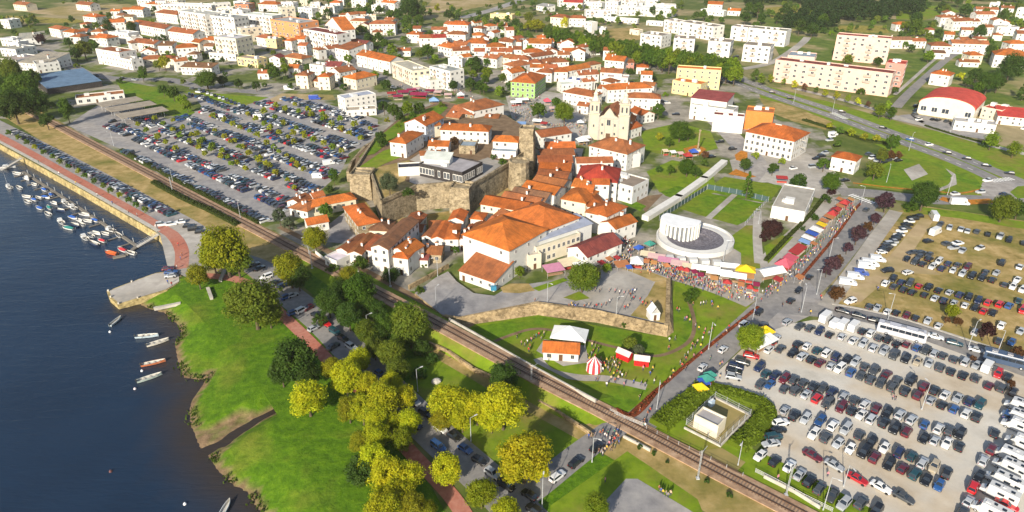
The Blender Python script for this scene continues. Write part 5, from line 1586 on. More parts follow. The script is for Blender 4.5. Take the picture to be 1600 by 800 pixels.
# ---------------------------------------------------------------- round arena
ac = P(1085, 377)
ar = root('arena', ac)
tag(ar, 'round white open-air arena with dark seating bowl and a white drum building', 'arena')
RA = abs(P(1141, 372).x - P(1024, 372).x) / 2
mb = MB()
nseg = 56
def ring(r, z):
    return [(r * math.cos(2 * math.pi * k / nseg), r * math.sin(2 * math.pi * k / nseg), z) for k in range(nseg)]
mb.loft([ring(RA, -0.5), ring(RA, 1.9), ring(RA - .5, 1.9), ring(RA - .5, 1.2), ring(RA * .74, 1.5), ring(RA * .74, .9)], 0, caps=False)
mb.obj('ring_wall', WALL, ar, (0.64, 0.63, 0.60))
mb = MB()
mb.loft([ring(RA * .735, 1.4), ring(RA * .62, 1.2), ring(RA * .62, 1.1), ring(RA * .45, 0.7), ring(RA * .45, .4), ring(RA * .3, .25)], 0, caps=False)
mb.f.append(tuple(len(mb.v) - nseg + k for k in range(nseg)))
mb.m.append(0)
mb.uv.append(None)
mb.obj('seating_bowl', plain('dark_seating', (0.15, 0.14, 0.16), 0.8, 0.2, 0, 0.5, 1.5), ar)
dc = P(1061, 366) - ac
RD = RA * 0.50
dk = [(dc.x + RD * math.cos(a), dc.y + RD * math.sin(a) * 0.95) for a in [2 * math.pi * k / 28 for k in range(28)]]
for k in range(28):                                # the stage side of the drum is cut off straight
    x_, y_ = dk[k][0] - dc.x, dk[k][1] - dc.y
    e_ = x_ * .55 + y_ * .83 - RD * .38
    if e_ > 0:
        dk[k] = (dk[k][0] - .55 * e_, dk[k][1] - .83 * e_)
mb = MB()
mb.prism(dk, -0.3, 5.8)
mb.obj('drum', plain('drum_glazing', (0.16, 0.17, 0.18), 0.4, 0.5), ar)
for k in range(28):
    mb = MB()
    x, y = dk[k]
    a = 2 * math.pi * k / 28
    M = Matrix.Translation((x + .2 * math.cos(a), y + .2 * math.sin(a), 0)) @ Matrix.Rotation(a, 4, 'Z')
    mb.box(0, 0, 2.9, 0.5, RD * 0.10, 5.8, 0, M)
    mb.obj('fin', WALL, ar, (0.8, 0.78, 0.72))
mb = MB()
mb.prism([(dc.x + (x - dc.x) * 1.06, dc.y + (y - dc.y) * 1.06) for x, y in dk], 5.9, 6.25)
mb.obj('drum_roof', WALL, ar, (0.80, 0.81, 0.82))
mb = MB()
for k in range(5):
    mb.box(-RA * .9 + k * RA * .28, -RA * 1.12 - k * 0.9, 0.9, RA * .2, 2.0, 2.0, 0)
mb.obj('forecourt_cabin', WALL, ar, (0.6, 0.6, 0.58))
mb = MB()
mb.face([(-RA * 1.0, -RA * .98, .12), (RA * .72, -RA * 1.75, .12), (RA * 1.02, -RA * .7, .12), (RA * .8, -RA * .2, .12), (-RA * .7, -RA * .3, .12)])
mb.obj('forecourt', G_PAVE, ar)

# fences round the sports lawn and the small substation
def fence(name, label, px, h, cat='fence', step=3.0, panel=DARK, post=STEEL, z=0.0, solid=True):
    pts = [P(x, y, z) for x, y in px]
    c0 = sum(pts, Vector()) / len(pts)
    o = root(name, Vector((c0.x, c0.y, z)))
    tag(o, label, cat)
    posts = MB()
    pan = MB()
    for k in range(len(pts) - 1):
        a, b = pts[k] - c0, pts[k + 1] - c0
        t = b - a
        L_ = t.length
        M = Matrix.Translation((a.x, a.y, 0)) @ Matrix.Rotation(math.atan2(t.y, t.x), 4, 'Z')
        n = max(1, round(L_ / step))
        for i in range(n + (k == len(pts) - 2)):
            mb = MB()
            mb.box(i * L_ / n, 0, h / 2, 0.09, 0.09, h + .2, 0, M)
            mb.obj('post', post, o)
        if solid:
            pan.box(L_ / 2, 0.06, h * .5, L_, 0.04, h * .85, 0, M)
        else:
            for q in (.15, .4, .65, .95):
                pan.box(L_ / 2, 0.06, h * q, L_, 0.04, 0.06, 0, M)
    pan.obj('panel', panel, o)
    return o
NET = plain('dark_netting', (0.05, 0.09, 0.09), 0.8)
fence('screen_fence', 'dark screen fence between the two sports lawns', [(1105, 296), (1150, 304), (1200, 316)], 2.6, panel=NET)
fence('screen_fence', 'dark fence along the white wall side of the sports lawn', [(1030, 345), (1064, 322), (1104, 297)], 2.4, panel=NET)
fence('railing', 'white railing at the right edge of the sports lawn', [(1164, 352), (1182, 332), (1200, 314)], 1.6, panel=STEEL, solid=False)
fence('level_crossing_gate', 'white metal barrier at the level crossing', [(953, 645), (975, 656), (1005, 668)], 1.3, cat='barrier', panel=WHITEP, solid=False, step=2)
fence('chain_fence', 'wire fence around the substation yard', [(1072, 664), (1124, 694), (1172, 650), (1117, 622), (1072, 664)], 2.0, panel=STEEL, solid=False)
wall_thing('yard_kerb', 'pale concrete plinth under the substation yard fence', [(1070, 670), (1125, 698), (1172, 650), (1116, 622)], 0.5, 0.4, CONC)
sheet('substation_yard', [(1073, 665), (1124, 694), (1171, 649), (1117, 623)], 0.07, G_TAN)
house(1085, 651, 1122, 669, 4.2, 3.2, 'f', 'c', 'g', win=False, label='small beige transformer hut with flat grey roof in the fenced yard', cat='hut', name='transformer_hut', desc=None)
fence('lot_fence', 'white post and rail fence between tracks and gravel car park', [(1180, 738), (1215, 756), (1255, 778), (1300, 800)], 1.1, panel=WHITEP, solid=False)
fence('rail_fence', 'rusty wire fence at the road side of the railway', [(1010, 672), (1060, 696), (1110, 720), (1160, 745)], 1.2, panel=RUST, solid=False)
# hedges, borders
def hedge(name, label, px, wd, h, m, cat='hedge', col=None):
    L = smooth_line([P(x, y) for x, y in px], 10)
    c0 = sum(L, Vector()) / len(L)
    rr = random.Random(len(px) * 7 + int(px[0][0]))
    mb = MB()
    for k in range(len(L) - 1):
        seg = L[k + 1] - L[k]
        t = seg.normalized()
        s = Vector((-t.y, t.x, 0))
        for _ in range(int(seg.length * (wd + 2 * h) * (9 if col else 5)) + 1):
            a = rr.uniform(-1, 1)
            bump = .75 + .35 * noise.noise(Vector(((L[k].x + seg.x * .5) * .35, L[k].y * .35, a * 1.5)))
            q = L[k] + seg * rr.random() + s * (a * wd / 2) - c0
            q.z = h * bump * (1 - abs(a) ** 4 * rr.random()) * rr.uniform(.8, 1.05)
            if abs(a) > .82:
                q.z *= rr.random()
            n = Vector((rr.uniform(-1, 1), rr.uniform(-1, 1), rr.uniform(.2, 1.4))) + s * a
            n.normalize()
            u = (Matrix.Rotation(rr.uniform(0, 6.28), 3, n) @ n.orthogonal()).normalized()
            w2 = n.cross(u)
            e = rr.uniform(.2, .42) if col else rr.uniform(.14, .3)
            mb.face([q - u * e, q - w2 * e * .7, q + u * e, q + w2 * e * .7])
    rows = []
    for k in range(len(L)):
        t = (L[min(k + 1, len(L) - 1)] - L[max(k - 1, 0)]).normalized()
        s = Vector((-t.y, t.x, 0)) * wd * .46
        p = L[k] - c0
        rows.append([p - s - Vector((0, 0, .1)), p - s * .9 + Vector((0, 0, h * .6)), p + s * .9 + Vector((0, 0, h * .6)), p + s - Vector((0, 0, .1))])
    mb.loft(rows, 0)
    return tag(mb.obj(name, m, None, col, loc=c0), label, cat)
G_HEDGE = ground_mat('clipped_hedge', [(0.3, (0.025, 0.05, 0.008)), (0.5, (0.06, 0.10, 0.012)), (0.7, (0.12, 0.16, 0.02))], 0.9, bump=0.8)
hedge('flower_bed', 'long bed of red flowers edging the fair lawn along the road', [(982, 650), (1030, 607), (1090, 556), (1150, 508), (1185, 480)], 1.0, 0.6, G_FLOWER, 'flower bed')
hedge('flower_bed', 'red flower bed between the road and the market stalls', [(1248, 437), (1270, 412), (1305, 370), (1334, 330), (1345, 318)], 1.1, 0.6, G_FLOWER, 'flower bed')
hedge('flower_bed', 'short red flower bed beside the level crossing barrier', [(962, 640), (985, 650), (1003, 640), (1026, 612)], 1.2, 0.6, G_FLOWER, 'flower bed')
hedge('hedge', 'clipped green hedge along the far side of the avenue verge', [(1255, 188), (1310, 205), (1360, 222), (1405, 225)], 3, 1.4, LEAF, col=(.06,.085,.014))
hedge('hedge', 'dark hedge bordering the service road', [(1445, 197), (1500, 214), (1560, 230)], 1.2, 1.0, LEAF, col=(.06,.085,.014))
hedge('hedge', 'long green bank hedge between railway and promenade parking', [(240, 285), (290, 312), (330, 330), (372, 352)], 3.0, 1.3, LEAF, col=(.06,.085,.014))
hedge('hedge', 'dark overgrown hedge between railway and asphalt car park', [(190, 235), (250, 268), (310, 300), (370, 331), (405, 350)], 2.2, 1.4, LEAF, col=(.06,.085,.014))
hedge('hedge', 'bright hedge on the substation yard side of the market road', [(1028, 668), (1055, 645), (1085, 622), (1100, 608)], 5.5, 2.6, LEAF, col=(.17,.24,.014))
hedge('hedge', 'broad green hedge between substation and gravel car park', [(1110, 610), (1150, 620), (1196, 640), (1180, 672), (1150, 700)], 5.0, 2.0, LEAF, col=(.17,.24,.014))
hedge('hedge', 'narrow hedge at the edge of the stall street', [(1196, 408), (1230, 372), (1262, 340), (1290, 306)], 1.6, 1.2, LEAF, col=(.06,.085,.014))
# ================================================================ TREES
def crown_mesh(name, seed, n_lobe, per, leaf, shape):
    rr = random.Random(seed)
    v, f = [], []
    lobes = []
    for k in range(n_lobe):
        for _ in range(30):
            d = Vector((rr.gauss(0, 1), rr.gauss(0, 1), rr.gauss(0.15, 1))).normalized()
            if d.z > -0.75:
                break
        rr_ = rr.uniform(0.55, 1.0)
        if shape == 'b':
            p = Vector((d.x * .37 * rr_, d.y * .37 * rr_, .58 + d.z * .36 * rr_))
            r = rr.uniform(.07, .19)
        elif shape == 'o':
            p = Vector((d.x * .33 * rr_, d.y * .33 * rr_, .85 + d.z * .58 * rr_))
            r = rr.uniform(.13, .21)
        elif shape == 'c':
            t = (k + .5) / n_lobe
            a = rr.uniform(0, 6.28)
            ra = .36 * (1 - t) ** .8 * rr.uniform(.6, 1)
            p = Vector((ra * math.cos(a), ra * math.sin(a), .25 + 2.1 * t))
            r = .16 * (1 - t * .6)
        else:
            p = Vector((d.x * .36 * rr_, d.y * .36 * rr_, .28 + max(d.z, -.5) * .28 * rr_))
            r = rr.uniform(.10, .17)
        lobes.append((p, r))
    for p, r in lobes:
        for _ in range(per):
            d = Vector((rr.gauss(0, 1), rr.gauss(0, 1), rr.gauss(0, 1))).normalized()
            q = p + d * r * rr.uniform(.55, 1.08)
            nrm = (d + Vector((rr.uniform(-.8, .8), rr.uniform(-.8, .8), rr.uniform(-.3, .9)))).normalized()
            a = nrm.orthogonal().normalized()
            a = (Matrix.Rotation(rr.uniform(0, 6.28), 3, nrm) @ a)
            b = nrm.cross(a)
            s = leaf * rr.uniform(.6, 1.3)
            i = len(v)
            v += [tuple(q - a * s), tuple(q - b * s * .6), tuple(q + a * s), tuple(q + b * s * .6)]
            f.append((i, i + 1, i + 2, i + 3))
    me = bpy.data.meshes.new(name)
    me.from_pydata(v, [], f)
    me.materials.append(LEAF)
    return me
def trunk_mesh(name, h, r, seed, limbs=5, top=.66):
    rr = random.Random(seed)
    mb = MB()
    mb.loft([[(ra * math.cos(2 * math.pi * k / 7), ra * math.sin(2 * math.pi * k / 7), z) for k in range(7)] for ra, z in ((r * 1.5, -.03), (r, .05), (r * .8, h), (r * .3, top))])
    for k in range(limbs):
        a = 2 * math.pi * (k + rr.random() * .6) / limbs
        z = h * rr.uniform(.75, 1.0)
        mb.tube((0, 0, z), (.28 * math.cos(a), .28 * math.sin(a), top * rr.uniform(.85, 1.25)), r * .5, r * .15, 5)
    return mb.mesh(name, BARK)
CROWN = {}
for sh, vs in (('b', 4), ('o', 3), ('c', 2), ('s', 2)):
    CROWN[sh, 'hi'] = [crown_mesh('crown', 10 * ord(sh) + k, 84 if sh != 's' else 34, 150, .0235, sh) for k in range(vs)]
    CROWN[sh, 'mid'] = [crown_mesh('crown', 11 * ord(sh) + k, 34 if sh != 's' else 16, 55, .048, sh) for k in range(vs)]
    CROWN[sh, 'lo'] = [crown_mesh('crown', 12 * ord(sh) + k, 20 if sh != 's' else 10, 30, .075, sh) for k in range(vs)]
TRUNK = {'b': [trunk_mesh('trunk', .34, .028, k) for k in range(3)], 'o': [trunk_mesh('trunk', .34, .026, 5 + k, 5, .9) for k in range(2)], 'c': [trunk_mesh('trunk', .3, .03, 9, 0, 1.9)], 's': [trunk_mesh('stem', .08, .02, 11, 4, .26)]}
ZC = {'b': .60, 'o': .85, 'c': .95, 's': .26}
TC = {'g': ((.085, .155, .012), 'green'), 'd': ((.06, .115, .014), 'dark green'), 'l': ((.18, .26, .012), 'light green'), 'v': ((.15, .20, .016), 'olive green'), 'y': ((.45, .46, .012), 'golden yellow'), 'x': ((.27, .29, .010), 'yellow-green'),
      'p': ((.085, .040, .055), 'purple-leaved'), 'm': ((.06, .022, .022), 'dark maroon'), 'e': ((.13, .06, .02), 'russet'), 's': ((.10, .13, .07), 'silvery green')}
SHAPE_N = {'b': 'round tree', 'o': 'tall oval tree', 'c': 'pointed conifer', 's': 'bush'}
QUEUE = []
def tree(*a, **k):
    QUEUE.append((a, k))
SMALL = [[], [], []]
def grow():
    """the 300 trees that show largest are things of their own, the rest one mass"""
    QUEUE.sort(key=lambda q: -q[0][2])
    n = 0
    for a, k in QUEUE:
        if a[3] != 's':
            n += 1
        if a[3] != 's' and n > 298:
            p, W, hs, c, sh, lod = tree_now(*a, massed=True, **k)
            me = R.choice(CROWN[sh, 'lo'])
            M = Matrix.Translation(p) @ Matrix.Rotation(R.uniform(0, 6.28), 4, 'Z') @ Matrix.Diagonal((W * 1.05, W * 1.05, W * hs * 1.05, 1))
            i = len(SMALL[0])
            SMALL[0].extend(tuple(M @ v.co) for v in me.vertices)
            for f_ in me.polygons:
                SMALL[1].append(tuple(i + q for q in f_.vertices))
                kk = 1.0 + .6 * noise.noise(Vector(f_.center) * 5) + R.uniform(0, .4)
                SMALL[2].append(tuple(v * kk for v in c))
        else:
            tree_now(*a, **k)
    me = bpy.data.meshes.new('small_trees')
    me.from_pydata(SMALL[0], [], SMALL[1])
    me.materials.append(LEAFMIX)
    ca = me.color_attributes.new('Col', 'FLOAT_COLOR', 'CORNER')
    buf = []
    for f_, c in zip(SMALL[1], SMALL[2]):
        buf += [*c, 1.0] * len(f_)
    ca.data.foreach_set('color', buf)
    tag(link('small_distant_trees', me), 'scattered small trees too tiny to tell apart across car park and town', 'trees', None, 'stuff')
def tree_now(x, y, wpx, sh, col, place='', near=None, nearp=None, label=None, group=None, hs=1.0, base=False, z0=0.0, desc=None, jit=True, massed=False):
    W = wpx / pxm(y)
    zc = 0 if base else ZC[sh] * W * hs
    p = P(x, y, z0 + zc)
    W = wpx / (FPX / ((CAMH - z0 - zc) / (ST + (y - 400) / FPX * CT)))
    zc = 0 if base else ZC[sh] * W * hs
    p = P(x, y, z0 + zc)
    k = R.uniform(.85, 1.18) if jit else 1.0
    c = tuple(q * k * R.uniform(.93, 1.07) for q in TC[col][0])
    if massed:
        return Vector((p.x, p.y, z0)), W, hs, c, sh, 'lo'
    lod = 'hi' if wpx >= 34 else 'mid' if wpx >= 15 else 'lo'
    o = root('bush' if sh == 's' else 'tree', Vector((p.x, p.y, z0)), R.uniform(0, 6.28))
    o.scale = (W * R.uniform(.97, 1.12), W * R.uniform(.97, 1.12), W * hs * R.uniform(.98, 1.14))
    link('crown', R.choice(CROWN[sh, lod]), o, c)
    link('stem' if sh == 's' else 'trunk', R.choice(TRUNK[sh]), o)
    if label:
        tag(o, label, 'bush' if sh == 's' else 'tree', group)
    else:
        reg(o, desc or f'{TC[col][1]} {SHAPE_N[sh]}', 'bush' if sh == 's' else 'tree', place, near, nearp, group)
    return o
def trees(place, near, np_, group, rows, **kw):
    q = P(*np_)
    for r in rows:
        k2 = dict(kw)
        if isinstance(r[-1], dict):
            k2.update(r[-1])
            r = r[:-1]
        tree(*r, place=place, near=near, nearp=q, group=group, **k2)
PIER = (270, 430)
trees('between marsh and riverside avenue', 'the stone pier', PIER, 'riverside park trees', [
    (350, 390, 84, 'b', 'x', {'hs': 1.0}), (395, 472, 88, 'b', 'v', {'hs': .95}), (309, 432, 38, 'b', 'x'), (452, 419, 60, 'b', 'x'), (465, 432, 44, 'b', 'd'), (458, 564, 76, 'b', 'd'), (481, 622, 66, 'b', 'y', {'hs': .9}), (540, 588, 62, 'b', 'y'), (520, 575, 40, 'b', 'x'),
    (598, 625, 66, 'b', 'y'), (566, 640, 50, 'b', 'y'), (588, 680, 52, 'b', 'y'), (626, 688, 42, 'b', 'x'), (604, 742, 66, 'b', 'y'), (640, 745, 52, 'b', 'y'), (565, 735, 64, 's', 'd'), (596, 790, 60, 'b', 'y'), (645, 792, 52, 'b', 'x'), (697, 732, 56, 'b', 'y'), (752, 772, 50, 'b', 'x'), (790, 800, 52, 'b', 'y'), (560, 610, 44, 's', 'd'), (632, 622, 40, 'b', 'y'), (615, 660, 36, 'b', 'y'), (571, 600, 44, 'b', 'y'), (668, 798, 36, 'b', 'x')])
trees('between avenue and railway', 'the stone pier', PIER, 'trees between avenue and railway', [
    (491, 371, 44, 'b', 'x'), (513, 472, 48, 'b', 'd'), (560, 452, 60, 'b', 'g'), (545, 495, 44, 'b', 'd'), (573, 518, 44, 'b', 'v'), (612, 551, 50, 'b', 'v'), (585, 543, 40, 'b', 'v'), (640, 507, 66, 'b', 'v', {'hs': 1.1}), (530, 445, 34, 'b', 'g'), (590, 485, 34, 'b', 'd'), (702, 628, 68, 'b', 'y'), (745, 640, 52, 'b', 'y'), (786, 633, 82, 'b', 'y'), (786, 589, 52, 'b', 'd'), (820, 716, 86, 'b', 'y'), (628, 530, 38, 'b', 'g'), (932, 800, 46, 'o', 'l', {'hs': 1.0}), (660, 545, 38, 's', 'd'), (500, 500, 30, 's', 'd'), (560, 412, 30, 'b', 'g'), (610, 430, 34, 's', 'd'), (655, 455, 20, 's', 'g')])
trees('between avenue and railway', 'the stone pier', PIER, 'trees between avenue and railway', [(600, 508, 42, 'b', 'g'), (572, 478, 40, 'b', 'g'), (622, 578, 42, 'b', 'v'), (528, 458, 40, 'b', 'd'), (543, 436, 36, 'b', 'x'), (655, 583, 30, 's', 'd'), (675, 560, 26, 's', 'd'), (520, 420, 24, 's', 'g'), (590, 520, 36, 'b', 'd'), (626, 482, 30, 'b', 'g'), (722, 655, 44, 'b', 'y'), (768, 655, 46, 'b', 'y'), (690, 655, 40, 'b', 'x'), (840, 735, 40, 'b', 'y'), (800, 735, 44, 'b', 'y')])
trees('between marsh and riverside avenue', 'the stone pier', PIER, 'riverside park trees', [(545, 640, 44, 'b', 'x'), (582, 715, 54, 'b', 'y'), (622, 768, 52, 'b', 'y'), (562, 692, 38, 'b', 'x'), (640, 660, 44, 'b', 'y'), (560, 562, 44, 'b', 'y'), (612, 600, 44, 'b', 'y'), (590, 655, 44, 'b', 'y'), (370, 408, 50, 'b', 'v'), (332, 402, 46, 'b', 'x'), (420, 490, 44, 'b', 'v'), (480, 585, 44, 'b', 'd'), (440, 585, 40, 'b', 'd')])
trees('along the railway south bank', 'the level crossing', (990, 655), 'clipped bushes below the railway', [(1000, 698, 13, 's', 'd'), (1022, 708, 12, 's', 'd'), (1042, 722, 9, 's', 'd'), (1104, 752, 14, 's', 'd'), (1140, 773, 14, 's', 'd'), (1345, 795, 0.1 + 12, 's', 'd')])
trees('on the rampart plaza', 'the round arena', (1085, 375), 'plaza trees', [(910, 434, 52, 'b', 'v'), (948, 419, 18, 'b', 'l'), (812, 424, 20, 'b', 'l'), (929, 428, 24, 'b', 'x')])
trees('on the fair lawn', 'the level crossing', (990, 655), 'fair lawn plants', [(974, 509, 11, 's', 'g'), (985, 535, 26, 'b', 'v'), (998, 545, 20, 'b', 's'), (1080, 460, 27, 's', 'g'), (1076, 470, 16, 's', 'd')])
trees('by the market road entrance', 'the level crossing', (990, 655), 'roadside trees', [(1172, 527, 46, 'b', 'l'), (1192, 520, 18, 'b', 'y')])
trees('in the field by the lot street', 'the roundabout', (1600, 300), 'field trees', [(1488, 486, 24, 'b', 'x'), (1497, 502, 16, 'b', 'e'), (1480, 500, 12, 'b', 'e'), (1540, 518, 30, 'b', 'm'), (1398, 512, 12, 'b', 'e'), (1590, 552, 30, 'b', 'e'), (1520, 560, 12, 'b', 'e'), (1580, 600, 16, 'b', 'e')])
trees('along the stall street pavement', 'the roundabout', (1600, 300), 'purple-leaved street trees', [
    (1386, 315, 32, 'b', 'p'), (1368, 341, 20, 'b', 'p'), (1340, 367, 30, 'b', 'p'), (1356, 355, 18, 'b', 'e'), (1324, 388, 18, 'b', 'p'), (1301, 411, 28, 'b', 'p'), (1292, 424, 18, 'b', 'p'), (1310, 406, 18, 'b', 'e'), (1308, 458, 28, 'b', 'e')])
trees('on the roundabout road edge', 'the roundabout', (1600, 300), 'roundabout trees', [(1445, 305, 45, 'b', 'd'), (1570, 322, 46, 'b', 'v'), (1592, 326, 30, 'b', 'd'), (1423, 323, 26, 's', 'g')])
trees('around the market building', 'the town hall', (1205, 215), 'trees around the market building', [(1206, 357, 40, 'b', 'm', {'hs': .8}), (1196, 372, 22, 's', 'm'), (1248, 283, 30, 'b', 'd'), (1300, 283, 34, 'b', 'g'), (1168, 294, 24, 'c', 'g', {'hs': .8}), (1290, 312, 20, 's', 'd'), (1272, 340, 16, 's', 'd'), (1300, 300, 16, 's', 'm'), (1255, 358, 12, 's', 'd')])
trees('around the town hall square', 'the town hall', (1205, 215), 'trees around the town hall square', [(1165, 257, 22, 'b', 'd'), (1181, 243, 14, 'b', 'l'), (1208, 263, 20, 'b', 'd'), (1222, 252, 14, 'b', 'l'), (1288, 256, 22, 'b', 'g'), (1368, 265, 30, 'b', 'v'), (1378, 243, 24, 'b', 'v'), (1309, 224, 14, 'b', 'g'), (1395, 222, 24, 'b', 'g'), (1350, 213, 14, 'b', 'x'), (1330, 206, 14, 'b', 'x'), (1312, 204, 14, 'b', 'g'), (1370, 216, 14, 'b', 'x'), (1392, 243, 16, 'b', 'e'), (1405, 243, 14, 'b', 'e'), (1296, 196, 12, 'b', 'x')])
trees('in the round square', 'the church', (945, 215), 'trees of the round square', [(1063, 204, 42, 'b', 'g', {'hs': .75}), (1046, 222, 16, 'b', 'g'), (1030, 213, 14, 'b', 'x'), (1076, 209, 20, 'b', 'g'), (1074, 262, 34, 'b', 'g', {'hs': .75}), (1047, 265, 16, 'b', 'g'), (1029, 264, 13, 'b', 'd'), (1100, 254, 14, 'b', 'g'), (1102, 242, 14, 'b', 'e'), (1088, 268, 18, 'b', 'd')])
trees('in the church square', 'the church', (945, 215), 'trees of the church square', [(841, 171, 28, 'b', 'g'), (882, 176, 36, 'b', 'l', {'hs': 1.0}), (869, 159, 20, 'b', 'g'), (1029, 173, 24, 'b', 'g'), (1002, 120, 12, 's', 'd'), (1012, 118, 24, 's', 'd'), (985, 112, 16, 's', 'd'), (1040, 148, 12, 's', 'l')])
trees('inside the castle', 'the keep tower', (822, 250), 'castle trees', [(608, 287, 34, 'b', 's', {'z0': 10}), (637, 300, 22, 's', 'd', {'z0': 10}), (595, 218, 22, 'o', 'd', {'z0': 8}), (626, 239, 14, 's', 'l', {'z0': 10}), (770, 246, 12, 's', 'g', {'z0': 10}), (786, 253, 16, 's', 'g', {'z0': 10}), (710, 221, 16, 'b', 'e', {'z0': 10}), (776, 290, 9, 's', 'g')])
trees('below the castle walls', 'the keep tower', (822, 250), 'trees below the castle', [(521, 276, 17, 'o', 'g'), (514, 296, 16, 's', 'd'), (508, 329, 24, 'b', 'g'), (436, 338, 26, 'b', 's'), (451, 350, 22, 'b', 's'), (457, 355, 16, 's', 's'), (558, 331, 10, 's', 'd'), (712, 390, 16, 'b', 'g'), (698, 380, 10, 's', 'd'), (656, 407, 9, 's', 'l'), (685, 405, 10, 's', 'd'), (663, 415, 11, 's', 'v')])
trees('above the castle garden', 'the keep tower', (822, 250), 'trees above the castle', [(615, 172, 24, 'b', 'g', {'z0': 9.5}), (600, 168, 20, 'b', 'd', {'z0': 9.5}), (636, 170, 24, 'b', 'l', {'z0': 9.5}), (655, 168, 20, 'b', 'g', {'z0': 9.5}), (625, 183, 18, 'b', 'd', {'z0': 9.5}), (645, 182, 16, 'b', 'g', {'z0': 9.5}), (605, 188, 14, 's', 'x', {'z0': 9.5}), (620, 197, 12, 's', 'l', {'z0': 9.5}), (690, 165, 14, 's', 'v', {'z0': 9.5}), (670, 176, 12, 's', 'g', {'z0': 9.5}), (708, 132, 18, 'b', 'd'), (735, 130, 22, 'b', 'd'), (750, 135, 20, 'b', 'd'), (760, 117, 24, 'b', 'l'), (745, 108, 22, 'b', 'd'), (735, 100, 20, 'b', 'g'), (778, 143, 14, 'o', 'l'), (796, 135, 14, 'o', 'd'), (785, 120, 16, 'b', 'v')])
# tall riverside trees in the upper left, and round trees on the promenade
trees('at the upper riverside', 'the river', (0, 230), 'upper riverside trees', [(35, 140, 60, 'b', 'g'), (15, 112, 44, 'b', 'v'), (55, 162, 44, 'b', 'd'), (20, 165, 50, 'b', 'd'), (72, 188, 26, 'b', 'd'), (103, 172, 26, 'o', 'g'), (48, 122, 30, 'b', 'g'), (5, 140, 40, 'b', 'd'), (80, 165, 18, 's', 'd')])
trees('on the promenade', 'the stone pier', PIER, 'round promenade trees', [(14 + 13.2 * k + (k % 3), 207 + 7.5 * k, 10 + k * .12, 'b', 'gvgxg'[k % 5]) for k in range(17)])
trees('in the green wedge', 'the blue-roofed hall', (545, 150), 'trees of the green wedge', [(270, 145, 22, 'b', 'g'), (255, 140, 18, 'b', 'd'), (284, 155, 20, 'b', 'l'), (292, 165, 18, 'b', 'l'), (188, 127, 14, 's', 'd'), (322, 123, 40, 'b', 'g', {'hs': .7}), (372, 131, 16, 'b', 'd'), (400, 134, 16, 'b', 'd'), (346, 125, 18, 'b', 'd')])
rows = []
for x0_, y0_, x1_, y1_, n in ((210, 190, 285, 236, 5), (262, 183, 370, 262, 7), (330, 178, 410, 214, 6), (408, 170, 500, 222, 6), (420, 162, 520, 186, 5), (450, 160, 590, 205, 6), (415, 220, 480, 268, 7), (330, 200, 420, 260, 7), (455, 205, 545, 238, 6), (235, 180, 330, 244, 7), (300, 205, 392, 268, 7), (380, 175, 470, 225, 7), (360, 215, 440, 275, 6), (480, 175, 570, 220, 6), (400, 240, 470, 300, 5)):
    for k in range(n):
        t = (k + .4) / n
        rows.append((x0_ + (x1_ - x0_) * t + R.uniform(-3, 3), y0_ + (y1_ - y0_) * t, R.uniform(9, 13), 'b', R.choice('xxlx')))
trees('in the asphalt car park', 'the stone pier', PIER, 'young car park trees', rows)
# the broad double row of trees
rows = []
for k in range(30):
    t = k / 29
    for s in (0, 1):
        rows.append((858 + 285 * t + R.uniform(-3, 3) + (4 if s else 0), 50 + 55 * t + s * (7 + 2 * t) + R.uniform(-1.5, 1.5) + 3 * math.sin(t * 3), 21 + 9 * t, 'b', R.choice('gggl')))
trees('in the tree avenue', 'the yellow building', (1090, 115), 'trees of the broad double row', rows, hs=1.1)
trees('before the tree avenue', 'the yellow building', (1090, 115), 'trees before the double row', [(838, 38, 30, 'b', 'x', {'hs': .7}), (825, 40, 22, 'b', 'x', {'hs': .8}), (826, 25, 18, 'b', 'v'), (882, 36, 14, 'o', 'y'), (806, 36, 16, 'b', 'd'), (868, 62, 16, 'b', 'v')])
trees('along the main avenue', 'the roundabout', (1600, 300), 'young avenue trees', [(1207 + k * 16.5 + R.uniform(-3, 3), 123 + k * 4.4, R.uniform(9, 12), 'o', 'xlyegx'[k % 6], {'hs': .9}) for k in range(11)] + [(1376, 172, 20, 'o', 'l', {'hs': .8}), (1394, 177, 18, 'o', 'g', {'hs': .8}), (1388, 165, 14, 'o', 'l'), (1180, 117, 15, 'o', 'g'), (1190, 123, 14, 'o', 'l'), (1550, 220, 26, 'o', 'l', {'hs': .7}), (1585, 233, 24, 'o', 'l', {'hs': .7}), (1538, 224, 12, 'b', 'g')])
trees('behind the sports hall', 'the roundabout', (1600, 300), 'big trees behind the sports hall', [(1545, 128, 34, 'b', 'd'), (1525, 118, 26, 'b', 'd'), (1580, 105, 40, 'b', 'd'), (1560, 130, 26, 'b', 'd'), (1547, 82, 18, 'o', 'd'), (1600, 145, 22, 'c', 'd', {'hs': .6}), (1502, 119, 14, 'b', 'y'), (1530, 135, 22, 'b', 'g'), (1605, 92, 26, 'b', 'd'), (1512, 128, 16, 'b', 'g')])
trees('among the pink blocks', 'the roundabout', (1600, 300), 'trees among the pink blocks', [(1316, 83, 14, 'b', 'd'), (1326, 92, 18, 'b', 'l'), (1372, 95, 16, 'b', 'd'), (1378, 88, 14, 'b', 'v'), (1452, 86, 20, 'b', 'l'), (1425, 75, 14, 'b', 'd'), (1400, 66, 12, 'b', 'd'), (1400, 140, 12, 'b', 'd'), (1300, 132, 14, 's', 'g'), (1322, 138, 14, 's', 'x'), (1345, 143, 16, 's', 'g'), (1280, 128, 12, 's', 'x'), (1250, 124, 12, 's', 'd')])
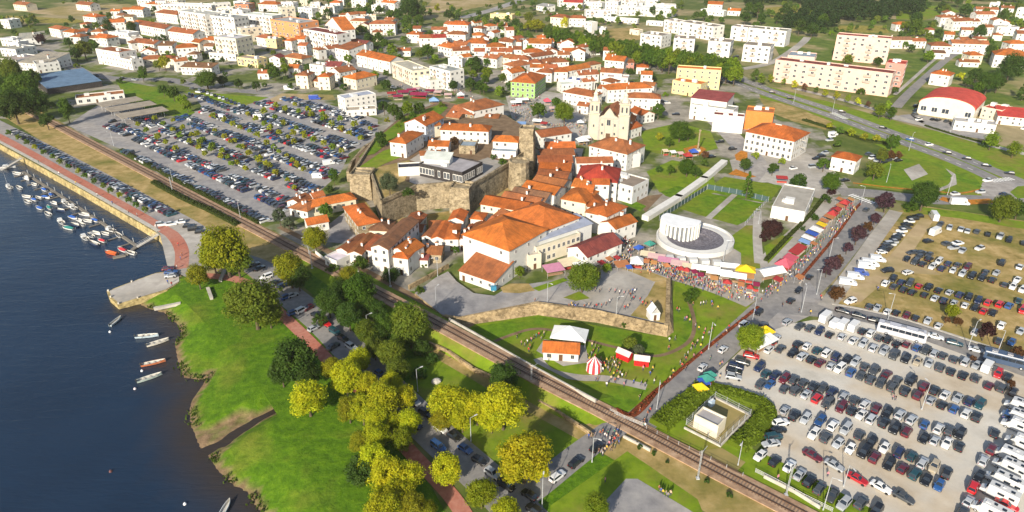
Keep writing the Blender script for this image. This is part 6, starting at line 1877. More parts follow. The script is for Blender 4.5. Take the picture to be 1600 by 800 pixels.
trees('on the north-east hillside', 'the sports hall', (1500, 170), 'hillside trees', [(R.uniform(1400, 1600), R.uniform(2, 76), R.uniform(9, 17), 'b', R.choice('gdlvd')) for _ in range(38)] + [(1430, 40, 24, 'b', 'g'), (1432, 28, 20, 'b', 'd'), (1570, 22, 18, 'b', 'g'), (1510, 14, 22, 'b', 'd'), (1530, 50, 22, 'b', 'd')])
trees('by the white estate', 'the yellow building', (1090, 115), 'trees by the white estate', [(1020, 16, 12, 'o', 'd'), (1033, 22, 10, 'o', 'd'), (1052, 18, 15, 'b', 'l'), (1100, 23, 16, 'b', 'g'), (1086, 24, 14, 'b', 'd'), (1170, 12, 18, 'b', 'g'), (1185, 16, 22, 'b', 'd'), (1165, 27, 22, 'b', 'd'), (1190, 28, 18, 'b', 'd'), (1215, 28, 16, 'b', 'd'), (1228, 14, 22, 'b', 'd'), (1250, 40, 26, 'b', 'd'), (1270, 44, 24, 'b', 'd'), (1288, 30, 22, 'b', 'g'), (1262, 16, 14, 'b', 'd'), (1300, 52, 12, 's', 'l')])
trees('in the northern gardens', 'the sandy field', (720, 5), 'trees of the northern gardens', [
    (640, 12, 36, 'b', 'd'), (622, 22, 20, 'b', 'd'), (655, 18, 24, 'b', 'd'), (610, 22, 18, 'b', 'g'), (635, 33, 20, 'b', 'g'), (655, 30, 18, 'b', 'g'), (648, 42, 18, 'b', 'd'), (621, 42, 12, 'b', 'd'), (540, 22, 26, 'b', 'd', {'hs': .7}), (570, 20, 28, 'b', 'd', {'hs': .7}), (512, 20, 18, 'b', 'd'), (592, 16, 16, 'b', 'g'), (497, 26, 10, 'b', 'l'), (565, 45, 16, 'b', 'x'), (555, 52, 14, 's', 'l'), (575, 60, 20, 'b', 'd'), (590, 60, 20, 'b', 'g'), (600, 68, 16, 'b', 'g'), (612, 78, 22, 'b', 'l'), (588, 72, 16, 's', 'd'),
    (668, 78, 26, 'b', 'g'), (655, 84, 16, 'b', 'v'), (680, 90, 14, 'b', 'l'), (700, 24, 16, 'b', 'd'), (714, 26, 12, 'b', 'd'), (735, 33, 12, 'o', 'd'), (745, 33, 12, 'o', 'd'), (757, 33, 12, 'o', 'l'), (742, 55, 10, 'b', 'v'), (775, 33, 14, 'b', 'd'), (783, 41, 12, 'o', 'l'), (792, 30, 14, 'b', 'g'), (798, 40, 12, 'b', 'd'), (740, 100, 20, 'b', 'd'), (760, 97, 14, 'b', 'g'), (786, 60, 9, 'b', 'd'), (683, 12, 10, 'o', 'x'), (500, 8, 12, 'b', 'd'), (485, 4, 12, 'b', 'd'), (520, 3, 16, 'b', 'g'), (545, 8, 10, 'b', 'v'), (560, 10, 10, 'b', 'v'), (575, 9, 10, 'b', 'v'), (700, 6, 7, 's', 'd'), (720, 14, 8, 's', 'v'), (760, 9, 8, 's', 'v')])
trees('in the villa gardens', 'the orange block', (455, 50), 'trees of the villa gardens', [(428, 112, 24, 'b', 'g'), (445, 108, 18, 'b', 'l'), (465, 100, 14, 'b', 'd'), (440, 95, 14, 'b', 'l'), (415, 98, 16, 's', 'v'), (538, 137, 16, 's', 'd'), (525, 133, 10, 's', 'g'), (453, 57, 10, 'b', 'x'), (480, 70, 9, 'b', 'v'), (503, 79, 9, 'b', 'v'), (470, 22, 10, 'b', 'd'), (575, 100, 10, 's', 'l'), (604, 115, 10, 's', 'd'), (646, 127, 8, 's', 'd'), (425, 55, 8, 'b', 'v'), (464, 70, 10, 'b', 'd'), (418, 78, 8, 's', 'd'), (440, 60, 10, 'b', 'v'), (600, 103, 10, 'b', 'g'), (640, 122, 8, 's', 'l')])
trees('in the north-west gardens', 'the riverside hall', (120, 135), 'trees of the north-west gardens', [(130, 75, 30, 'b', 'v'), (118, 82, 22, 'b', 'd'), (145, 72, 20, 'b', 'g'), (107, 66, 16, 'b', 'd'), (135, 45, 14, 'b', 'd'), (150, 40, 14, 'b', 'v'), (168, 42, 16, 'o', 'd'), (205, 42, 18, 'b', 'd'), (112, 30, 12, 'b', 'd'), (62, 60, 18, 'b', 'm'), (30, 55, 10, 'b', 'v'), (75, 50, 10, 'b', 'd'), (15, 34, 10, 'c', 'd', {'hs': .6}), (24, 34, 10, 'c', 'g', {'hs': .6}), (34, 34, 10, 'c', 'd', {'hs': .6}), (44, 34, 10, 'c', 'g', {'hs': .6}), (52, 35, 10, 'c', 'd', {'hs': .6}), (247, 27, 10, 'b', 'd'), (255, 60, 16, 's', 'd'), (256, 97, 24, 'b', 'x'), (265, 94, 16, 'b', 'd'), (272, 87, 12, 's', 'l'), (258, 30, 12, 's', 'd'), (315, 82, 8, 's', 'g'), (332, 95, 12, 's', 'd'), (318, 72, 10, 'b', 'd'), (120, 103, 12, 's', 'v'), (215, 100, 9, 's', 'v'), (395, 6, 12, 'b', 'd'), (240, 3, 12, 'b', 'g'), (390, 104, 10, 's', 'd'), (360, 104, 9, 's', 'g')])
# garden trees squeezed between the houses wherever the map leaves room
rows = []
occ = [(h[0], h[1]) for h in HOUSES]
tries = 0
spots = []
while len(rows) < 170 and tries < 9000:
    tries += 1
    x, y = R.uniform(220, 1000), R.uniform(6, 150)
    if inside(Vector((x, y)), [(Vector(q)) for q in ((400, 140), (600, 150), (520, 220), (300, 200), (150, 160), (180, 130))]) or (790 < x < 1000 and y > 130):
        continue
    p = v2(P(x, y))
    if any((p - c).length < r + 2.5 for c, r in occ) or any((p - c).length < 6 for c in spots):
        continue
    spots.append(p)
    rows.append((x, y, R.uniform(4.5, 8.5) * pxm(y), R.choice('bbs'), R.choice('gdvlg'), {'base': True}))
mass = []
for _ in range(900):
    x, y = R.uniform(0, 1600), R.uniform(-6, 60)
    if 660 < x < 800 and y < 20 or 20 < x < 230 and 8 < y < 26:
        continue
    if noise.noise(Vector((x * .018, y * .09, 4))) < -.02:
        continue
    p = v2(P(x, y))
    if any((p - c).length < r + 3 for c, r in occ):
        continue
    mass.append((x, y, R.uniform(5, 10) * pxm(y) * .85, 'b', R.choice('gdvg'), {'base': True}))
trees('on the far outskirts', 'the church', (945, 215), 'far trees', mass[:330])
trees('between the old houses', 'the church', (945, 215), 'small garden trees', rows)
grow()
# far wood on the hill: nobody could count it
wood = MB()
cm = CROWN['b', 'lo']
fv, ff = [], []
rr = random.Random(3)
for k in range(620):
    for _ in range(50):
        x, y = rr.uniform(1165, 1620), rr.uniform(-26, 52)
        lim = 44 if 1290 < x < 1392 else 50 if 1225 < x < 1290 else 26 if 1392 <= x < 1440 else 14 if x < 1225 else 4
        if y < lim - (10 if rr.random() < .4 else 0) and not (1308 < x < 1392 and 34 < y < 52) and not (1195 < x < 1256 and 8 < y < 28):
            break
    p = P(x, y)
    W = rr.uniform(9, 16)
    me = cm[k % len(cm)]
    a = rr.uniform(0, 6.28)
    M = Matrix.Translation(p) @ Matrix.Rotation(a, 4, 'Z') @ Matrix.Diagonal((W, W, W * rr.uniform(.8, 1.2), 1))
    i = len(fv)
    fv += [tuple(M @ v.co) for v in me.vertices]
    ff += [tuple(i + q for q in f_.vertices) for f_ in me.polygons]
me = bpy.data.meshes.new('woodland')
me.from_pydata(fv, [], ff)
me.materials.append(LEAF)
o = link('woodland', me, None, (.032, .068, .014))
o['kind'] = 'stuff'
o['label'] = 'dense dark green woodland covering the hillside behind the pink blocks'
# ================================================================ VEHICLES
CC = {'k': ((.012, .013, .016), 'black'), 'g': ((.06, .065, .07), 'dark grey'), 's': ((.42, .44, .46), 'silver'), 'w': ((.70, .70, .69), 'white'), 'b': ((.02, .08, .24), 'blue'), 'n': ((.012, .022, .07), 'navy'), 'r': ((.50, .015, .02), 'red'), 'm': ((.11, .01, .02), 'maroon'), 't': ((.012, .06, .075), 'dark teal'), 'e': ((.42, .36, .26), 'beige'), 'y': ((.7, .5, .03), 'yellow')}
# length, width, height, belt, bonnet end, windscreen foot, windscreen top, rear window top, rear window foot, boot z
KIND = {'hatchback': (4.05, 1.76, 1.48, .95, .86, .72, .10, -1.35, -1.85, .95), 'saloon': (4.6, 1.80, 1.45, .93, .84, .80, .12, -.95, -1.55, .96), 'estate car': (4.6, 1.80, 1.50, .95, .84, .85, .20, -1.85, -2.15, .95), 'off-roader': (4.5, 1.86, 1.72, 1.08, 1.0, .85, .25, -1.75, -2.08, 1.08), 'small van': (4.5, 1.84, 1.86, 1.1, 1.0, 1.15, .55, -2.08, -2.18, 1.1)}
def car_meshes(kind):
    L, W, H, belt, bon, xf0, xf1, xr1, xr0, boot = KIND[kind]
    h, w_ = L / 2, W / 2
    sec = [(h, .38, .60, .70), (h - .10, .26, bon - .16, .86), (h - .45, .2, bon - .05, .97), (xf0 + .1, .2, belt - .02, 1), (0, .2, belt, 1), (xr0 + .3, .2, belt, 1), (-h + .35, .22, boot, .98), (-h + .08, .28, boot - .1, .88), (-h, .42, boot - .28, .74)]
    rings = []
    for x, zl, zb, f in sec:
        q = w_ * f
        rings.append([(x, -q * .88, zl), (x, -q, zl + .14), (x, -q, zb - .16), (x, -q * .90, zb), (x, q * .90, zb), (x, q, zb - .16), (x, q, zl + .14), (x, q * .88, zl)])
    mb = MB()
    mb.loft([r[::-1] for r in rings], 0)
    b0, b1 = w_ * .90, w_ * .70
    base = [(xf0, -b0, belt - .05), (xf0, b0, belt - .05), (xr0, b0, belt - .05), (xr0, -b0, belt - .05)]
    top = [(xf1, -b1, H - .04), (xf1, b1, H - .04), (xr1, b1, H - .04), (xr1, -b1, H - .04)]
    cap = [(xf1 - .18, -b1 + .1, H), (xf1 - .18, b1 - .1, H), (xr1 + .12, b1 - .1, H), (xr1 + .12, -b1 + .1, H)]
    mb.loft([base, top, cap], 0)
    for x in (h - .72, -h + .78):                      # dark wheel arches
        for s in (-1, 1):
            mb.cyl(0, 0, -.04, .04, .37, n=10, mi=1)
            k = len(mb.v) - 20
            for i in range(k, len(mb.v)):
                v = mb.v[i]
                mb.v[i] = (x + v[0], s * (w_ - .03) + v[2], .33 + v[1])
    for s in (-1, 1):
        mb.box(h - .12, s * w_ * .62, bon - .24, .16, .32, .14, 2)
        mb.box(-h + .05, s * w_ * .66, boot - .22, .08, .22, .2, 3)
        mb.box(xf0 - .15, s * (w_ + .06), belt + .03, .14, .18, .13, 0)
    body = mb.mesh('body', [PAINT, TYRE, STEEL, plain('tail_lamp', (.3, .01, .01)) if 'tail_lamp' not in MATS else MATS['tail_lamp']])
    def pane(name, q, n):
        c = sum((Vector(p) for p in q), Vector()) / 4
        m = MB()
        nn = (Vector(q[1]) - Vector(q[0])).cross(Vector(q[2]) - Vector(q[0])).normalized()
        if nn.dot(Vector(n)) < 0:
            q = q[::-1]
            nn = -nn
        m.face([c + (Vector(p) - c) * .88 + nn * .014 for p in q])
        return m.mesh(name, CARGLASS)
    return dict(body=body, windscreen=pane('windscreen', [base[0], base[1], top[1], top[0]], (1, 0, 1)), rear_window=pane('rear_window', [base[3], base[2], top[2], top[3]], (-1, 0, 1)),
                side_l=pane('side_window', [base[1], base[2], top[2], top[1]], (0, 1, .3)), side_r=pane('side_window', [base[0], base[3], top[3], top[0]], (0, -1, .3)), ax=(h - .72, -h + .78), w=w_)
CARM = {k: car_meshes(k) for k in KIND}
mb = MB()
mb.loft([[(.32 * math.cos(2 * math.pi * k / 12), y, .32 * math.sin(2 * math.pi * k / 12)) for k in range(12)] for y in (-.1, .1)], 0)
mb.loft([[(.19 * math.cos(2 * math.pi * k / 8), y, .19 * math.sin(2 * math.pi * k / 8)) for k in range(8)] for y in (-.112, .112)], 1)
WHEEL = mb.mesh('wheel', [TYRE, STEEL])
def car(name, kind, col, p, yaw):
    m = CARM[kind]
    o = root(name, p, yaw)
    o.scale = (.95, .95, .95)
    kc = R.uniform(.8, 1.15)
    c = tuple(v * kc for v in CC[col][0])
    link('body', m['body'], o, c)
    for k, n in (('windscreen', 'windscreen'), ('rear_window', 'rear_window'), ('side_l', 'side_window'), ('side_r', 'side_window')):
        link(n, m[k], o)
    for x in m['ax']:
        for s in (-1, 1):
            link('wheel', WHEEL, o, None, (x, s * (m['w'] - .12), .32))
    return o
CARS = []                                          # (x, y, colour, place, near phrase, near pixel, heading, kind)
KEYS = ['hatchback', 'hatchback', 'hatchback', 'saloon', 'estate car', 'off-roader', 'off-roader', 'small van']
def row(place, near, npx, head, pts, cols=None, jit=4, kinds=None, flip=.35):
    """pts: flat list of photo positions surveyed car by car"""
    q = P(*npx)
    for k in range(len(pts) // 2):
        c = cols[k] if cols and k < len(cols) else R.choice('kkggnnssbwmt')
        if c == '-':
            continue
        p = P(pts[2 * k], pts[2 * k + 1], .7)
        p.z = 0
        hd = rad(head + R.uniform(-jit, jit) + (180 if R.random() < flip else 0))
        CARS.append((p, c, place, near, q, hd, kinds or R.choice(KEYS)))
def fill(place, near, npx, a, b, n, head, cols=None, **k):
    pts = []
    for i in range(n):
        t = i / max(1, n - 1)
        pts += [a[0] + (b[0] - a[0]) * t, a[1] + (b[1] - a[1]) * t]
    row(place, near, npx, head, pts, cols, **k)
CAMP = (1575, 725)
COACH = (1408, 516)
HD = 44
row("in the gravel lot's street row", 'the campers', CAMP, HD, [1230, 502, 1250, 509, 1266, 512, 1281, 517, 1297, 522, 1316, 525, 1334, 531, 1349, 536, 1365, 543, 1382, 548, 1398, 555, 1416, 560, 1434, 564, 1452, 567, 1470, 574, 1487, 580, 1506, 586, 1526, 590, 1546, 597], 'sggnkswsssgkesgkkgk')
row("in the row behind the coach", 'the campers', CAMP, HD, [1348, 517, 1361, 520, 1375, 527, 1388, 530, 1403, 536, 1417, 537, 1433, 542, 1447, 547, 1460, 551, 1474, 555, 1492, 561, 1509, 565, 1526, 570, 1543, 574, 1560, 583, 1576, 588], 'kwgkkmbgsggsswrk')
row("in the gravel lot's second row", 'the campers', CAMP, HD, [1247, 537, 1261, 540, 1277, 547, 1292, 551, 1307, 557, 1324, 561, 1337, 565, 1352, 572, 1367, 579, 1386, 584, 1403, 594, 1424, 595, 1445, 603, 1461, 609, 1477, 616, 1497, 621, 1515, 626, 1532, 631], 'kwtwnksggmgkmkwsntw')
row("in the gravel lot's third row", 'the campers', CAMP, HD, [1220, 544, 1239, 551, 1254, 556, 1268, 561, 1282, 566, 1299, 571, 1312, 575, 1330, 581, 1346, 587, 1361, 593, 1377, 598, 1395, 605, 1415, 611, 1435, 617, 1455, 625, 1473, 632, 1491, 638, 1510, 645, 1527, 651], 'gkskmswbggggkmskbwkk')
row("in the gravel lot's fourth row", 'the campers', CAMP, HD, [1212, 585, 1226, 591, 1241, 593, 1256, 598, 1272, 604, 1286, 606, 1301, 612, 1319, 619, 1336, 625, 1352, 631, 1370, 637, 1387, 644, 1407, 647, 1425, 655, 1445, 662, 1467, 669, 1484, 672, 1501, 677], 'nmggkgnsgwmkssbwgks')
row("in the gravel lot's fifth row", 'the campers', CAMP, HD, [1226, 607, 1244, 610, 1260, 615, 1277, 622, 1294, 630, 1315, 636, 1331, 641, 1346, 647, 1362, 654, 1382, 660, 1399, 669, 1417, 674, 1444, 684, 1461, 687, 1480, 691, 1500, 697], 'ggsrgmkwskkmkswk')
row("in the gravel lot's sixth row", 'the campers', CAMP, HD, [1282, 657, 1302, 664, 1322, 670, 1344, 679, 1362, 690, 1382, 699, 1405, 706, 1425, 712, 1442, 722, 1460, 728, 1480, 738], 'bwsgkwntsek')
row("in the gravel lot's seventh row", 'the campers', CAMP, HD, [1272, 677, 1291, 683, 1310, 692, 1329, 700, 1350, 706, 1367, 714, 1390, 724, 1411, 731, 1430, 740, 1448, 749, 1468, 757], 'wgswkmkmtkb')
row("lengthwise in the gravel lot", 'the campers', CAMP, -49, [1270, 711, 1304, 726, 1340, 747, 1377, 760, 1412, 776], 'msrwg', kinds='saloon', flip=0, jit=2)
row("at the gravel lot's fence edge", 'the campers', CAMP, HD, [1211, 720, 1234, 727, 1250, 740, 1265, 751, 1281, 762, 1301, 773, 1319, 786, 1346, 785, 1370, 797], 'kwskggsgk')
row("at the gravel lot's hedge end", 'the campers', CAMP, 15, [1209, 682, 1217, 671, 1220, 660, 1205, 692, 1197, 686], 'tkwsb', flip=.5)
row("at the gravel lot's hedge end", 'the campers', CAMP, HD, [1227, 640, 1242, 649, 1259, 653, 1188, 711], 'sksw')
row("at the gravel lot's market end", 'the coach', COACH, -20, [1174, 555, 1160, 565, 1150, 572, 1147, 579, 1146, 588], 'rgnks', flip=.4)
row("at the gravel lot's market end", 'the coach', COACH, HD, [1187, 573, 1197, 583, 1203, 600, 1190, 600, 1224, 499, 1207, 535, 1202, 545, 1212, 527], 'ntbgrkws')
row("beside the campers", 'the coach', COACH, HD, [1575, 647, 1555, 676, 1550, 701, 1537, 718, 1531, 743, 1521, 760, 1514, 782, 1580, 692, 1546, 602, 1566, 606, 1584, 611, 1505, 800], 'bkmskrsgmgkg')
row("parked along the lot street", 'the coach', COACH, -31, [1317, 485, 1342, 492, 1368, 500, 1462, 525, 1492, 535, 1527, 546], 'kkkwts', kinds='saloon', flip=0, jit=2)
row("in the field's street row", 'the coach', COACH, 46, [1359, 478, 1371, 480, 1387, 486, 1401, 488, 1417, 492, 1431, 496, 1450, 500, 1467, 508, 1524, 518, 1561, 532, 1581, 534, 1565, 507, 1595, 517], 'gswkmkswskbws')
row("in the field's second row", 'the coach', COACH, HD, [1384, 442, 1397, 447, 1412, 452, 1426, 456, 1445, 460, 1461, 465, 1475, 469, 1491, 472, 1508, 476, 1524, 480, 1537, 485, 1552, 488], 'wgkkksnswkrk')
row("in the field's third row", 'the coach', COACH, HD, [1396, 435, 1409, 440, 1422, 442, 1436, 446, 1451, 449, 1467, 453, 1484, 456, 1500, 460, 1514, 464, 1529, 469, 1544, 472, 1562, 475, 1577, 477, 1598, 484], 'kngrkksnknrrbr')
row("in the field's fourth row", 'the coach', COACH, HD, [1472, 419, 1489, 422, 1504, 427, 1519, 431, 1535, 434, 1551, 437, 1570, 444, 1583, 447, 1598, 452, 1541, 424, 1557, 426, 1590, 436, 1592, 469], 'nwskkkgwwgswt')
row("in the field's fifth row", 'the coach', COACH, HD, [1417, 404, 1430, 409, 1442, 412, 1457, 416, 1436, 401, 1452, 404, 1467, 408, 1482, 411, 1497, 413, 1512, 417, 1566, 410, 1594, 416], 'kgkwgkwngmkw')
row("loose in the dry field", 'the coach', COACH, 25, [1387, 422, 1419, 425, 1329, 470, 1426, 394, 1440, 395, 1452, 398, 1451, 376, 1480, 380, 1491, 386, 1497, 379, 1504, 391, 1531, 387], 'kwwgggkgswsw', flip=.5, jit=20)
row("in the field's far row", 'the roundabout', (1600, 300), 50, [1470, 350, 1484, 355, 1502, 357, 1512, 360, 1527, 361, 1544, 365, 1563, 369, 1577, 374, 1600, 379], 'gsssgkskk')
row("beside the field track", 'the roundabout', (1600, 300), 8, [1435, 337, 1427, 341, 1421, 345, 1418, 350, 1415, 355, 1409, 360, 1405, 366, 1402, 369, 1399, 373, 1395, 377, 1391, 381, 1387, 384, 1384, 387, 1381, 390, 1378, 393], 'kkwkgwwkkssgkkws', flip=.5)
row("under the avenue trees", 'the stone pier', (270, 430), -40, [494, 492, 508, 504, 523, 517, 536, 528, 549, 541, 594, 583, 606, 592, 628, 608, 646, 626, 665, 645, 688, 668, 709, 681, 727, 700, 749, 718, 770, 739, 791, 757], 'krtksbgsskwkbksk', flip=0, jit=3)
row("under the avenue trees", 'the stone pier', (270, 430), 50, [416, 432, 419, 447, 448, 463, 457, 460, 459, 487, 471, 484, 482, 480, 490, 512, 520, 540, 405, 418, 396, 412, 432, 440, 442, 446], 'wsbsbwmsgkgkn', jit=8)
row("on the avenue's footway side", 'the stone pier', (270, 430), -40, [648, 662, 685, 697, 566, 560, 827, 772, 836, 796], 'nbgkk', flip=.5)
row("queuing at the level crossing", 'the stone pier', (270, 430), 46, [933, 697, 900, 721, 871, 743], 'kkw', flip=0, jit=2, kinds='estate car')
row("on the market road", 'the level crossing', (990, 655), 47, [1130, 545, 1098, 573, 1186, 487, 1236, 469, 1248, 453, 1265, 432, 1354, 327], 'wwkkkkg', flip=.2, jit=3, kinds='hatchback')
row("parked by the crossroads", 'the level crossing', (990, 655), 47, [1163, 506, 1175, 513, 1193, 507], 'skg', flip=.2, jit=10)
row("on the stone pier's landing", 'the river', (0, 230), 15, [262, 419, 267, 424, 266, 430], 'mbs', flip=.2)
row("at the promenade parking end", 'the stone pier', (270, 430), 20, [252, 350, 268, 349, 281, 346, 294, 352, 303, 357, 313, 361], 'wwwkkk', flip=.3)
fill('along the wedge street', 'the church', (945, 215), (296, 146), (372, 176), 16, -70)
fill('along the wedge street', 'the church', (945, 215), (312, 140), (392, 170), 14, -70)
fill('in the promenade row', 'the stone pier', (270, 430), (20, 205), (268, 334), 62, 50, jit=5)
row('on the main avenue', 'the roundabout', (1600, 300), -28, [1207, 144, 1235, 153, 1316, 174, 1380, 199, 1422, 217, 1480, 238, 1511, 247, 1542, 258, 1578, 270], 'kkkkbkkkk', kinds='hatchback', flip=.4)
row('on the roundabout', 'the church', (945, 215), 10, [1452, 225, 1543, 281, 1493, 302, 1532, 299, 1570, 303], 'wwwsn', kinds='hatchback')
row('in the town hall square', 'the church', (945, 215), 20, [1125, 221, 1145, 232, 1113, 244, 1240, 262, 1275, 247, 1284, 243, 1289, 238, 1270, 260, 1320, 281, 1300, 212, 1296, 218, 1308, 226], 'kkkwkksskwsk')
row('behind the small orange-roofed house', 'the roundabout', (1600, 300), 25, [1358, 240, 1364, 246, 1372, 250, 1380, 253, 1388, 250, 1396, 247, 1404, 250], 'gwskgwk')
row('before the sports hall', 'the roundabout', (1600, 300), 30, [1431, 165, 1431, 172, 1430, 178, 1436, 186, 1458, 186, 1466, 187, 1480, 189, 1488, 192, 1590, 193, 1600, 200], 'kkgwkkgkww')
row('in the apartment street', 'the church', (945, 215), -30, [430, 74, 445, 78, 460, 80, 478, 84, 492, 87, 540, 100, 580, 116, 600, 130, 615, 136, 700, 40, 545, 104], 'kwgksskgwsk')
row('along the north-west street', 'the church', (945, 215), -25, [58, 88, 70, 92, 83, 96, 92, 100, 104, 108, 118, 115, 135, 120, 150, 118, 190, 122, 210, 124, 240, 126, 266, 128, 300, 138, 310, 143], 'kswkgwbkksgkgw')
row('in the far yards', 'the church', (945, 215), 0, [945, 33, 957, 34, 970, 35, 983, 37, 996, 38, 845, 18, 852, 20, 835, 15, 860, 22, 1040, 84, 1060, 86, 1075, 90, 1150, 88, 1165, 92, 1180, 95, 1128, 125, 1140, 128, 905, 92, 870, 78, 1035, 158, 1043, 160, 1056, 178, 1142, 160], 'kgkskkwkrgkskwkskkkgwkk')
# the packed asphalt car park, in rows parallel to the railway
lot = [Vector(q) for q in ((168, 196), (200, 176), (268, 186), (318, 174), (312, 152), (360, 168), (430, 156), (468, 152), (512, 168), (560, 182), (588, 194), (584, 212), (545, 236), (528, 268), (474, 314), (438, 340), (404, 350), (300, 299), (215, 250), (140, 200))]
org = P(400, 352)
o2 = 4.0
step = 0
while o2 < 190:
    if step % 5 == 0:
        pass
    t = -330.0 + R.uniform(0, 2)
    while t < 75:
        p = org + E1 * t + E2 * o2
        x, y = Q(p)
        if inside(Vector((x, y)), lot) and R.random() < .93 and (t + 33 * step) % 62 > 7:
            CARS.append((p, R.choice('kkkkgggnnnsssbbwwwwmt' + 'r'), 'in the asphalt car park', 'the stone pier', P(270, 430), math.atan2(E2.y, E2.x) + R.uniform(-.08, .08) + (math.pi if R.random() < .4 else 0), R.choice(KEYS)))
        t += R.uniform(2.5, 2.9)
    o2 += 5.3 if step % 2 == 1 else (12.0 if step == 0 else 11.2)
    step += 1
CARS.sort(key=lambda c: c[0].x ** 2 + c[0].y ** 2)
# two cars never share a spot
kept = []
for c in CARS:
    if all((c[0] - k[0]).length > 1.75 for k in kept[-160:]):
        kept.append(c)
CARS = kept
for p, c, place, near, q, hd, kind in CARS[:298]:
    o = car('parked_car', kind, c, p, hd)
    reg(o, f'{CC[c][1]} {kind}', 'car', place, near, q, 'parked cars')
far = MB()
cols = []
for p, c, place, near, q, hd, kind in CARS[298:]:
    L, W, H, belt, bon, xf0, xf1, xr1, xr0, boot = KIND[kind]
    M = Matrix.Translation(p) @ Matrix.Rotation(hd, 4, 'Z')
    h, w_ = L / 2, W / 2
    n0 = len(far.f)
    far.loft([[M @ Vector(v) for v in ((x, -w_ * f, .2), (x, -w_ * f, zb), (x, w_ * f, zb), (x, w_ * f, .2))] for x, zb, f in ((-h, boot - .2, .85), (-h + .2, boot, 1), (xf0, belt, 1), (h - .25, bon - .05, .96), (h, bon - .3, .75))])
    base = [(xf0, -w_ * .9, belt - .02), (xf0, w_ * .9, belt - .02), (xr0, w_ * .9, belt - .02), (xr0, -w_ * .9, belt - .02)]
    top = [(xf1, -w_ * .7, H), (xf1, w_ * .7, H), (xr1, w_ * .7, H), (xr1, -w_ * .7, H)]
    far.loft([[M @ Vector(v) for v in base], [M @ Vector(v) for v in top]], 0)
    kc = R.uniform(.8, 1.15)
    cb = tuple(v * kc for v in CC[c][0])
    nn = len(far.f) - n0
    cols += [cb] * nn
    for q_ in range(nn - 6, nn - 2):
        cols[n0 + q_] = (.02, .026, .035)
me = far.mesh('parked_cars', MIXPAINT)
ca = me.color_attributes.new('Col', 'FLOAT_COLOR', 'CORNER')
buf = []
for f_, c in zip(far.f, cols):
    buf += [*c, 1.0] * len(f_)
ca.data.foreach_set('color', buf)
o = link('distant_parked_cars', me)
tag(o, 'mass of far parked cars filling the asphalt car park, promenade and town streets', 'cars', None, 'stuff')
print('cars', len(CARS))

# ---- vans, campers, coach, lorries
def van(p, yaw, L=5.4, W=2.0, H=2.35, col=(.78, .78, .77), name='van'):
    o = root(name, p, yaw)
    mb = MB()
    h, w_ = L / 2, W / 2
    def rg(x, z0, z1, f=1, ft=.92):
        return [(x, -w_ * f, z0), (x, -w_ * f, z1 - .3), (x, -w_ * ft * f, z1), (x, w_ * ft * f, z1), (x, w_ * f, z1 - .3), (x, w_ * f, z0)]
    mb.loft([rg(-h, .35, H - .05, .97), rg(-h + .1, .3, H), rg(h - 1.75, .3, H), rg(h - 1.0, .3, 1.35, 1, .9), rg(h - .15, .3, 1.05, .95, .85), rg(h, .4, .85, .8)])
    mb.obj('body', PAINT, o, col)
    m = MB()
    z0, z1, x0, x1 = 1.42, H - .12, h - 1.06, h - 1.70
    m.face([(x0 + .02, -w_ * .8, z0), (x0 + .02, w_ * .8, z0), (x1 + .03, w_ * .78, z1), (x1 + .03, -w_ * .78, z1)])
    m.obj('windscreen', CARGLASS, o)
    for s in (-1, 1):
        m = MB()
        m.box(h - 2.1, s * w_, 1.55, .8, .03, .5)
        m.obj('side_window', CARGLASS, o)
    for x in (h - .95, -h + 1.0):
        for s in (-1, 1):
            link('wheel', WHEEL, o, None, (x, s * (w_ - .12), .33))
    return o
def vans(place, near, npx, rows, group='white vans'):
    for x, y, hd, L, H, c, desc in rows:
        p = P(x, y, 1)
        p.z = 0
        reg(van(p, rad(hd), L, 2.0, H, c), desc, 'van', place, near, P(*npx), group)
W_ = (.70, .70, .69)
vans('in the row beside the coach', 'the coach', COACH, [(1291, 495, 44, 6.2, 2.7, W_, 'tall white van'), (1306, 504, 44, 5.2, 2.2, W_, 'white van'), (1319, 506, 44, 5.6, 2.4, W_, 'white van'), (1335, 509, 44, 5.8, 2.5, W_, 'white van'), (1543, 572, 44, 5.6, 2.5, W_, 'white van')])
vans('beside the field track', 'the coach', COACH, [(1360, 411, -15, 5.8, 2.5, W_, 'white van'), (1354, 415, -15, 5.6, 2.5, W_, 'white van'), (1337, 431, -15, 5.4, 2.1, W_, 'white van'), (1325, 440, -15, 5.6, 2.2, W_, 'white van'), (1346, 425, -15, 4.8, 2.0, (.04, .08, .3), 'blue van'), (1372, 404, -15, 5.2, 2.2, W_, 'white van')])
vans('in the grass field', 'the roundabout', (1600, 300), [(1462, 362, 35, 6.4, 2.8, W_, 'white box van'), (1459, 338, 75, 6.8, 3.0, W_, 'tall white box van')])
vans('in the asphalt car park', 'the stone pier', (270, 430), [(348, 184, -35, 6.5, 2.9, W_, 'white box van'), (492, 153, 5, 7.5, 2.9, (.03, .07, .35), 'blue lorry'), (405, 183, 0, 6.5, 2.7, W_, 'white van'), (514, 254, 30, 5.8, 2.5, W_, 'white van'), (498, 275, 0, 5.8, 2.4, W_, 'white van'), (452, 138, -5, 7, 2.8, W_, 'white lorry')], 'vans in the asphalt car park')
vans('on the roundabout road', 'the coach', COACH, [(1500, 316, -8, 7.5, 2.9, W_, 'long white van'), (1302, 209, 20, 5.5, 2.3, W_, 'white van')])
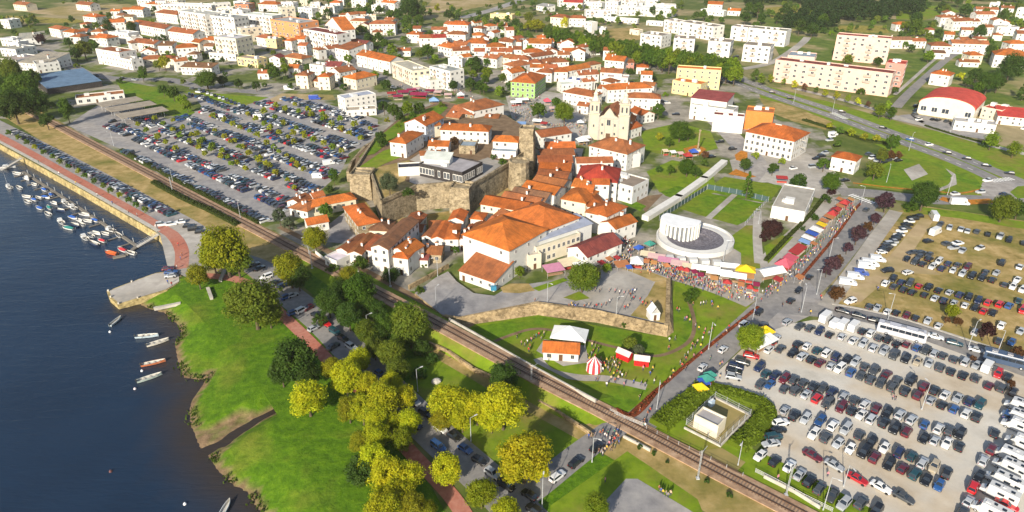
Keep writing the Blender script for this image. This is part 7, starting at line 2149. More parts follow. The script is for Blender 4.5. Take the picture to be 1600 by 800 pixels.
def camper(p, yaw, L=6.8, W=2.3, H=2.95, low=False, kind=0):
    o = root('camper_van', p, yaw)
    h, w_ = L / 2, W / 2
    mb = MB()
    def rg(x, z0, z1, f=1):
        return [(x, -w_ * f, z0), (x, -w_ * f, z1 - .25), (x, -w_ * f * .9, z1), (x, w_ * f * .9, z1), (x, w_ * f, z1 - .25), (x, w_ * f, z0)]
    mb.loft([rg(-h, .5, H - .25, .96), rg(-h + .15, .4, H), rg(h - 2.1, .4, H), rg(h - (1.3 if kind == 0 else 1.7), .4, H - .1, .98), rg(h - (1.15 if kind == 0 else 1.5), .4, 2.0, .9), rg(h - .9, .4, 1.3, .9), rg(h, .4, .95, .8)])
    mb.obj('body', PAINT, o, (.60, .60, .59))
    m = MB()
    m.face([(h - .84, -w_ * .75, 1.4), (h - .84, w_ * .75, 1.4), (h - 1.15, w_ * .75, 2.02), (h - 1.15, -w_ * .75, 2.02)])
    m.obj('windscreen', CARGLASS, o)
    for s in (-1, 1):
        for x, l_ in ((-h + 1.2, 1.0), (-h + 3.1, 1.2)):
            m = MB()
            m.box(x, s * w_, 1.85, l_, .05, .55)
            m.obj('side_window', CARGLASS, o)
    for x, y, l_ in ((-h + 1.4, .2, .7), (-h + 3.0, -.25, .55), (h - 2.6, .1, .9)):
        m = MB()
        m.box(x, y, H + .06, l_, .65, .14)
        m.obj('roof_light', R.choice([CARGLASS, GEL, CARGLASS]), o, (.6, .6, .6))
    if kind == 2:
        m = MB()
        m.box(-h + 2.2, .6, H + .05, 1.5, .7, .06)
        m.obj('solar_panel', CARGLASS, o)
    for x in (h - 1.1, -h + 1.5):
        for s in (-1, 1):
            link('wheel', WHEEL, o, None, (x, s * (w_ - .14), .34))
    return o
for k, (x, y, L) in enumerate(((1596, 634, 6.6), (1592, 650, 6.6), (1593, 664, 6.8), (1583, 711, 7.0), (1580, 728, 6.6), (1571, 750, 7.2), (1563, 769, 6.8), (1549, 796, 6.8), (1598, 690, 6.4))):
    p = P(x, y, 1.5)
    p.z = 0
    o = camper(p, rad(-47 + R.uniform(-3, 3) + 180), L, kind=k % 3)
    reg(o, 'white camper van', 'camper van', 'at the right edge of the gravel lot', 'the coach', P(*COACH), 'camper vans')
p = P(1574, 786, 1)
p.z = 0
reg(car('parked_car', 'saloon', 'r', p, rad(-45)), 'bright red saloon', 'car', 'squeezed between two camper vans', 'the coach', P(*COACH), 'parked cars')
def coach(name, p, yaw, L, W, H, label, col, cab=False, cat='coach'):
    o = root(name, p, yaw)
    h, w_ = L / 2, W / 2
    mb = MB()
    def rg(x, z0, z1, f=1):
        return [(x, -w_ * f, z0), (x, -w_ * f, z1 - .3), (x, -w_ * f * .9, z1), (x, w_ * f * .9, z1), (x, w_ * f, z1 - .3), (x, w_ * f, z0)]
    mb.loft([rg(-h, .5, H - .2, .95), rg(-h + .2, .4, H), rg(h - .5, .4, H), rg(h - .1, .4, H - .5, .97), rg(h, .5, 1.3, .92)])
    mb.obj('body', PAINT, o, col)
    for s in (-1, 1):
        n = int(L / 1.6)
        for k in range(n):
            m = MB()
            m.box(-h + .6 + (k + .5) * (L - 1.2) / n, s * w_, H - 1.05, (L - 1.2) / n - .1, .05, .95)
            m.obj('side_window', CARGLASS, o)
    m = MB()
    m.face([(h + .01, -w_ * .85, 1.35), (h + .01, w_ * .85, 1.35), (h - .09, w_ * .85, H - .5), (h - .09, -w_ * .85, H - .5)])
    m.obj('windscreen', CARGLASS, o)
    for k in range(3):
        m = MB()
        m.box(-h + 2.2 + k * (L - 4) / 2, 0, H + .1, 1.3, 1.2, .22)
        m.obj('roof_hatch', PAINT, o, (.25, .25, .27))
    for x in (h - 2.2, -h + 2.6):
        for s in (-1, 1):
            link('wheel', WHEEL, o, None, (x, s * (w_ - .14), .46), 0, (1.45, 1.4, 1.45))
    return tag(o, label, cat)
p = P(1409, 519, 1.5)
p.z = 0
coach('coach', p, rad(-32), 12.6, 2.5, 3.4, 'long silver-white coach with dark windows parked along the lot street', (.5, .5, .54))
p = P(1574, 562, 1.5)
p.z = 0
coach('coach', p, rad(-30), 11, 2.5, 3.3, 'dark blue coach near the right end of the lot street', (.05, .08, .14))

# ================================================================ BOATS
def boat(name, p, yaw, L, W, hull, cover=None, cabin=False, motor=True, mast=False, thwarts=False, parent=None):
    o = root(name, p, yaw)
    h = L / 2
    st = [(-h, .82, .55), (-h * .4, 1.0, .55), (h * .2, .95, .6), (h * .65, .62, .72), (h * .92, .22, .85), (h, .03, .92)]
    out, inn = [], []
    for x, f, z in st:
        q = W / 2 * f
        out.append([(x, -q, z), (x, -q * .8, 0.0), (x, 0, -.25), (x, q * .8, 0.0), (x, q, z)])
    mb = MB()
    n = 5
    for a in range(len(out) - 1):
        for k in range(n - 1):
            mb.face([out[a][k + 1], out[a + 1][k + 1], out[a + 1][k], out[a][k]])
    mb.face(out[0])
    for a in range(len(out) - 1):                     # gunwale and inner side
        for s in (0, -1):
            p0, p1 = Vector(out[a][s]), Vector(out[a + 1][s])
            i0, i1 = Vector((p0.x, p0.y * .86, p0.z)), Vector((p1.x, p1.y * .86, p1.z))
            mb.face([p0, p1, i1, i0])
            mb.face([i0, i1, Vector((i1.x, i1.y * .9, .12)), Vector((i0.x, i0.y * .9, .12))], 1)
        i0, i1 = [Vector((out[a][k][0], out[a][k][1] * .77, .12)) for k in (0, -1)], [Vector((out[a + 1][k][0], out[a + 1][k][1] * .77, .12)) for k in (0, -1)]
        mb.face([i0[0], i1[0], i1[1], i0[1]], 1)
    mb.obj('hull', [GEL, plain('deck', (.5, .48, .43)) if 'deck' not in MATS else MATS['deck']], o, hull)
    if cover:
        m = MB()
        m.loft([[(x, -W * .46 * f, .62), (x, 0, .62 + .55 * g), (x, W * .46 * f, .62)] for x, f, g in ((-h * .95, .8, .2), (-h * .4, 1, 1), (h * .2, .95, .9), (h * .6, .6, .3))])
        m.obj('cover', CLOTH, o, cover)
    if cabin:
        m = MB()
        m.loft([[(x, -w2, z0), (x, w2, z0), (x, w2 * .85, z1), (x, -w2 * .85, z1)] for x, w2, z0, z1 in ((-h * .1, W * .36, .5, 1.75), (h * .3, W * .34, .55, 1.65), (h * .62, W * .2, .62, .95))])
        c = m.obj('cabin', GEL, o, (.78, .78, .76))
        for s in (-1, 1):
            m = MB()
            m.box(h * .1, s * W * .335, 1.35, L * .16, .05, .35)
            m.obj('cabin_window', CARGLASS, c)
    if motor:
        m = MB()
        m.box(-h - .15, 0, .75, .35, .35, .55)
        m.box(-h - .15, 0, .2, .14, .14, .7)
        m.obj('outboard_motor', DARK, o)
    if thwarts:
        for x in (-h * .45, h * .05, h * .5):
            m = MB()
            m.box(x, 0, .42, .28, W * .8, .06)
            m.obj('thwart', GEL, o, (.55, .5, .42))
    if mast:
        m = MB()
        m.tube((h * .1, 0, .4), (h * .1, 0, 7), .06, .04)
        m.obj('mast', STEEL, o)
    return o
WB, BL, GN, RD_, OR = (.76, .76, .74), (.03, .10, .36), (.03, .2, .18), (.45, .04, .05), (.6, .13, .04)
MAR = [(27, 272, 6.5, 'w', 0), (42, 280, 5.5, 'c', 0), (54, 289, 4.6, 'w', 0), (14, 293, 5, 'm', 0), (30, 294, 5.2, 'w', 0), (69, 297, 5.2, 'b', 0), (80, 305, 5, 'b', 0), (72, 309, 4.8, 'b', 0), (61, 310, 4.6, 'w', 0), (42, 308, 5.2, 'w', 0), (53, 313, 4.4, 'b', 0), (43, 316, 5.4, 'w', 0), (101, 317, 5.2, 'c', 0), (114, 325, 5.8, 'c', 0), (62, 326, 5.2, 'b', 0), (77, 325, 5, 'g', 0), (95, 329, 5.2, 'n', 0), (75, 335, 5.2, 'w', 0), (106, 321, 4.6, 'w', 0),
       (133, 336, 5.6, 'w', 0), (115, 341, 5.6, 'b', 0), (137, 346, 5, 'w', 0), (148, 345, 5, 'b', 0), (95, 347, 6.2, 'c', 0), (107, 357, 6.4, 'g', 0), (118, 352, 5.4, 'n', 0), (127, 351, 5, 'w', 0), (150, 365, 5.2, 'w', 0), (172, 360, 5.6, 'c', 0), (185, 368, 5.2, 'w', 0), (132, 372, 6, 'c', 0), (142, 369, 5.2, 'w', 0), (147, 381, 6.4, 'n', 0), (159, 377, 4.6, 'r', 0), (191, 391, 5.6, 'r', 0), (174, 396, 6, 'o', 0), (205, 396, 5, 'w', 0), (165, 366, 4.6, 'w', 0), (124, 345, 4.6, 'w', 0), (85, 318, 4.6, 'w', 0)]
DS = {'w': ('open white motorboat', None, WB, False), 'c': ('white cabin boat', None, WB, True), 'b': ('white boat under a blue cover', BL, WB, False), 'g': ('white boat with a green cover', GN, WB, False), 'n': ('dark blue hulled boat', None, (.03, .05, .12), False), 'r': ('red covered boat', RD_, WB, False), 'o': ('orange boat', OR, OR, False), 'm': ('white boat with a mast', None, WB, True)}
for x, y, L, k, _ in MAR:
    d, cov, hull, cab = DS[k]
    kc = R.uniform(.85, 1.0)
    o = boat('moored_boat', P(x, y, WATER_Z + .15), rad(R.choice((150, 145, 155, -30, 140)) + R.uniform(-10, 10)), L, L * .36, tuple(v * kc for v in hull), cov, cab, True, k == 'm')
    reg(o, d, 'boat', 'in the marina', 'the stone pier', P(*PIER), 'boats moored at the pontoons')
tag(boat('moored_boat', P(8, 263, WATER_Z + .15), rad(20), 9, 2.6, WB, None, True), 'long white boat beside the upper gangway at the picture edge', 'boat', 'boats moored at the pontoons')
for x, y, L, yaw, hull, cov, lab, kw in ((181, 503, 5.0, 80, (.5, .58, .62), None, 'small pale grey boat floating alone off the pier tip', {}), (230, 526, 6.4, 8, (.45, .55, .62), None, 'pale blue rowing boat with a crossed oar', {'thwarts': True}),
                                    (247, 536, 6.0, 35, (.7, .66, .58), None, 'white and brown rowing boat pointing at the bank', {'thwarts': True}), (240, 568, 6.2, 22, (.5, .16, .07), None, 'rust-orange rowing boat with grey bow', {'thwarts': True}),
                                    (234, 591, 6.2, 35, (.42, .5, .46), None, 'grey-green rowing boat nearest the creek', {'thwarts': True}), (352, 796, 4.8, 85, (.6, .66, .7), None, 'pale blue-grey boat cut by the bottom picture edge', {})):
    o = boat('rowing_boat', P(x, y, WATER_Z + .15), rad(yaw), L, L * .27, hull, cov, **kw)
    tag(o, lab, 'boat', 'rowing boats off the marsh')
    if 'crossed oar' in lab:
        m = MB()
        m.tube((-.8, -2.2, .75), (-.3, 2.4, .75), .05)
        m.obj('oar', WOOD, o)
for x, y, c, lab in ((172, 519, (.8, .8, .8), 'white mooring buoy below the lone grey boat'), (211, 608, (.7, .6, .6), 'pale buoy beside the grey-green rowing boat'), (289, 788, (.8, .8, .8), 'white buoy near the bottom picture edge'), (173, 737, (.14, .06, .06), 'dark red buoy far out on the water'), (222, 580, (.8, .8, .8), 'white buoy behind the rust-orange rowing boat')):
    mb = MB()
    mb.loft([[(r * math.cos(2 * math.pi * k / 10), r * math.sin(2 * math.pi * k / 10), z) for k in range(10)] for r, z in ((.05, -.3), (.3, -.15), (.38, .1), (.28, .35), (.08, .48), (.06, .6))])
    tag(mb.obj('buoy', GEL, None, c, loc=P(x, y, WATER_Z)), lab, 'buoy')
PLANK = plain('weathered_planks', (.20, .18, .15), .85)
def pontoon(label, px, wd, name='pontoon', fingers=0, z=WATER_Z + .45):
    L = [P(x, y, z) for x, y in px]
    c0 = L[0].copy()
    o = root(name, c0)
    tag(o, label, name.replace('_', ' '))
    for k in range(len(L) - 1):
        a, b = L[k] - c0, L[k + 1] - c0
        t = b - a
        M = Matrix.Translation(a) @ Matrix.Rotation(math.atan2(t.y, t.x), 4, 'Z')
        mb = MB()
        mb.box(t.length / 2, 0, -.2, t.length, wd, .45, 0, M)
        d = mb.obj('deck', PLANK, o)
        n = int(t.length / 8)
        for q in range(fingers and n):
            mb = MB()
            mb.box((q + .5) * t.length / n, -wd / 2 - 2.2, -.2, .45, 4.4, .3, 0, M)
            mb.obj('finger', PLANK, o)
            mb = MB()
            mb.cyl(0, 0, -2.5, 1.6, .14)
            v = M @ Vector(((q + .5) * t.length / n, wd / 2 + .2, 0))
            mb.v = [(x + v.x, y + v.y, z_ + v.z) for x, y, z_ in mb.v]
            mb.obj('mooring_pile', STEEL, o)
    return o
pontoon('long marina pontoon running parallel to the quay wall', [(36, 268), (125, 325), (214, 384)], 1.1, fingers=1)
pontoon('short pontoon carrying red and orange boats at the gangway foot', [(214, 384), (196, 398), (176, 402)], 1.6)
def gangway(label, a, b):
    A, B = a, b
    t = B - A
    o = root('gangway', A)
    tag(o, label, 'gangway')
    M = t.to_track_quat('X', 'Z').to_matrix().to_4x4()
    mb = MB()
    mb.box(t.length / 2, 0, 0, t.length, 1.5, .15, 0, M)
    mb.obj('walkway', CONC, o)
    for s in (-1, 1):
        mb = MB()
        for z in (.5, 1.0):
            mb.box(t.length / 2, s * .75, z, t.length, .06, .06, 0, M)
        for k in range(6):
            mb.box(k * t.length / 5, s * .75, .5, .06, .06, 1.0, 0, M)
        mb.obj('handrail', STEEL, o)
gangway('sloping metal gangway from the quay down to the red boats', P(214, 386, WATER_Z + .5), P(248, 366, .1))
gangway('metal gangway at the upper picture edge beside a long white boat', P(2, 266, WATER_Z + .5), P(34, 247, .1))
# ================================================================ PEOPLE, STALLS, POLES
def person_mesh(pose):
    """skeleton grown with a skin modifier into one continuous figure"""
    V, Ed, Rd = [], [], []
    def add(p, r, par=None):
        V.append(p)
        Rd.append(r)
        if par is not None:
            Ed.append((par, len(V) - 1))
        return len(V) - 1
    s = {'stand': 0, 'walk': 1, 'turn': .4, 'carry': .2}[pose]
    pel = add((0, 0, .95), .15)
    wst = add((0, 0, 1.10), .13, pel)
    chs = add((0.01, 0, 1.32), .16, wst)
    nck = add((0.01, 0, 1.48), .065, chs)
    hd0 = add((0.03, 0, 1.58), .085, nck)
    hd1 = add((0.02, 0, 1.68), .10, hd0)
    add((0.01, 0, 1.75), .07, hd1)
    add((.13, 0, 1.615), .018, hd0)                    # nose
    for sd in (-1, 1):
        f = sd * s
        hip = add((0, sd * .10, .90), .10, pel)
        kn = add((.04 + .14 * f, sd * .11, .50), .065, hip)
        an = add((-.02 + .24 * f, sd * .11, .09), .045, kn)
        add((.14 + .24 * f, sd * .12, .04), .04, an)
        sh = add((0, sd * .19, 1.40), .065, chs)
        if pose == 'carry':
            el = add((.05, sd * .25, 1.14), .045, sh)
            wr = add((.28, sd * .16, 1.10), .034, el)
        else:
            el = add((-.03 - .10 * f, sd * .26, 1.12), .045, sh)
            wr = add((.04 - .20 * f, sd * .27, .88), .034, el)
        d = Vector(V[wr]) - Vector(V[el])
        d.normalize()
        pm = add(tuple(Vector(V[wr]) + d * .07), .036, wr)
        for k, l_ in enumerate((.075, .09, .085, .065)):
            a = add(tuple(Vector(V[pm]) + d * l_ * .5 + Vector(((k - 1.5) * .022, 0, 0))), .010, pm)
            add(tuple(Vector(V[a]) + d * l_ * .5 + Vector((0, -sd * .012, 0))), .009, a)
        add(tuple(Vector(V[wr]) + d * .05 + Vector((.055, -sd * .01, 0))), .011, wr)
    me = bpy.data.meshes.new('person_skeleton')
    me.from_pydata(V, Ed, [])
    o = bpy.data.objects.new('person_skeleton', me)
    COL.objects.link(o)
    md = o.modifiers.new('skin', 'SKIN')
    sk = me.skin_vertices[0].data
    for k, r in enumerate(Rd):
        sk[k].radius = (r, r * (1.25 if k in (1, 2) else 1))
    sk[0].use_root = True
    sb = o.modifiers.new('sub', 'SUBSURF')
    sb.levels = sb.render_levels = 1
    dg = bpy.context.evaluated_depsgraph_get()
    m2 = bpy.data.meshes.new_from_object(o.evaluated_get(dg))
    bpy.data.objects.remove(o)
    m2.materials.clear()
    for m in (SKIN, CLOTH, TROUSER, HAIR):
        m2.materials.append(m)
    for f in m2.polygons:
        c = f.center
        if c.z > 1.69 or (c.z > 1.56 and c.x < -.01 and abs(c.y) < .13):
            f.material_index = 3
        elif c.z > 1.47:
            f.material_index = 0
        elif abs(c.y) > .2 and c.z < 1.15 or c.z > .8 and c.x > .2:
            f.material_index = 0
        elif c.z > .93:
            f.material_index = 1
        elif c.z < .07:
            f.material_index = 3
        else:
            f.material_index = 2
    m2.name = 'person'
    return m2
PM = [person_mesh(p) for p in ('stand', 'walk', 'turn', 'carry')]
CL = [((.75, .74, .72), 'white'), ((.02, .02, .025), 'black'), ((.45, .03, .03), 'red'), ((.04, .09, .3), 'blue'), ((.2, .2, .22), 'grey'), ((.5, .38, .25), 'beige'), ((.5, .2, .25), 'pink'), ((.05, .16, .12), 'green'), ((.6, .42, .05), 'yellow'), ((.25, .08, .04), 'brown')]
PEOPLE = [0]
def person(x, y, place, near, np_, z=0.0, group='people at the fair', c=None):
    k = R.randrange(len(CL)) if c is None else c
    p = P(x, y, z + .9)
    p.z = z
    o = link('person', R.choice(PM), None, CL[k][0], p, R.uniform(0, 6.28), (R.uniform(.93, 1.05),) * 3)
    PEOPLE[0] += 1
    return reg(o, f'person in a {CL[k][1]} top', 'person', place, near, np_, group)
def people(place, near, npx, pts, z=0.0, n=None, poly=None):
    q = P(*npx)
    if poly:
        pts = []
        pv = [Vector(v) for v in poly]
        xs_, ys_ = [v.x for v in pv], [v.y for v in pv]
        while len(pts) < n * 2:
            x, y = R.uniform(min(xs_), max(xs_)), R.uniform(min(ys_), max(ys_))
            if inside(Vector((x, y)), pv):
                pts += [x, y]
    for k in range(len(pts) // 2):
        person(pts[2 * k], pts[2 * k + 1], place, near, q, z)
people('at the level crossing', 'the stone pier', (270, 430), [920, 681, 924, 680, 938, 676, 942, 674, 945, 679, 948, 681, 950, 676, 953, 685, 956, 683, 952, 692, 948, 699, 945, 702, 940, 706, 957, 690, 960, 686, 963, 679, 966, 682, 955, 700, 961, 696, 942, 708, 936, 704, 967, 690, 930, 679, 960, 674, 965, 672, 1003, 660, 1007, 657, 1008, 664, 1012, 645, 1016, 640, 1000, 640, 1006, 664])
people('beside the striped tent', 'the level crossing', (990, 655), [918, 555, 921, 560, 924, 552, 927, 548, 930, 556, 932, 562, 935, 545, 939, 560, 941, 566, 944, 568, 946, 572, 948, 562, 951, 567, 955, 561, 957, 570, 960, 566, 962, 572, 964, 580, 966, 575, 969, 582, 959, 584, 955, 590, 961, 594, 966, 590, 950, 575, 938, 572, 942, 577, 953, 579, 972, 586, 978, 585, 930, 540, 925, 538, 934, 592, 958, 560, 963, 563, 968, 568])
people('behind the marquee', 'the level crossing', (990, 655), [820, 538, 824, 533, 830, 530, 828, 540, 826, 546, 834, 526, 838, 524, 846, 528, 842, 522, 808, 525, 850, 520, 815, 535])
people('on the eastern lawn', 'the level crossing', (990, 655), [1058, 482, 1061, 484, 1083, 474, 1095, 474, 1099, 473, 1103, 472, 1112, 472, 1113, 476, 1119, 458, 1128, 454, 1127, 461, 1070, 498, 1073, 497, 1078, 500, 1055, 528, 1046, 530, 1045, 543])
people('along the rill path', 'the level crossing', (990, 655), [1108, 520, 1102, 515, 1113, 514, 1098, 528, 1090, 533, 1086, 540, 1080, 545, 1075, 551, 1070, 556, 1063, 566, 1092, 512, 1087, 508, 1082, 538, 1095, 540, 1100, 521, 1066, 570, 1072, 560, 1052, 580, 1047, 590])
people('on the fair lawn', 'the level crossing', (990, 655), [870, 590, 931, 591, 990, 596, 1002, 598, 1008, 600, 975, 600, 948, 600, 1016, 583, 1022, 595, 918, 618, 1000, 620, 898, 520, 1020, 575, 1005, 575])
people('on the rampart plaza', 'the round arena', (1085, 375), [889, 477, 894, 477, 893, 474, 899, 478, 836, 469, 930, 452, 937, 453, 952, 453, 961, 454, 968, 456, 975, 457, 982, 456, 988, 453, 992, 454, 985, 460, 990, 465, 986, 467, 965, 467, 953, 470, 947, 474, 940, 477, 932, 477, 926, 480, 920, 476, 913, 478, 976, 480, 981, 478, 1000, 467, 1004, 473, 1009, 475, 1017, 472], z=RZ)
people('along the red flower bed', 'the level crossing', (990, 655), [1150, 502, 1135, 517, 1180, 485, 1139, 510, 1120, 540, 1096, 552, 1084, 555, 1072, 575, 1125, 569, 1128, 567, 1110, 560, 1122, 480])
people('at the crossroads', 'the level crossing', (990, 655), [1223, 476, 1249, 485, 1267, 487, 1283, 463, 1215, 455, 1205, 448, 1210, 440, 1220, 446, 1216, 435, 1228, 440, 1234, 430, 1200, 462, 1190, 468, 1284, 466])
people('on the promenade', 'the stone pier', (270, 430), [92, 270, 118, 285, 175, 316, 214, 335, 243, 352, 152, 304, 246, 355, 278, 381, 282, 403, 276, 416, 60, 252, 200, 330, 284, 396, 262, 440, 268, 443])
people('on the pond yard', 'the level crossing', (990, 655), [1033, 766, 1036, 768, 1041, 770, 1044, 773, 1030, 762, 946, 749, 1048, 770])
people('in the parking lots', 'the coach', COACH, [1400, 621, 1396, 620, 1294, 740, 1110, 583, 1216, 745, 1372, 450, 1290, 640, 1125, 588])
people('along the market street', 'the round arena', (1085, 375), None, n=60, poly=[(1000, 415), (1030, 418), (1100, 440), (1180, 466), (1170, 474), (1090, 452), (1040, 432), (1000, 428)])
# ---- crowd nobody could count
body = [(.14, .05), (.17, .9), (.21, 1.05), (.22, 1.38), (.07, 1.48), (.1, 1.6), (.09, 1.72), (.02, 1.78)]
cr_ = MB()
ccol = []
def crowd(poly, n, z=0.0, z2=None):
    pv = [Vector(v) for v in poly]
    xs_, ys_ = [v.x for v in pv], [v.y for v in pv]
    k = 0
    while k < n:
        x, y = R.uniform(min(xs_), max(xs_)), R.uniform(min(ys_), max(ys_))
        if not inside(Vector((x, y)), pv):
            continue
        k += 1
        p = P(x, y, z)
        a = R.uniform(0, 3.14)
        ca_, sa = math.cos(a), math.sin(a)
        sc = R.uniform(.92, 1.05)
        n0 = len(cr_.f)
        cr_.loft([[(p.x + r * sc * (ca_ * c1 - sa * s1 * .62), p.y + r * sc * (sa * c1 + ca_ * s1 * .62), p.z + h * sc) for c1, s1 in ((1, 0), (.5, .87), (-.5, .87), (-1, 0), (-.5, -.87), (.5, -.87))] for r, h in body])
        top, bot = R.choice(CL)[0], R.choice([(.05, .06, .1), (.03, .03, .03), (.2, .17, .13), (.3, .3, .32)])
        hair = R.choice([(.04, .03, .02), (.1, .06, .03), (.2, .15, .1), (.5, .45, .4)])
        for q in range(len(cr_.f) - n0):
            r_ = q // 6
            ccol.append(bot if r_ < 2 else top if r_ < 4 else (.5, .3, .2) if r_ < 5 else hair)
crowd([(925, 398), (985, 402), (1005, 412), (1060, 420), (1120, 440), (1185, 462), (1180, 472), (1100, 452), (1050, 438), (1000, 420), (930, 410)], 330)
crowd([(1185, 462), (1215, 440), (1270, 388), (1330, 322), (1340, 328), (1290, 382), (1235, 440), (1200, 465)], 150)
crowd([(960, 372), (1000, 385), (990, 400), (962, 395), (940, 385)], 70)
crowd([(900, 240), (905, 245), (898, 270), (880, 295), (850, 318), (822, 334), (818, 328), (842, 310), (870, 288), (888, 262)], 170)
crowd([(795, 152), (845, 150), (838, 185), (880, 198), (915, 190), (918, 206), (870, 204), (800, 186)], 230)
crowd([(905, 205), (930, 222), (920, 232), (905, 226)], 40)
crowd([(610, 142), (700, 138), (745, 146), (740, 154), (680, 150), (612, 156)], 90)
crowd([(690, 128), (640, 132), (612, 136), (690, 136)], 40)
me = cr_.mesh('crowd', MIXCLOTH)
ca = me.color_attributes.new('Col', 'FLOAT_COLOR', 'CORNER')
buf = []
for f_, c in zip(cr_.f, ccol):
    buf += [*c, 1.0] * len(f_)
ca.data.foreach_set('color', buf)
tag(link('crowd', me), 'dense crowd filling the market street, the lane and the church square', 'crowd', None, 'stuff')

# ---------------------------------------------------------------- market stalls and tents
TCOL = {'w': ((.78, .78, .76), 'white'), 'r': ((.36, .04, .04), 'red'), 'k': ((.55, .10, .14), 'pinkish red'), 'm': ((.22, .02, .06), 'burgundy'), 'b': ((.04, .10, .40), 'blue'), 'o': ((.42, .17, .07), 'orange'), 'y': ((.72, .50, .02), 'yellow'), 'p': ((.55, .24, .35), 'pink'), 'c': ((.68, .58, .40), 'cream'), 'l': ((.22, .36, .62), 'pale blue'), 'e': ((.62, .42, .40), 'faded rose'), 'g': ((.05, .25, .2), 'green'), 't': ((.45, .22, .08), 'tan')}
def stall(x, y, wm, dm, yaw, style, col, z0=0.0, h=2.4, table=True):
    p = P(x, y, z0 + h)
    p.z = z0
    o = root('market_stall' if style != 'p' else 'market_tent', p, rad(yaw))
    c = TCOL[col][0]
    X, Y = wm / 2, dm / 2
    mb = MB()
    if style == 'g':
        g = gable_prism(wm, dm, h, dm * .22, .15, 'x', .06)
        mb = g
    elif style == 'p':
        ap = (0, 0, h + min(wm, dm) * .4)
        q = [(-X, -Y, h), (X, -Y, h), (X, Y, h), (-X, Y, h)]
        for k in range(4):
            mb.face([q[k], q[(k + 1) % 4], ap])
        lo = [(a, b, h - .3) for a, b, _ in q]
        for k in range(4):
            mb.face([lo[k], lo[(k + 1) % 4], q[(k + 1) % 4], q[k]])
    else:
        mb.loft([[(-X, -Y, h - .25), (X, -Y, h - .25), (X, Y, h + .2), (-X, Y, h + .2)], [(-X, -Y, h - .17), (X, -Y, h - .17), (X, Y, h + .28), (-X, Y, h + .28)]])
    mb.obj('canopy', CLOTH, o, c)
    for a in (-1, 1):
        for b in (-1, 1):
            m = MB()
            m.cyl(a * (X - .1), b * (Y - .1), 0, h - .1, .05, n=5)
            m.obj('leg', STEEL, o)
    if table:
        m = MB()
        m.box(0, -Y * .6, .8, wm * .85, dm * .25, .08)
        m.box(0, -Y * .45, .4, wm * .83, .04, .75)
        m.obj('counter', CLOTH, o, R.choice([(.4, .25, .15), (.5, .08, .06), (.6, .5, .4)]))
    return o
def stalls(place, near, npx, group, rows, **kw):
    for r in rows:
        x, y, wm, dm, yaw, st, c = r[:7]
        o = stall(x, y, wm, dm, yaw, st, c, **kw)
        reg(o, f'{TCOL[c][1]} {"pointed tent" if st == "p" else "gabled stall" if st == "g" else "awning stall"}', 'market stall', place, near, P(*npx), group)
A_ = -17
stalls('before the arena', 'the crossroads', (1200, 470), 'stalls in front of the arena', [(1012, 396, 5, 3, A_, 's', 'c'), (1026, 400, 6, 3, A_, 's', 'e'), (1044, 406, 7, 3.2, A_, 's', 'p'), (1062, 411, 6, 3.2, A_, 's', 'e'), (1080, 416, 6, 3.2, A_, 's', 'c'), (1103, 418, 9, 4, A_, 'g', 'w'), (1124, 424, 8, 4, A_, 'g', 'w'), (1146, 429, 8, 4, A_, 'g', 'w'), (1166, 430, 5, 3, A_, 's', 't'), (1140, 414, 6, 3.5, A_ + 4, 'g', 'w'), (1165, 420, 6.5, 4, A_, 'p', 'y')])
stalls('on the market street', 'the crossroads', (1200, 470), 'stalls on the market street', [(1042, 414, 2.1, 2.1, 10, 'p', 'o'), (1064, 419, 2.1, 2.1, 0, 'p', 'r'), (1073, 421, 2.1, 2.1, -20, 'p', 'r'), (1085, 424, 2.0, 2.0, 15, 's', 'm'), (1095, 429, 2.1, 2.0, -10, 's', 'm'), (1116, 434, 2.6, 2.1, -17, 's', 't'), (1136, 440, 2.6, 2.1, -17, 'p', 'r'), (1158, 444, 2.1, 2.1, -17, 's', 'o'), (1172, 448, 2.1, 2.1, -17, 'p', 'r'), (1010, 408, 2.1, 2.0, -17, 's', 'o'), (1022, 410, 2.1, 2.0, -17, 's', 't'), (1182, 444, 2.1, 2.1, -17, 's', 'm'),
    (995, 407, 4.5, 4.5, -10, 'p', 'w'), (972, 412, 5, 4, 15, 's', 'o'), (983, 417, 2, 2, 15, 's', 'b'), (964, 402, 2.0, 2.0, 40, 's', 'r'), (952, 404, 2.4, 2.2, 40, 's', 'o'), (940, 410, 2.4, 2.2, 40, 's', 'r'), (998, 386, 3, 2.6, 40, 'p', 'b'), (1015, 380, 3, 3, 40, 'p', 'g')])
S_ = 48
stalls('in the stall street', 'the crossroads', (1200, 470), 'stalls along the stall street', [(1204, 423, 9, 5, 20, 'g', 'w'), (1226, 411, 5, 5, S_, 'p', 'k'), (1236, 402, 5, 4, S_, 's', 'k'), (1247, 389, 9, 3.6, S_, 's', 'r'), (1258, 377, 3.2, 4, S_, 's', 'l'), (1263, 371, 3.2, 4.2, S_, 's', 'w'), (1269, 364, 3.2, 4.2, S_, 's', 'b'), (1276, 358, 4, 4.2, S_, 's', 'w'), (1284, 350, 3.4, 3.4, S_, 's', 'y'), (1288, 344, 3, 3, S_, 's', 'o'), (1296, 338, 3.4, 3.6, S_, 's', 'o'), (1301, 333, 3.6, 3.6, S_, 'p', 'r'), (1306, 327, 3.4, 3.4, S_, 'g', 'r'), (1313, 321, 3, 3, S_, 's', 'o'), (1320, 316, 3.4, 3.4, S_, 'p', 'r'), (1314, 311, 3, 3, S_, 's', 'o'), (1250, 432, 3, 2.4, S_, 's', 'o'), (1216, 436, 3, 2.6, S_, 's', 'r'), (1272, 380, 2.4, 2.2, S_, 's', 'o'), (1330, 311, 2.4, 2.4, S_, 's', 't')])
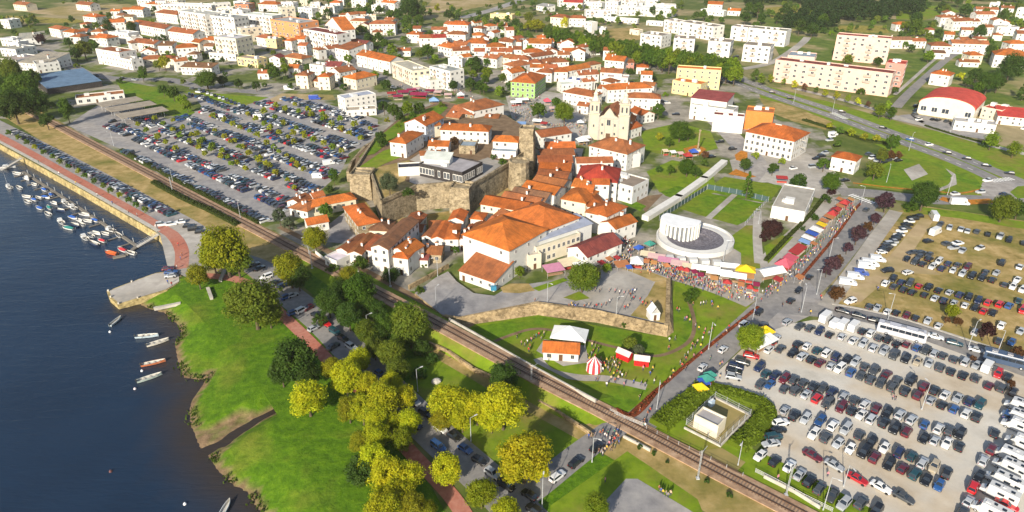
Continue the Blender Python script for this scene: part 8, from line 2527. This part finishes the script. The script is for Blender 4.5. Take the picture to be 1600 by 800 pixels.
stalls('by the castle gardens', 'the church', (945, 215), 'burgundy market tents', [(612, 145, 6, 4, 10, 's', 'r'), (622, 150, 6, 4, 10, 'g', 'm'), (630, 143, 7, 5, 10, 'g', 'm'), (643, 140, 6, 4, 10, 'g', 'm'), (655, 147, 11, 6, -8, 'g', 'm'), (650, 138, 5, 4, -8, 's', 'e'), (672, 141, 6, 4, -8, 's', 'm'), (684, 143, 5, 4, -8, 's', 'e'), (678, 156, 6, 5, 10, 'p', 'l'), (666, 124, 9, 3, -18, 's', 'm'), (683, 130, 5, 3, -18, 's', 'k'), (720, 147, 5, 4, 0, 'p', 'w'), (700, 147, 5, 4, 0, 's', 'e')])
stalls('in the church square', 'the church', (945, 215), 'stalls of the church square', [(855, 157, 4.5, 4.5, 10, 'p', 'k'), (815, 155, 8, 4, 12, 'g', 'w'), (806, 159, 7, 4, 12, 'g', 'w'), (840, 188, 5, 4, -15, 'g', 'w'), (815, 192, 5, 4, -5, 's', 'l'), (850, 192, 4, 3, -15, 's', 'r'), (907, 190, 4, 3, 0, 'p', 'w'), (862, 168, 3, 3, 0, 's', 'e'), (910, 218, 6, 5, 15, 'p', 'w'), (917, 214, 4, 4, 15, 's', 'w'), (870, 205, 12, 3, -5, 's', 't')])
stalls('in the round square', 'the church', (945, 215), 'stalls of the round square', [(1075, 242, 4, 3.6, 10, 'p', 'r'), (1084, 236, 4, 3.6, 10, 'p', 'b'), (1064, 239, 3, 3, 10, 's', 'e'), (1052, 237, 3, 3, 10, 's', 'w'), (1040, 235, 3, 3, 10, 's', 'c'), (1222, 277, 5, 3, -10, 's', 'r')])
stalls('beside the gallery', 'the round arena', (1085, 375), 'tents beside the gallery', [(865, 418, 6.5, 5, 20, 's', 'p'), (892, 408, 8, 5, 25, 's', 'c'), (905, 413, 4, 3, 25, 's', 'w')])
stalls('at the gravel lot corner', 'the campers', CAMP, 'stalls at the gravel lot', [(1196, 516, 4, 4, 30, 'p', 'y'), (1186, 535, 6, 4, 35, 'g', 'w'), (1203, 528, 4, 3.5, 35, 's', 'w'), (1104, 590, 3.2, 3, 30, 'p', 'g'), (1110, 584, 2.5, 2.5, 30, 'p', 'g'), (1095, 604, 3, 3, 20, 'p', 'y'), (1100, 596, 2.6, 2.6, 20, 's', 'b')])
# the fair on the lawn
o = stall(890, 521, 10, 6.5, -14, 'p', 'w', h=3.0, table=False)
o.name = 'marquee'
tag(o, 'large white marquee behind the small orange-roofed kiosk', 'marquee')
house(849, 548, 904, 551.5, 5.2, 3.0, 'g', 'w', 'o', chim=0, rise=1.5, fl=1, gap=2.6, label='small white kiosk house with orange gabled roof on the fair lawn', cat='kiosk', name='kiosk')
p = P(928, 578)
o = root('striped_tent', p)
tag(o, 'round red and white striped fair tent on the lawn', 'tent')
mb = MB()
for k in range(16):
    a0, a1 = 2 * math.pi * k / 16, 2 * math.pi * (k + 1) / 16
    r0, r1 = 2.15, 1.9
    mb.face([(r0 * math.cos(a0), r0 * math.sin(a0), 0), (r0 * math.cos(a1), r0 * math.sin(a1), 0), (r1 * math.cos(a1), r1 * math.sin(a1), 2.4), (r1 * math.cos(a0), r1 * math.sin(a0), 2.4)], k % 2)
mb.obj('tent_wall', [plain('white_canvas', (.75, .72, .68)), plain('red_canvas', (.5, .04, .05))], o)
mb = MB()
for k in range(16):
    a0, a1 = 2 * math.pi * k / 16, 2 * math.pi * (k + 1) / 16
    mb.face([(2.05 * math.cos(a0), 2.05 * math.sin(a0), 2.35), (2.05 * math.cos(a1), 2.05 * math.sin(a1), 2.35), (0, 0, 4.5)], k % 2)
mb.obj('tent_roof', [MATS['white_canvas'], MATS['red_canvas']], o)
def fair_stall(x, y, yaw, label):
    p = P(x, y, 0)
    o = root('fair_stall', p, rad(yaw))
    tag(o, label, 'fair stall', 'red fair stalls')
    m = MB()
    m.box(0, 0, 1.0, 3.9, 2.1, 2.0)
    m.obj('stall_body', CLOTH, o, (.55, .02, .02))
    m = gable_prism(3.9, 2.1, 2.05, .9, .2, 'x', .06)
    m.obj('canopy', CLOTH, o, (.6, .5, .48))
fair_stall(975, 560, -40, 'red fair stall with a pale pointed roof left of the bare tree')
fair_stall(1002, 569, -12, 'red fair stall with grey pointed roof right of the bare tree')
p = P(1020, 497, RZ)
o = root('booth', p, .2)
tag(o, 'little white booth with steep pointed roof on the dry rampart corner', 'booth')
m = MB()
m.box(0, 0, 1.3, 3.0, 3.0, 2.6)
m.obj('booth_wall', WALL, o, WC['w'])
gable_prism(3.0, 3.0, 2.6, 2.2, .15, 'y', .08).obj('booth_roof', WALL, o, (.74, .75, .76))
link('door', DOOR, o, None, (0, -1.5, 1.05), 0, (.9, .12, 2.0))
p = P(771, 453, RZ)
m = MB()
m.box(0, 0, .65, 1.6, 1.2, 1.3)
m.box(0, 0, 1.36, 1.7, 1.3, .14)
m.box(.9, 0, .5, .12, .9, .5)
tag(m.obj('waste_container', METAL, None, (.05, .25, .4), loc=p, rot=.3), 'blue waste container at the corner of the empty asphalt yard', 'container')
# monument in the round square, benches, statue rock
p = P(1090, 236)
o = root('monument', p)
tag(o, 'tall slim stone column in the round flowered square', 'monument')
m = MB()
m.box(0, 0, .5, 2.4, 2.4, 1.0)
m.obj('plinth', CONC, o)
m = MB()
m.cyl(0, 0, 1, 10.5, .45, .28, 8)
m.box(0, 0, 10.8, 1.0, 1.0, .6)
m.obj('column', STONE, o)
sheet('square_flowers', [(1068, 232), (1090, 226), (1104, 233), (1092, 243), (1072, 242)], 0.07, G_ORANGE)
sheet('oval_bed', [(1148, 242), (1158, 235), (1168, 238), (1168, 249), (1158, 252), (1150, 250)], 0.08, G_ORANGE)
sheet('long_bed', [(1138, 272), (1150, 264), (1182, 276), (1170, 278)], 0.08, G_ORANGE)
sheet('letters_terrace', [(1412, 265), (1436, 256), (1450, 272), (1425, 282)], 0.09, G_PAVE)
p = P(681, 598)
m = MB()
rr2 = random.Random(4)
m.loft([[(r * (1 + rr2.uniform(-.2, .2)) * math.cos(a), r * .7 * math.sin(a), z) for a in [k * math.pi / 4 for k in range(8)]] for r, z in ((1.2, -.1), (1.4, .5), (.9, 1.1), (.3, 1.3))])
tag(m.obj('boulder', CONC, None, None, loc=p, rot=.4), 'pale boulder standing on the sunken lawn below the railway', 'boulder')
for x, y, a, lab in ((348, 432, 100, 'pale stone bench wall between the two round trees by the pier'), (328, 460, 120, 'slanted stone slab on the grass below the pier trees'), (262, 480, 25, 'narrow stone jetty slab at the marsh edge')):
    m = MB()
    m.box(0, 0, .3, 7.5, .9, .8)
    m.box(0, 0, .74, 7.7, 1.05, .12)
    zz = -1.6 if y == 480 else 0
    tag(m.obj('stone_slab', CONC, None, None, loc=P(x, y, zz), rot=rad(a)), lab, 'stone slab')
# ---------------------------------------------------------------- lamp posts and catenary masts
def lamp(x, y, h, place, near, npx, arm=1.2, ang=0.0, group='street lamps', z0=0.0, desc='grey street lamp'):
    o = root('street_lamp', P(x, y, z0), ang)
    m = MB()
    m.cyl(0, 0, 0, h, .11, .06, 7)
    m.cyl(0, 0, 0, .5, .17, .17, 7)
    m.obj('pole', STEEL, o)
    m = MB()
    m.tube((0, 0, h - .05), (arm, 0, h + .15), .045, .04, 5)
    m.obj('arm', STEEL, o)
    m = MB()
    m.box(arm + .3, 0, h + .14, .75, .28, .12)
    m.obj('lamp_head', METAL, o, (.6, .6, .6))
    return reg(o, desc, 'street lamp', place, near, P(*npx), group)
LC = ('the level crossing', (990, 655))
for x, y, h in ((925, 722, 7), (847, 793, 8), (1026, 640, 9), (1107, 546, 9), (1153, 727, 7), (1175, 505, 9), (1252, 488, 9), (1276, 460, 9)):
    lamp(x, y, h, 'beside the market road', *LC, ang=R.uniform(0, 6))
for x, y, h in ((653, 612, 7), (736, 690, 7), (575, 520, 6)):
    lamp(x, y, h, 'along the avenue trees', *LC, ang=.6)
for x, y, h in ((855, 477, 8), (682, 484, 8), (962, 500, 8), (684, 432, 7), (560, 426, 6), (483, 398, 7)):
    lamp(x, y, h, 'around the asphalt yard', *LC, ang=R.uniform(0, 6))
for x, y, h in ((1387, 500, 9), (1512, 545, 9), (1286, 797, 9), (1318, 760, 6), (1440, 640, 8), (1555, 560, 9)):
    lamp(x, y, h, 'in the parking lots', 'the campers', CAMP, ang=R.uniform(0, 6))
for x, y, h in ((1420, 235, 9), (1300, 178, 9), (1385, 285, 8), (1480, 305, 9), (1484, 209, 9), (1240, 160, 8), (1130, 408, 8), (1295, 405, 8), (1185, 350, 6), (1345, 320, 8)):
    lamp(x, y, h, 'around the main avenue', 'the roundabout', (1600, 300), ang=R.uniform(0, 6))
for x, y, h in ((820, 262, 8), (928, 58, 9), (795, 128, 8), (905, 70, 7), (1048, 10, 9), (640, 60, 8)):
    lamp(x, y, h, 'in the old town', 'the church', (945, 215), ang=R.uniform(0, 6))
for x, y, h in ((178, 228, 8), (270, 284, 8), (376, 341, 8), (300, 208, 7), (430, 250, 7), (520, 200, 7)):
    lamp(x, y, h, 'in the asphalt car park', 'the stone pier', PIER, ang=R.uniform(0, 6))
for k, (x, y, h) in enumerate(((1090, 748, 8), (830, 607, 7), (610, 448, 7), (488, 420, 7), (270, 300, 7), (1228, 774, 8))):
    o = root('catenary_mast', P(x, y), 0)
    m = MB()
    for a in (-.12, .12):
        m.box(a, 0, h / 2, .07, .2, h)
    for q in range(int(h / .8)):
        m.box(0, 0, .5 + q * .8, .24, .06, .06)
    m.box(0, 0, .15, .7, .7, .4)
    m.obj('mast', STEEL, o)
    m = MB()
    d = -1 if k else -1
    m.tube((0, 0, h - .6), (E2.x * 2.4 * (1 if k in (0, 5) else 1), E2.y * 2.4, h - .4), .05)
    m.obj('bracket', STEEL, o)
    reg(o, 'pale railway mast', 'mast', 'beside the tracks', 'the stone pier', P(*PIER), 'railway masts')
# substation gear
p = P(1111, 634)
o = root('transformer', p, .7)
tag(o, 'small pale blue transformer unit in the fenced substation yard', 'transformer')
m = MB()
m.box(0, 0, .9, 1.4, 1.0, 1.6)
m.obj('tank', METAL, o, (.45, .55, .65))
for s in (-.4, 0, .4):
    m = MB()
    m.cyl(s, 0, 1.7, 2.3, .09, .05, 6)
    m.obj('insulator', METAL, o, (.6, .6, .6))
finish_labels()
seen = {}
for o in bpy.data.objects:
    if 'label' in o:
        n = len(o['label'].split())
        if n > 16 or n < 4:
            print('LABEL LENGTH', n, o['label'])
        seen.setdefault(o['label'], []).append(o.name)
for k, v in seen.items():
    if len(v) > 1:
        print('DUP LABEL', k, v[:4])
print('people', PEOPLE[0], 'houses', len(HOUSES), 'objects', len(bpy.data.objects))

# ---------------------------------------------------------------- the slightly hazy air over the valley
hz = MB()
hz.box(0, 650, 50.5, 2600, 1700, 123)
hm = bpy.data.materials.new('haze')
hm.use_nodes = True
hm.node_tree.nodes.remove(hm.node_tree.nodes['Principled BSDF'])
pv = hm.node_tree.nodes.new('ShaderNodeVolumePrincipled')
pv.inputs['Color'].default_value = (1.0, 0.97, 0.92, 1)
pv.inputs['Density'].default_value = 0.00006
pv.inputs['Anisotropy'].default_value = 0.0
hm.node_tree.links.new(pv.outputs[0], hm.node_tree.nodes['Material Output'].inputs['Volume'])
o = hz.obj('haze', hm)
o['kind'] = 'stuff'
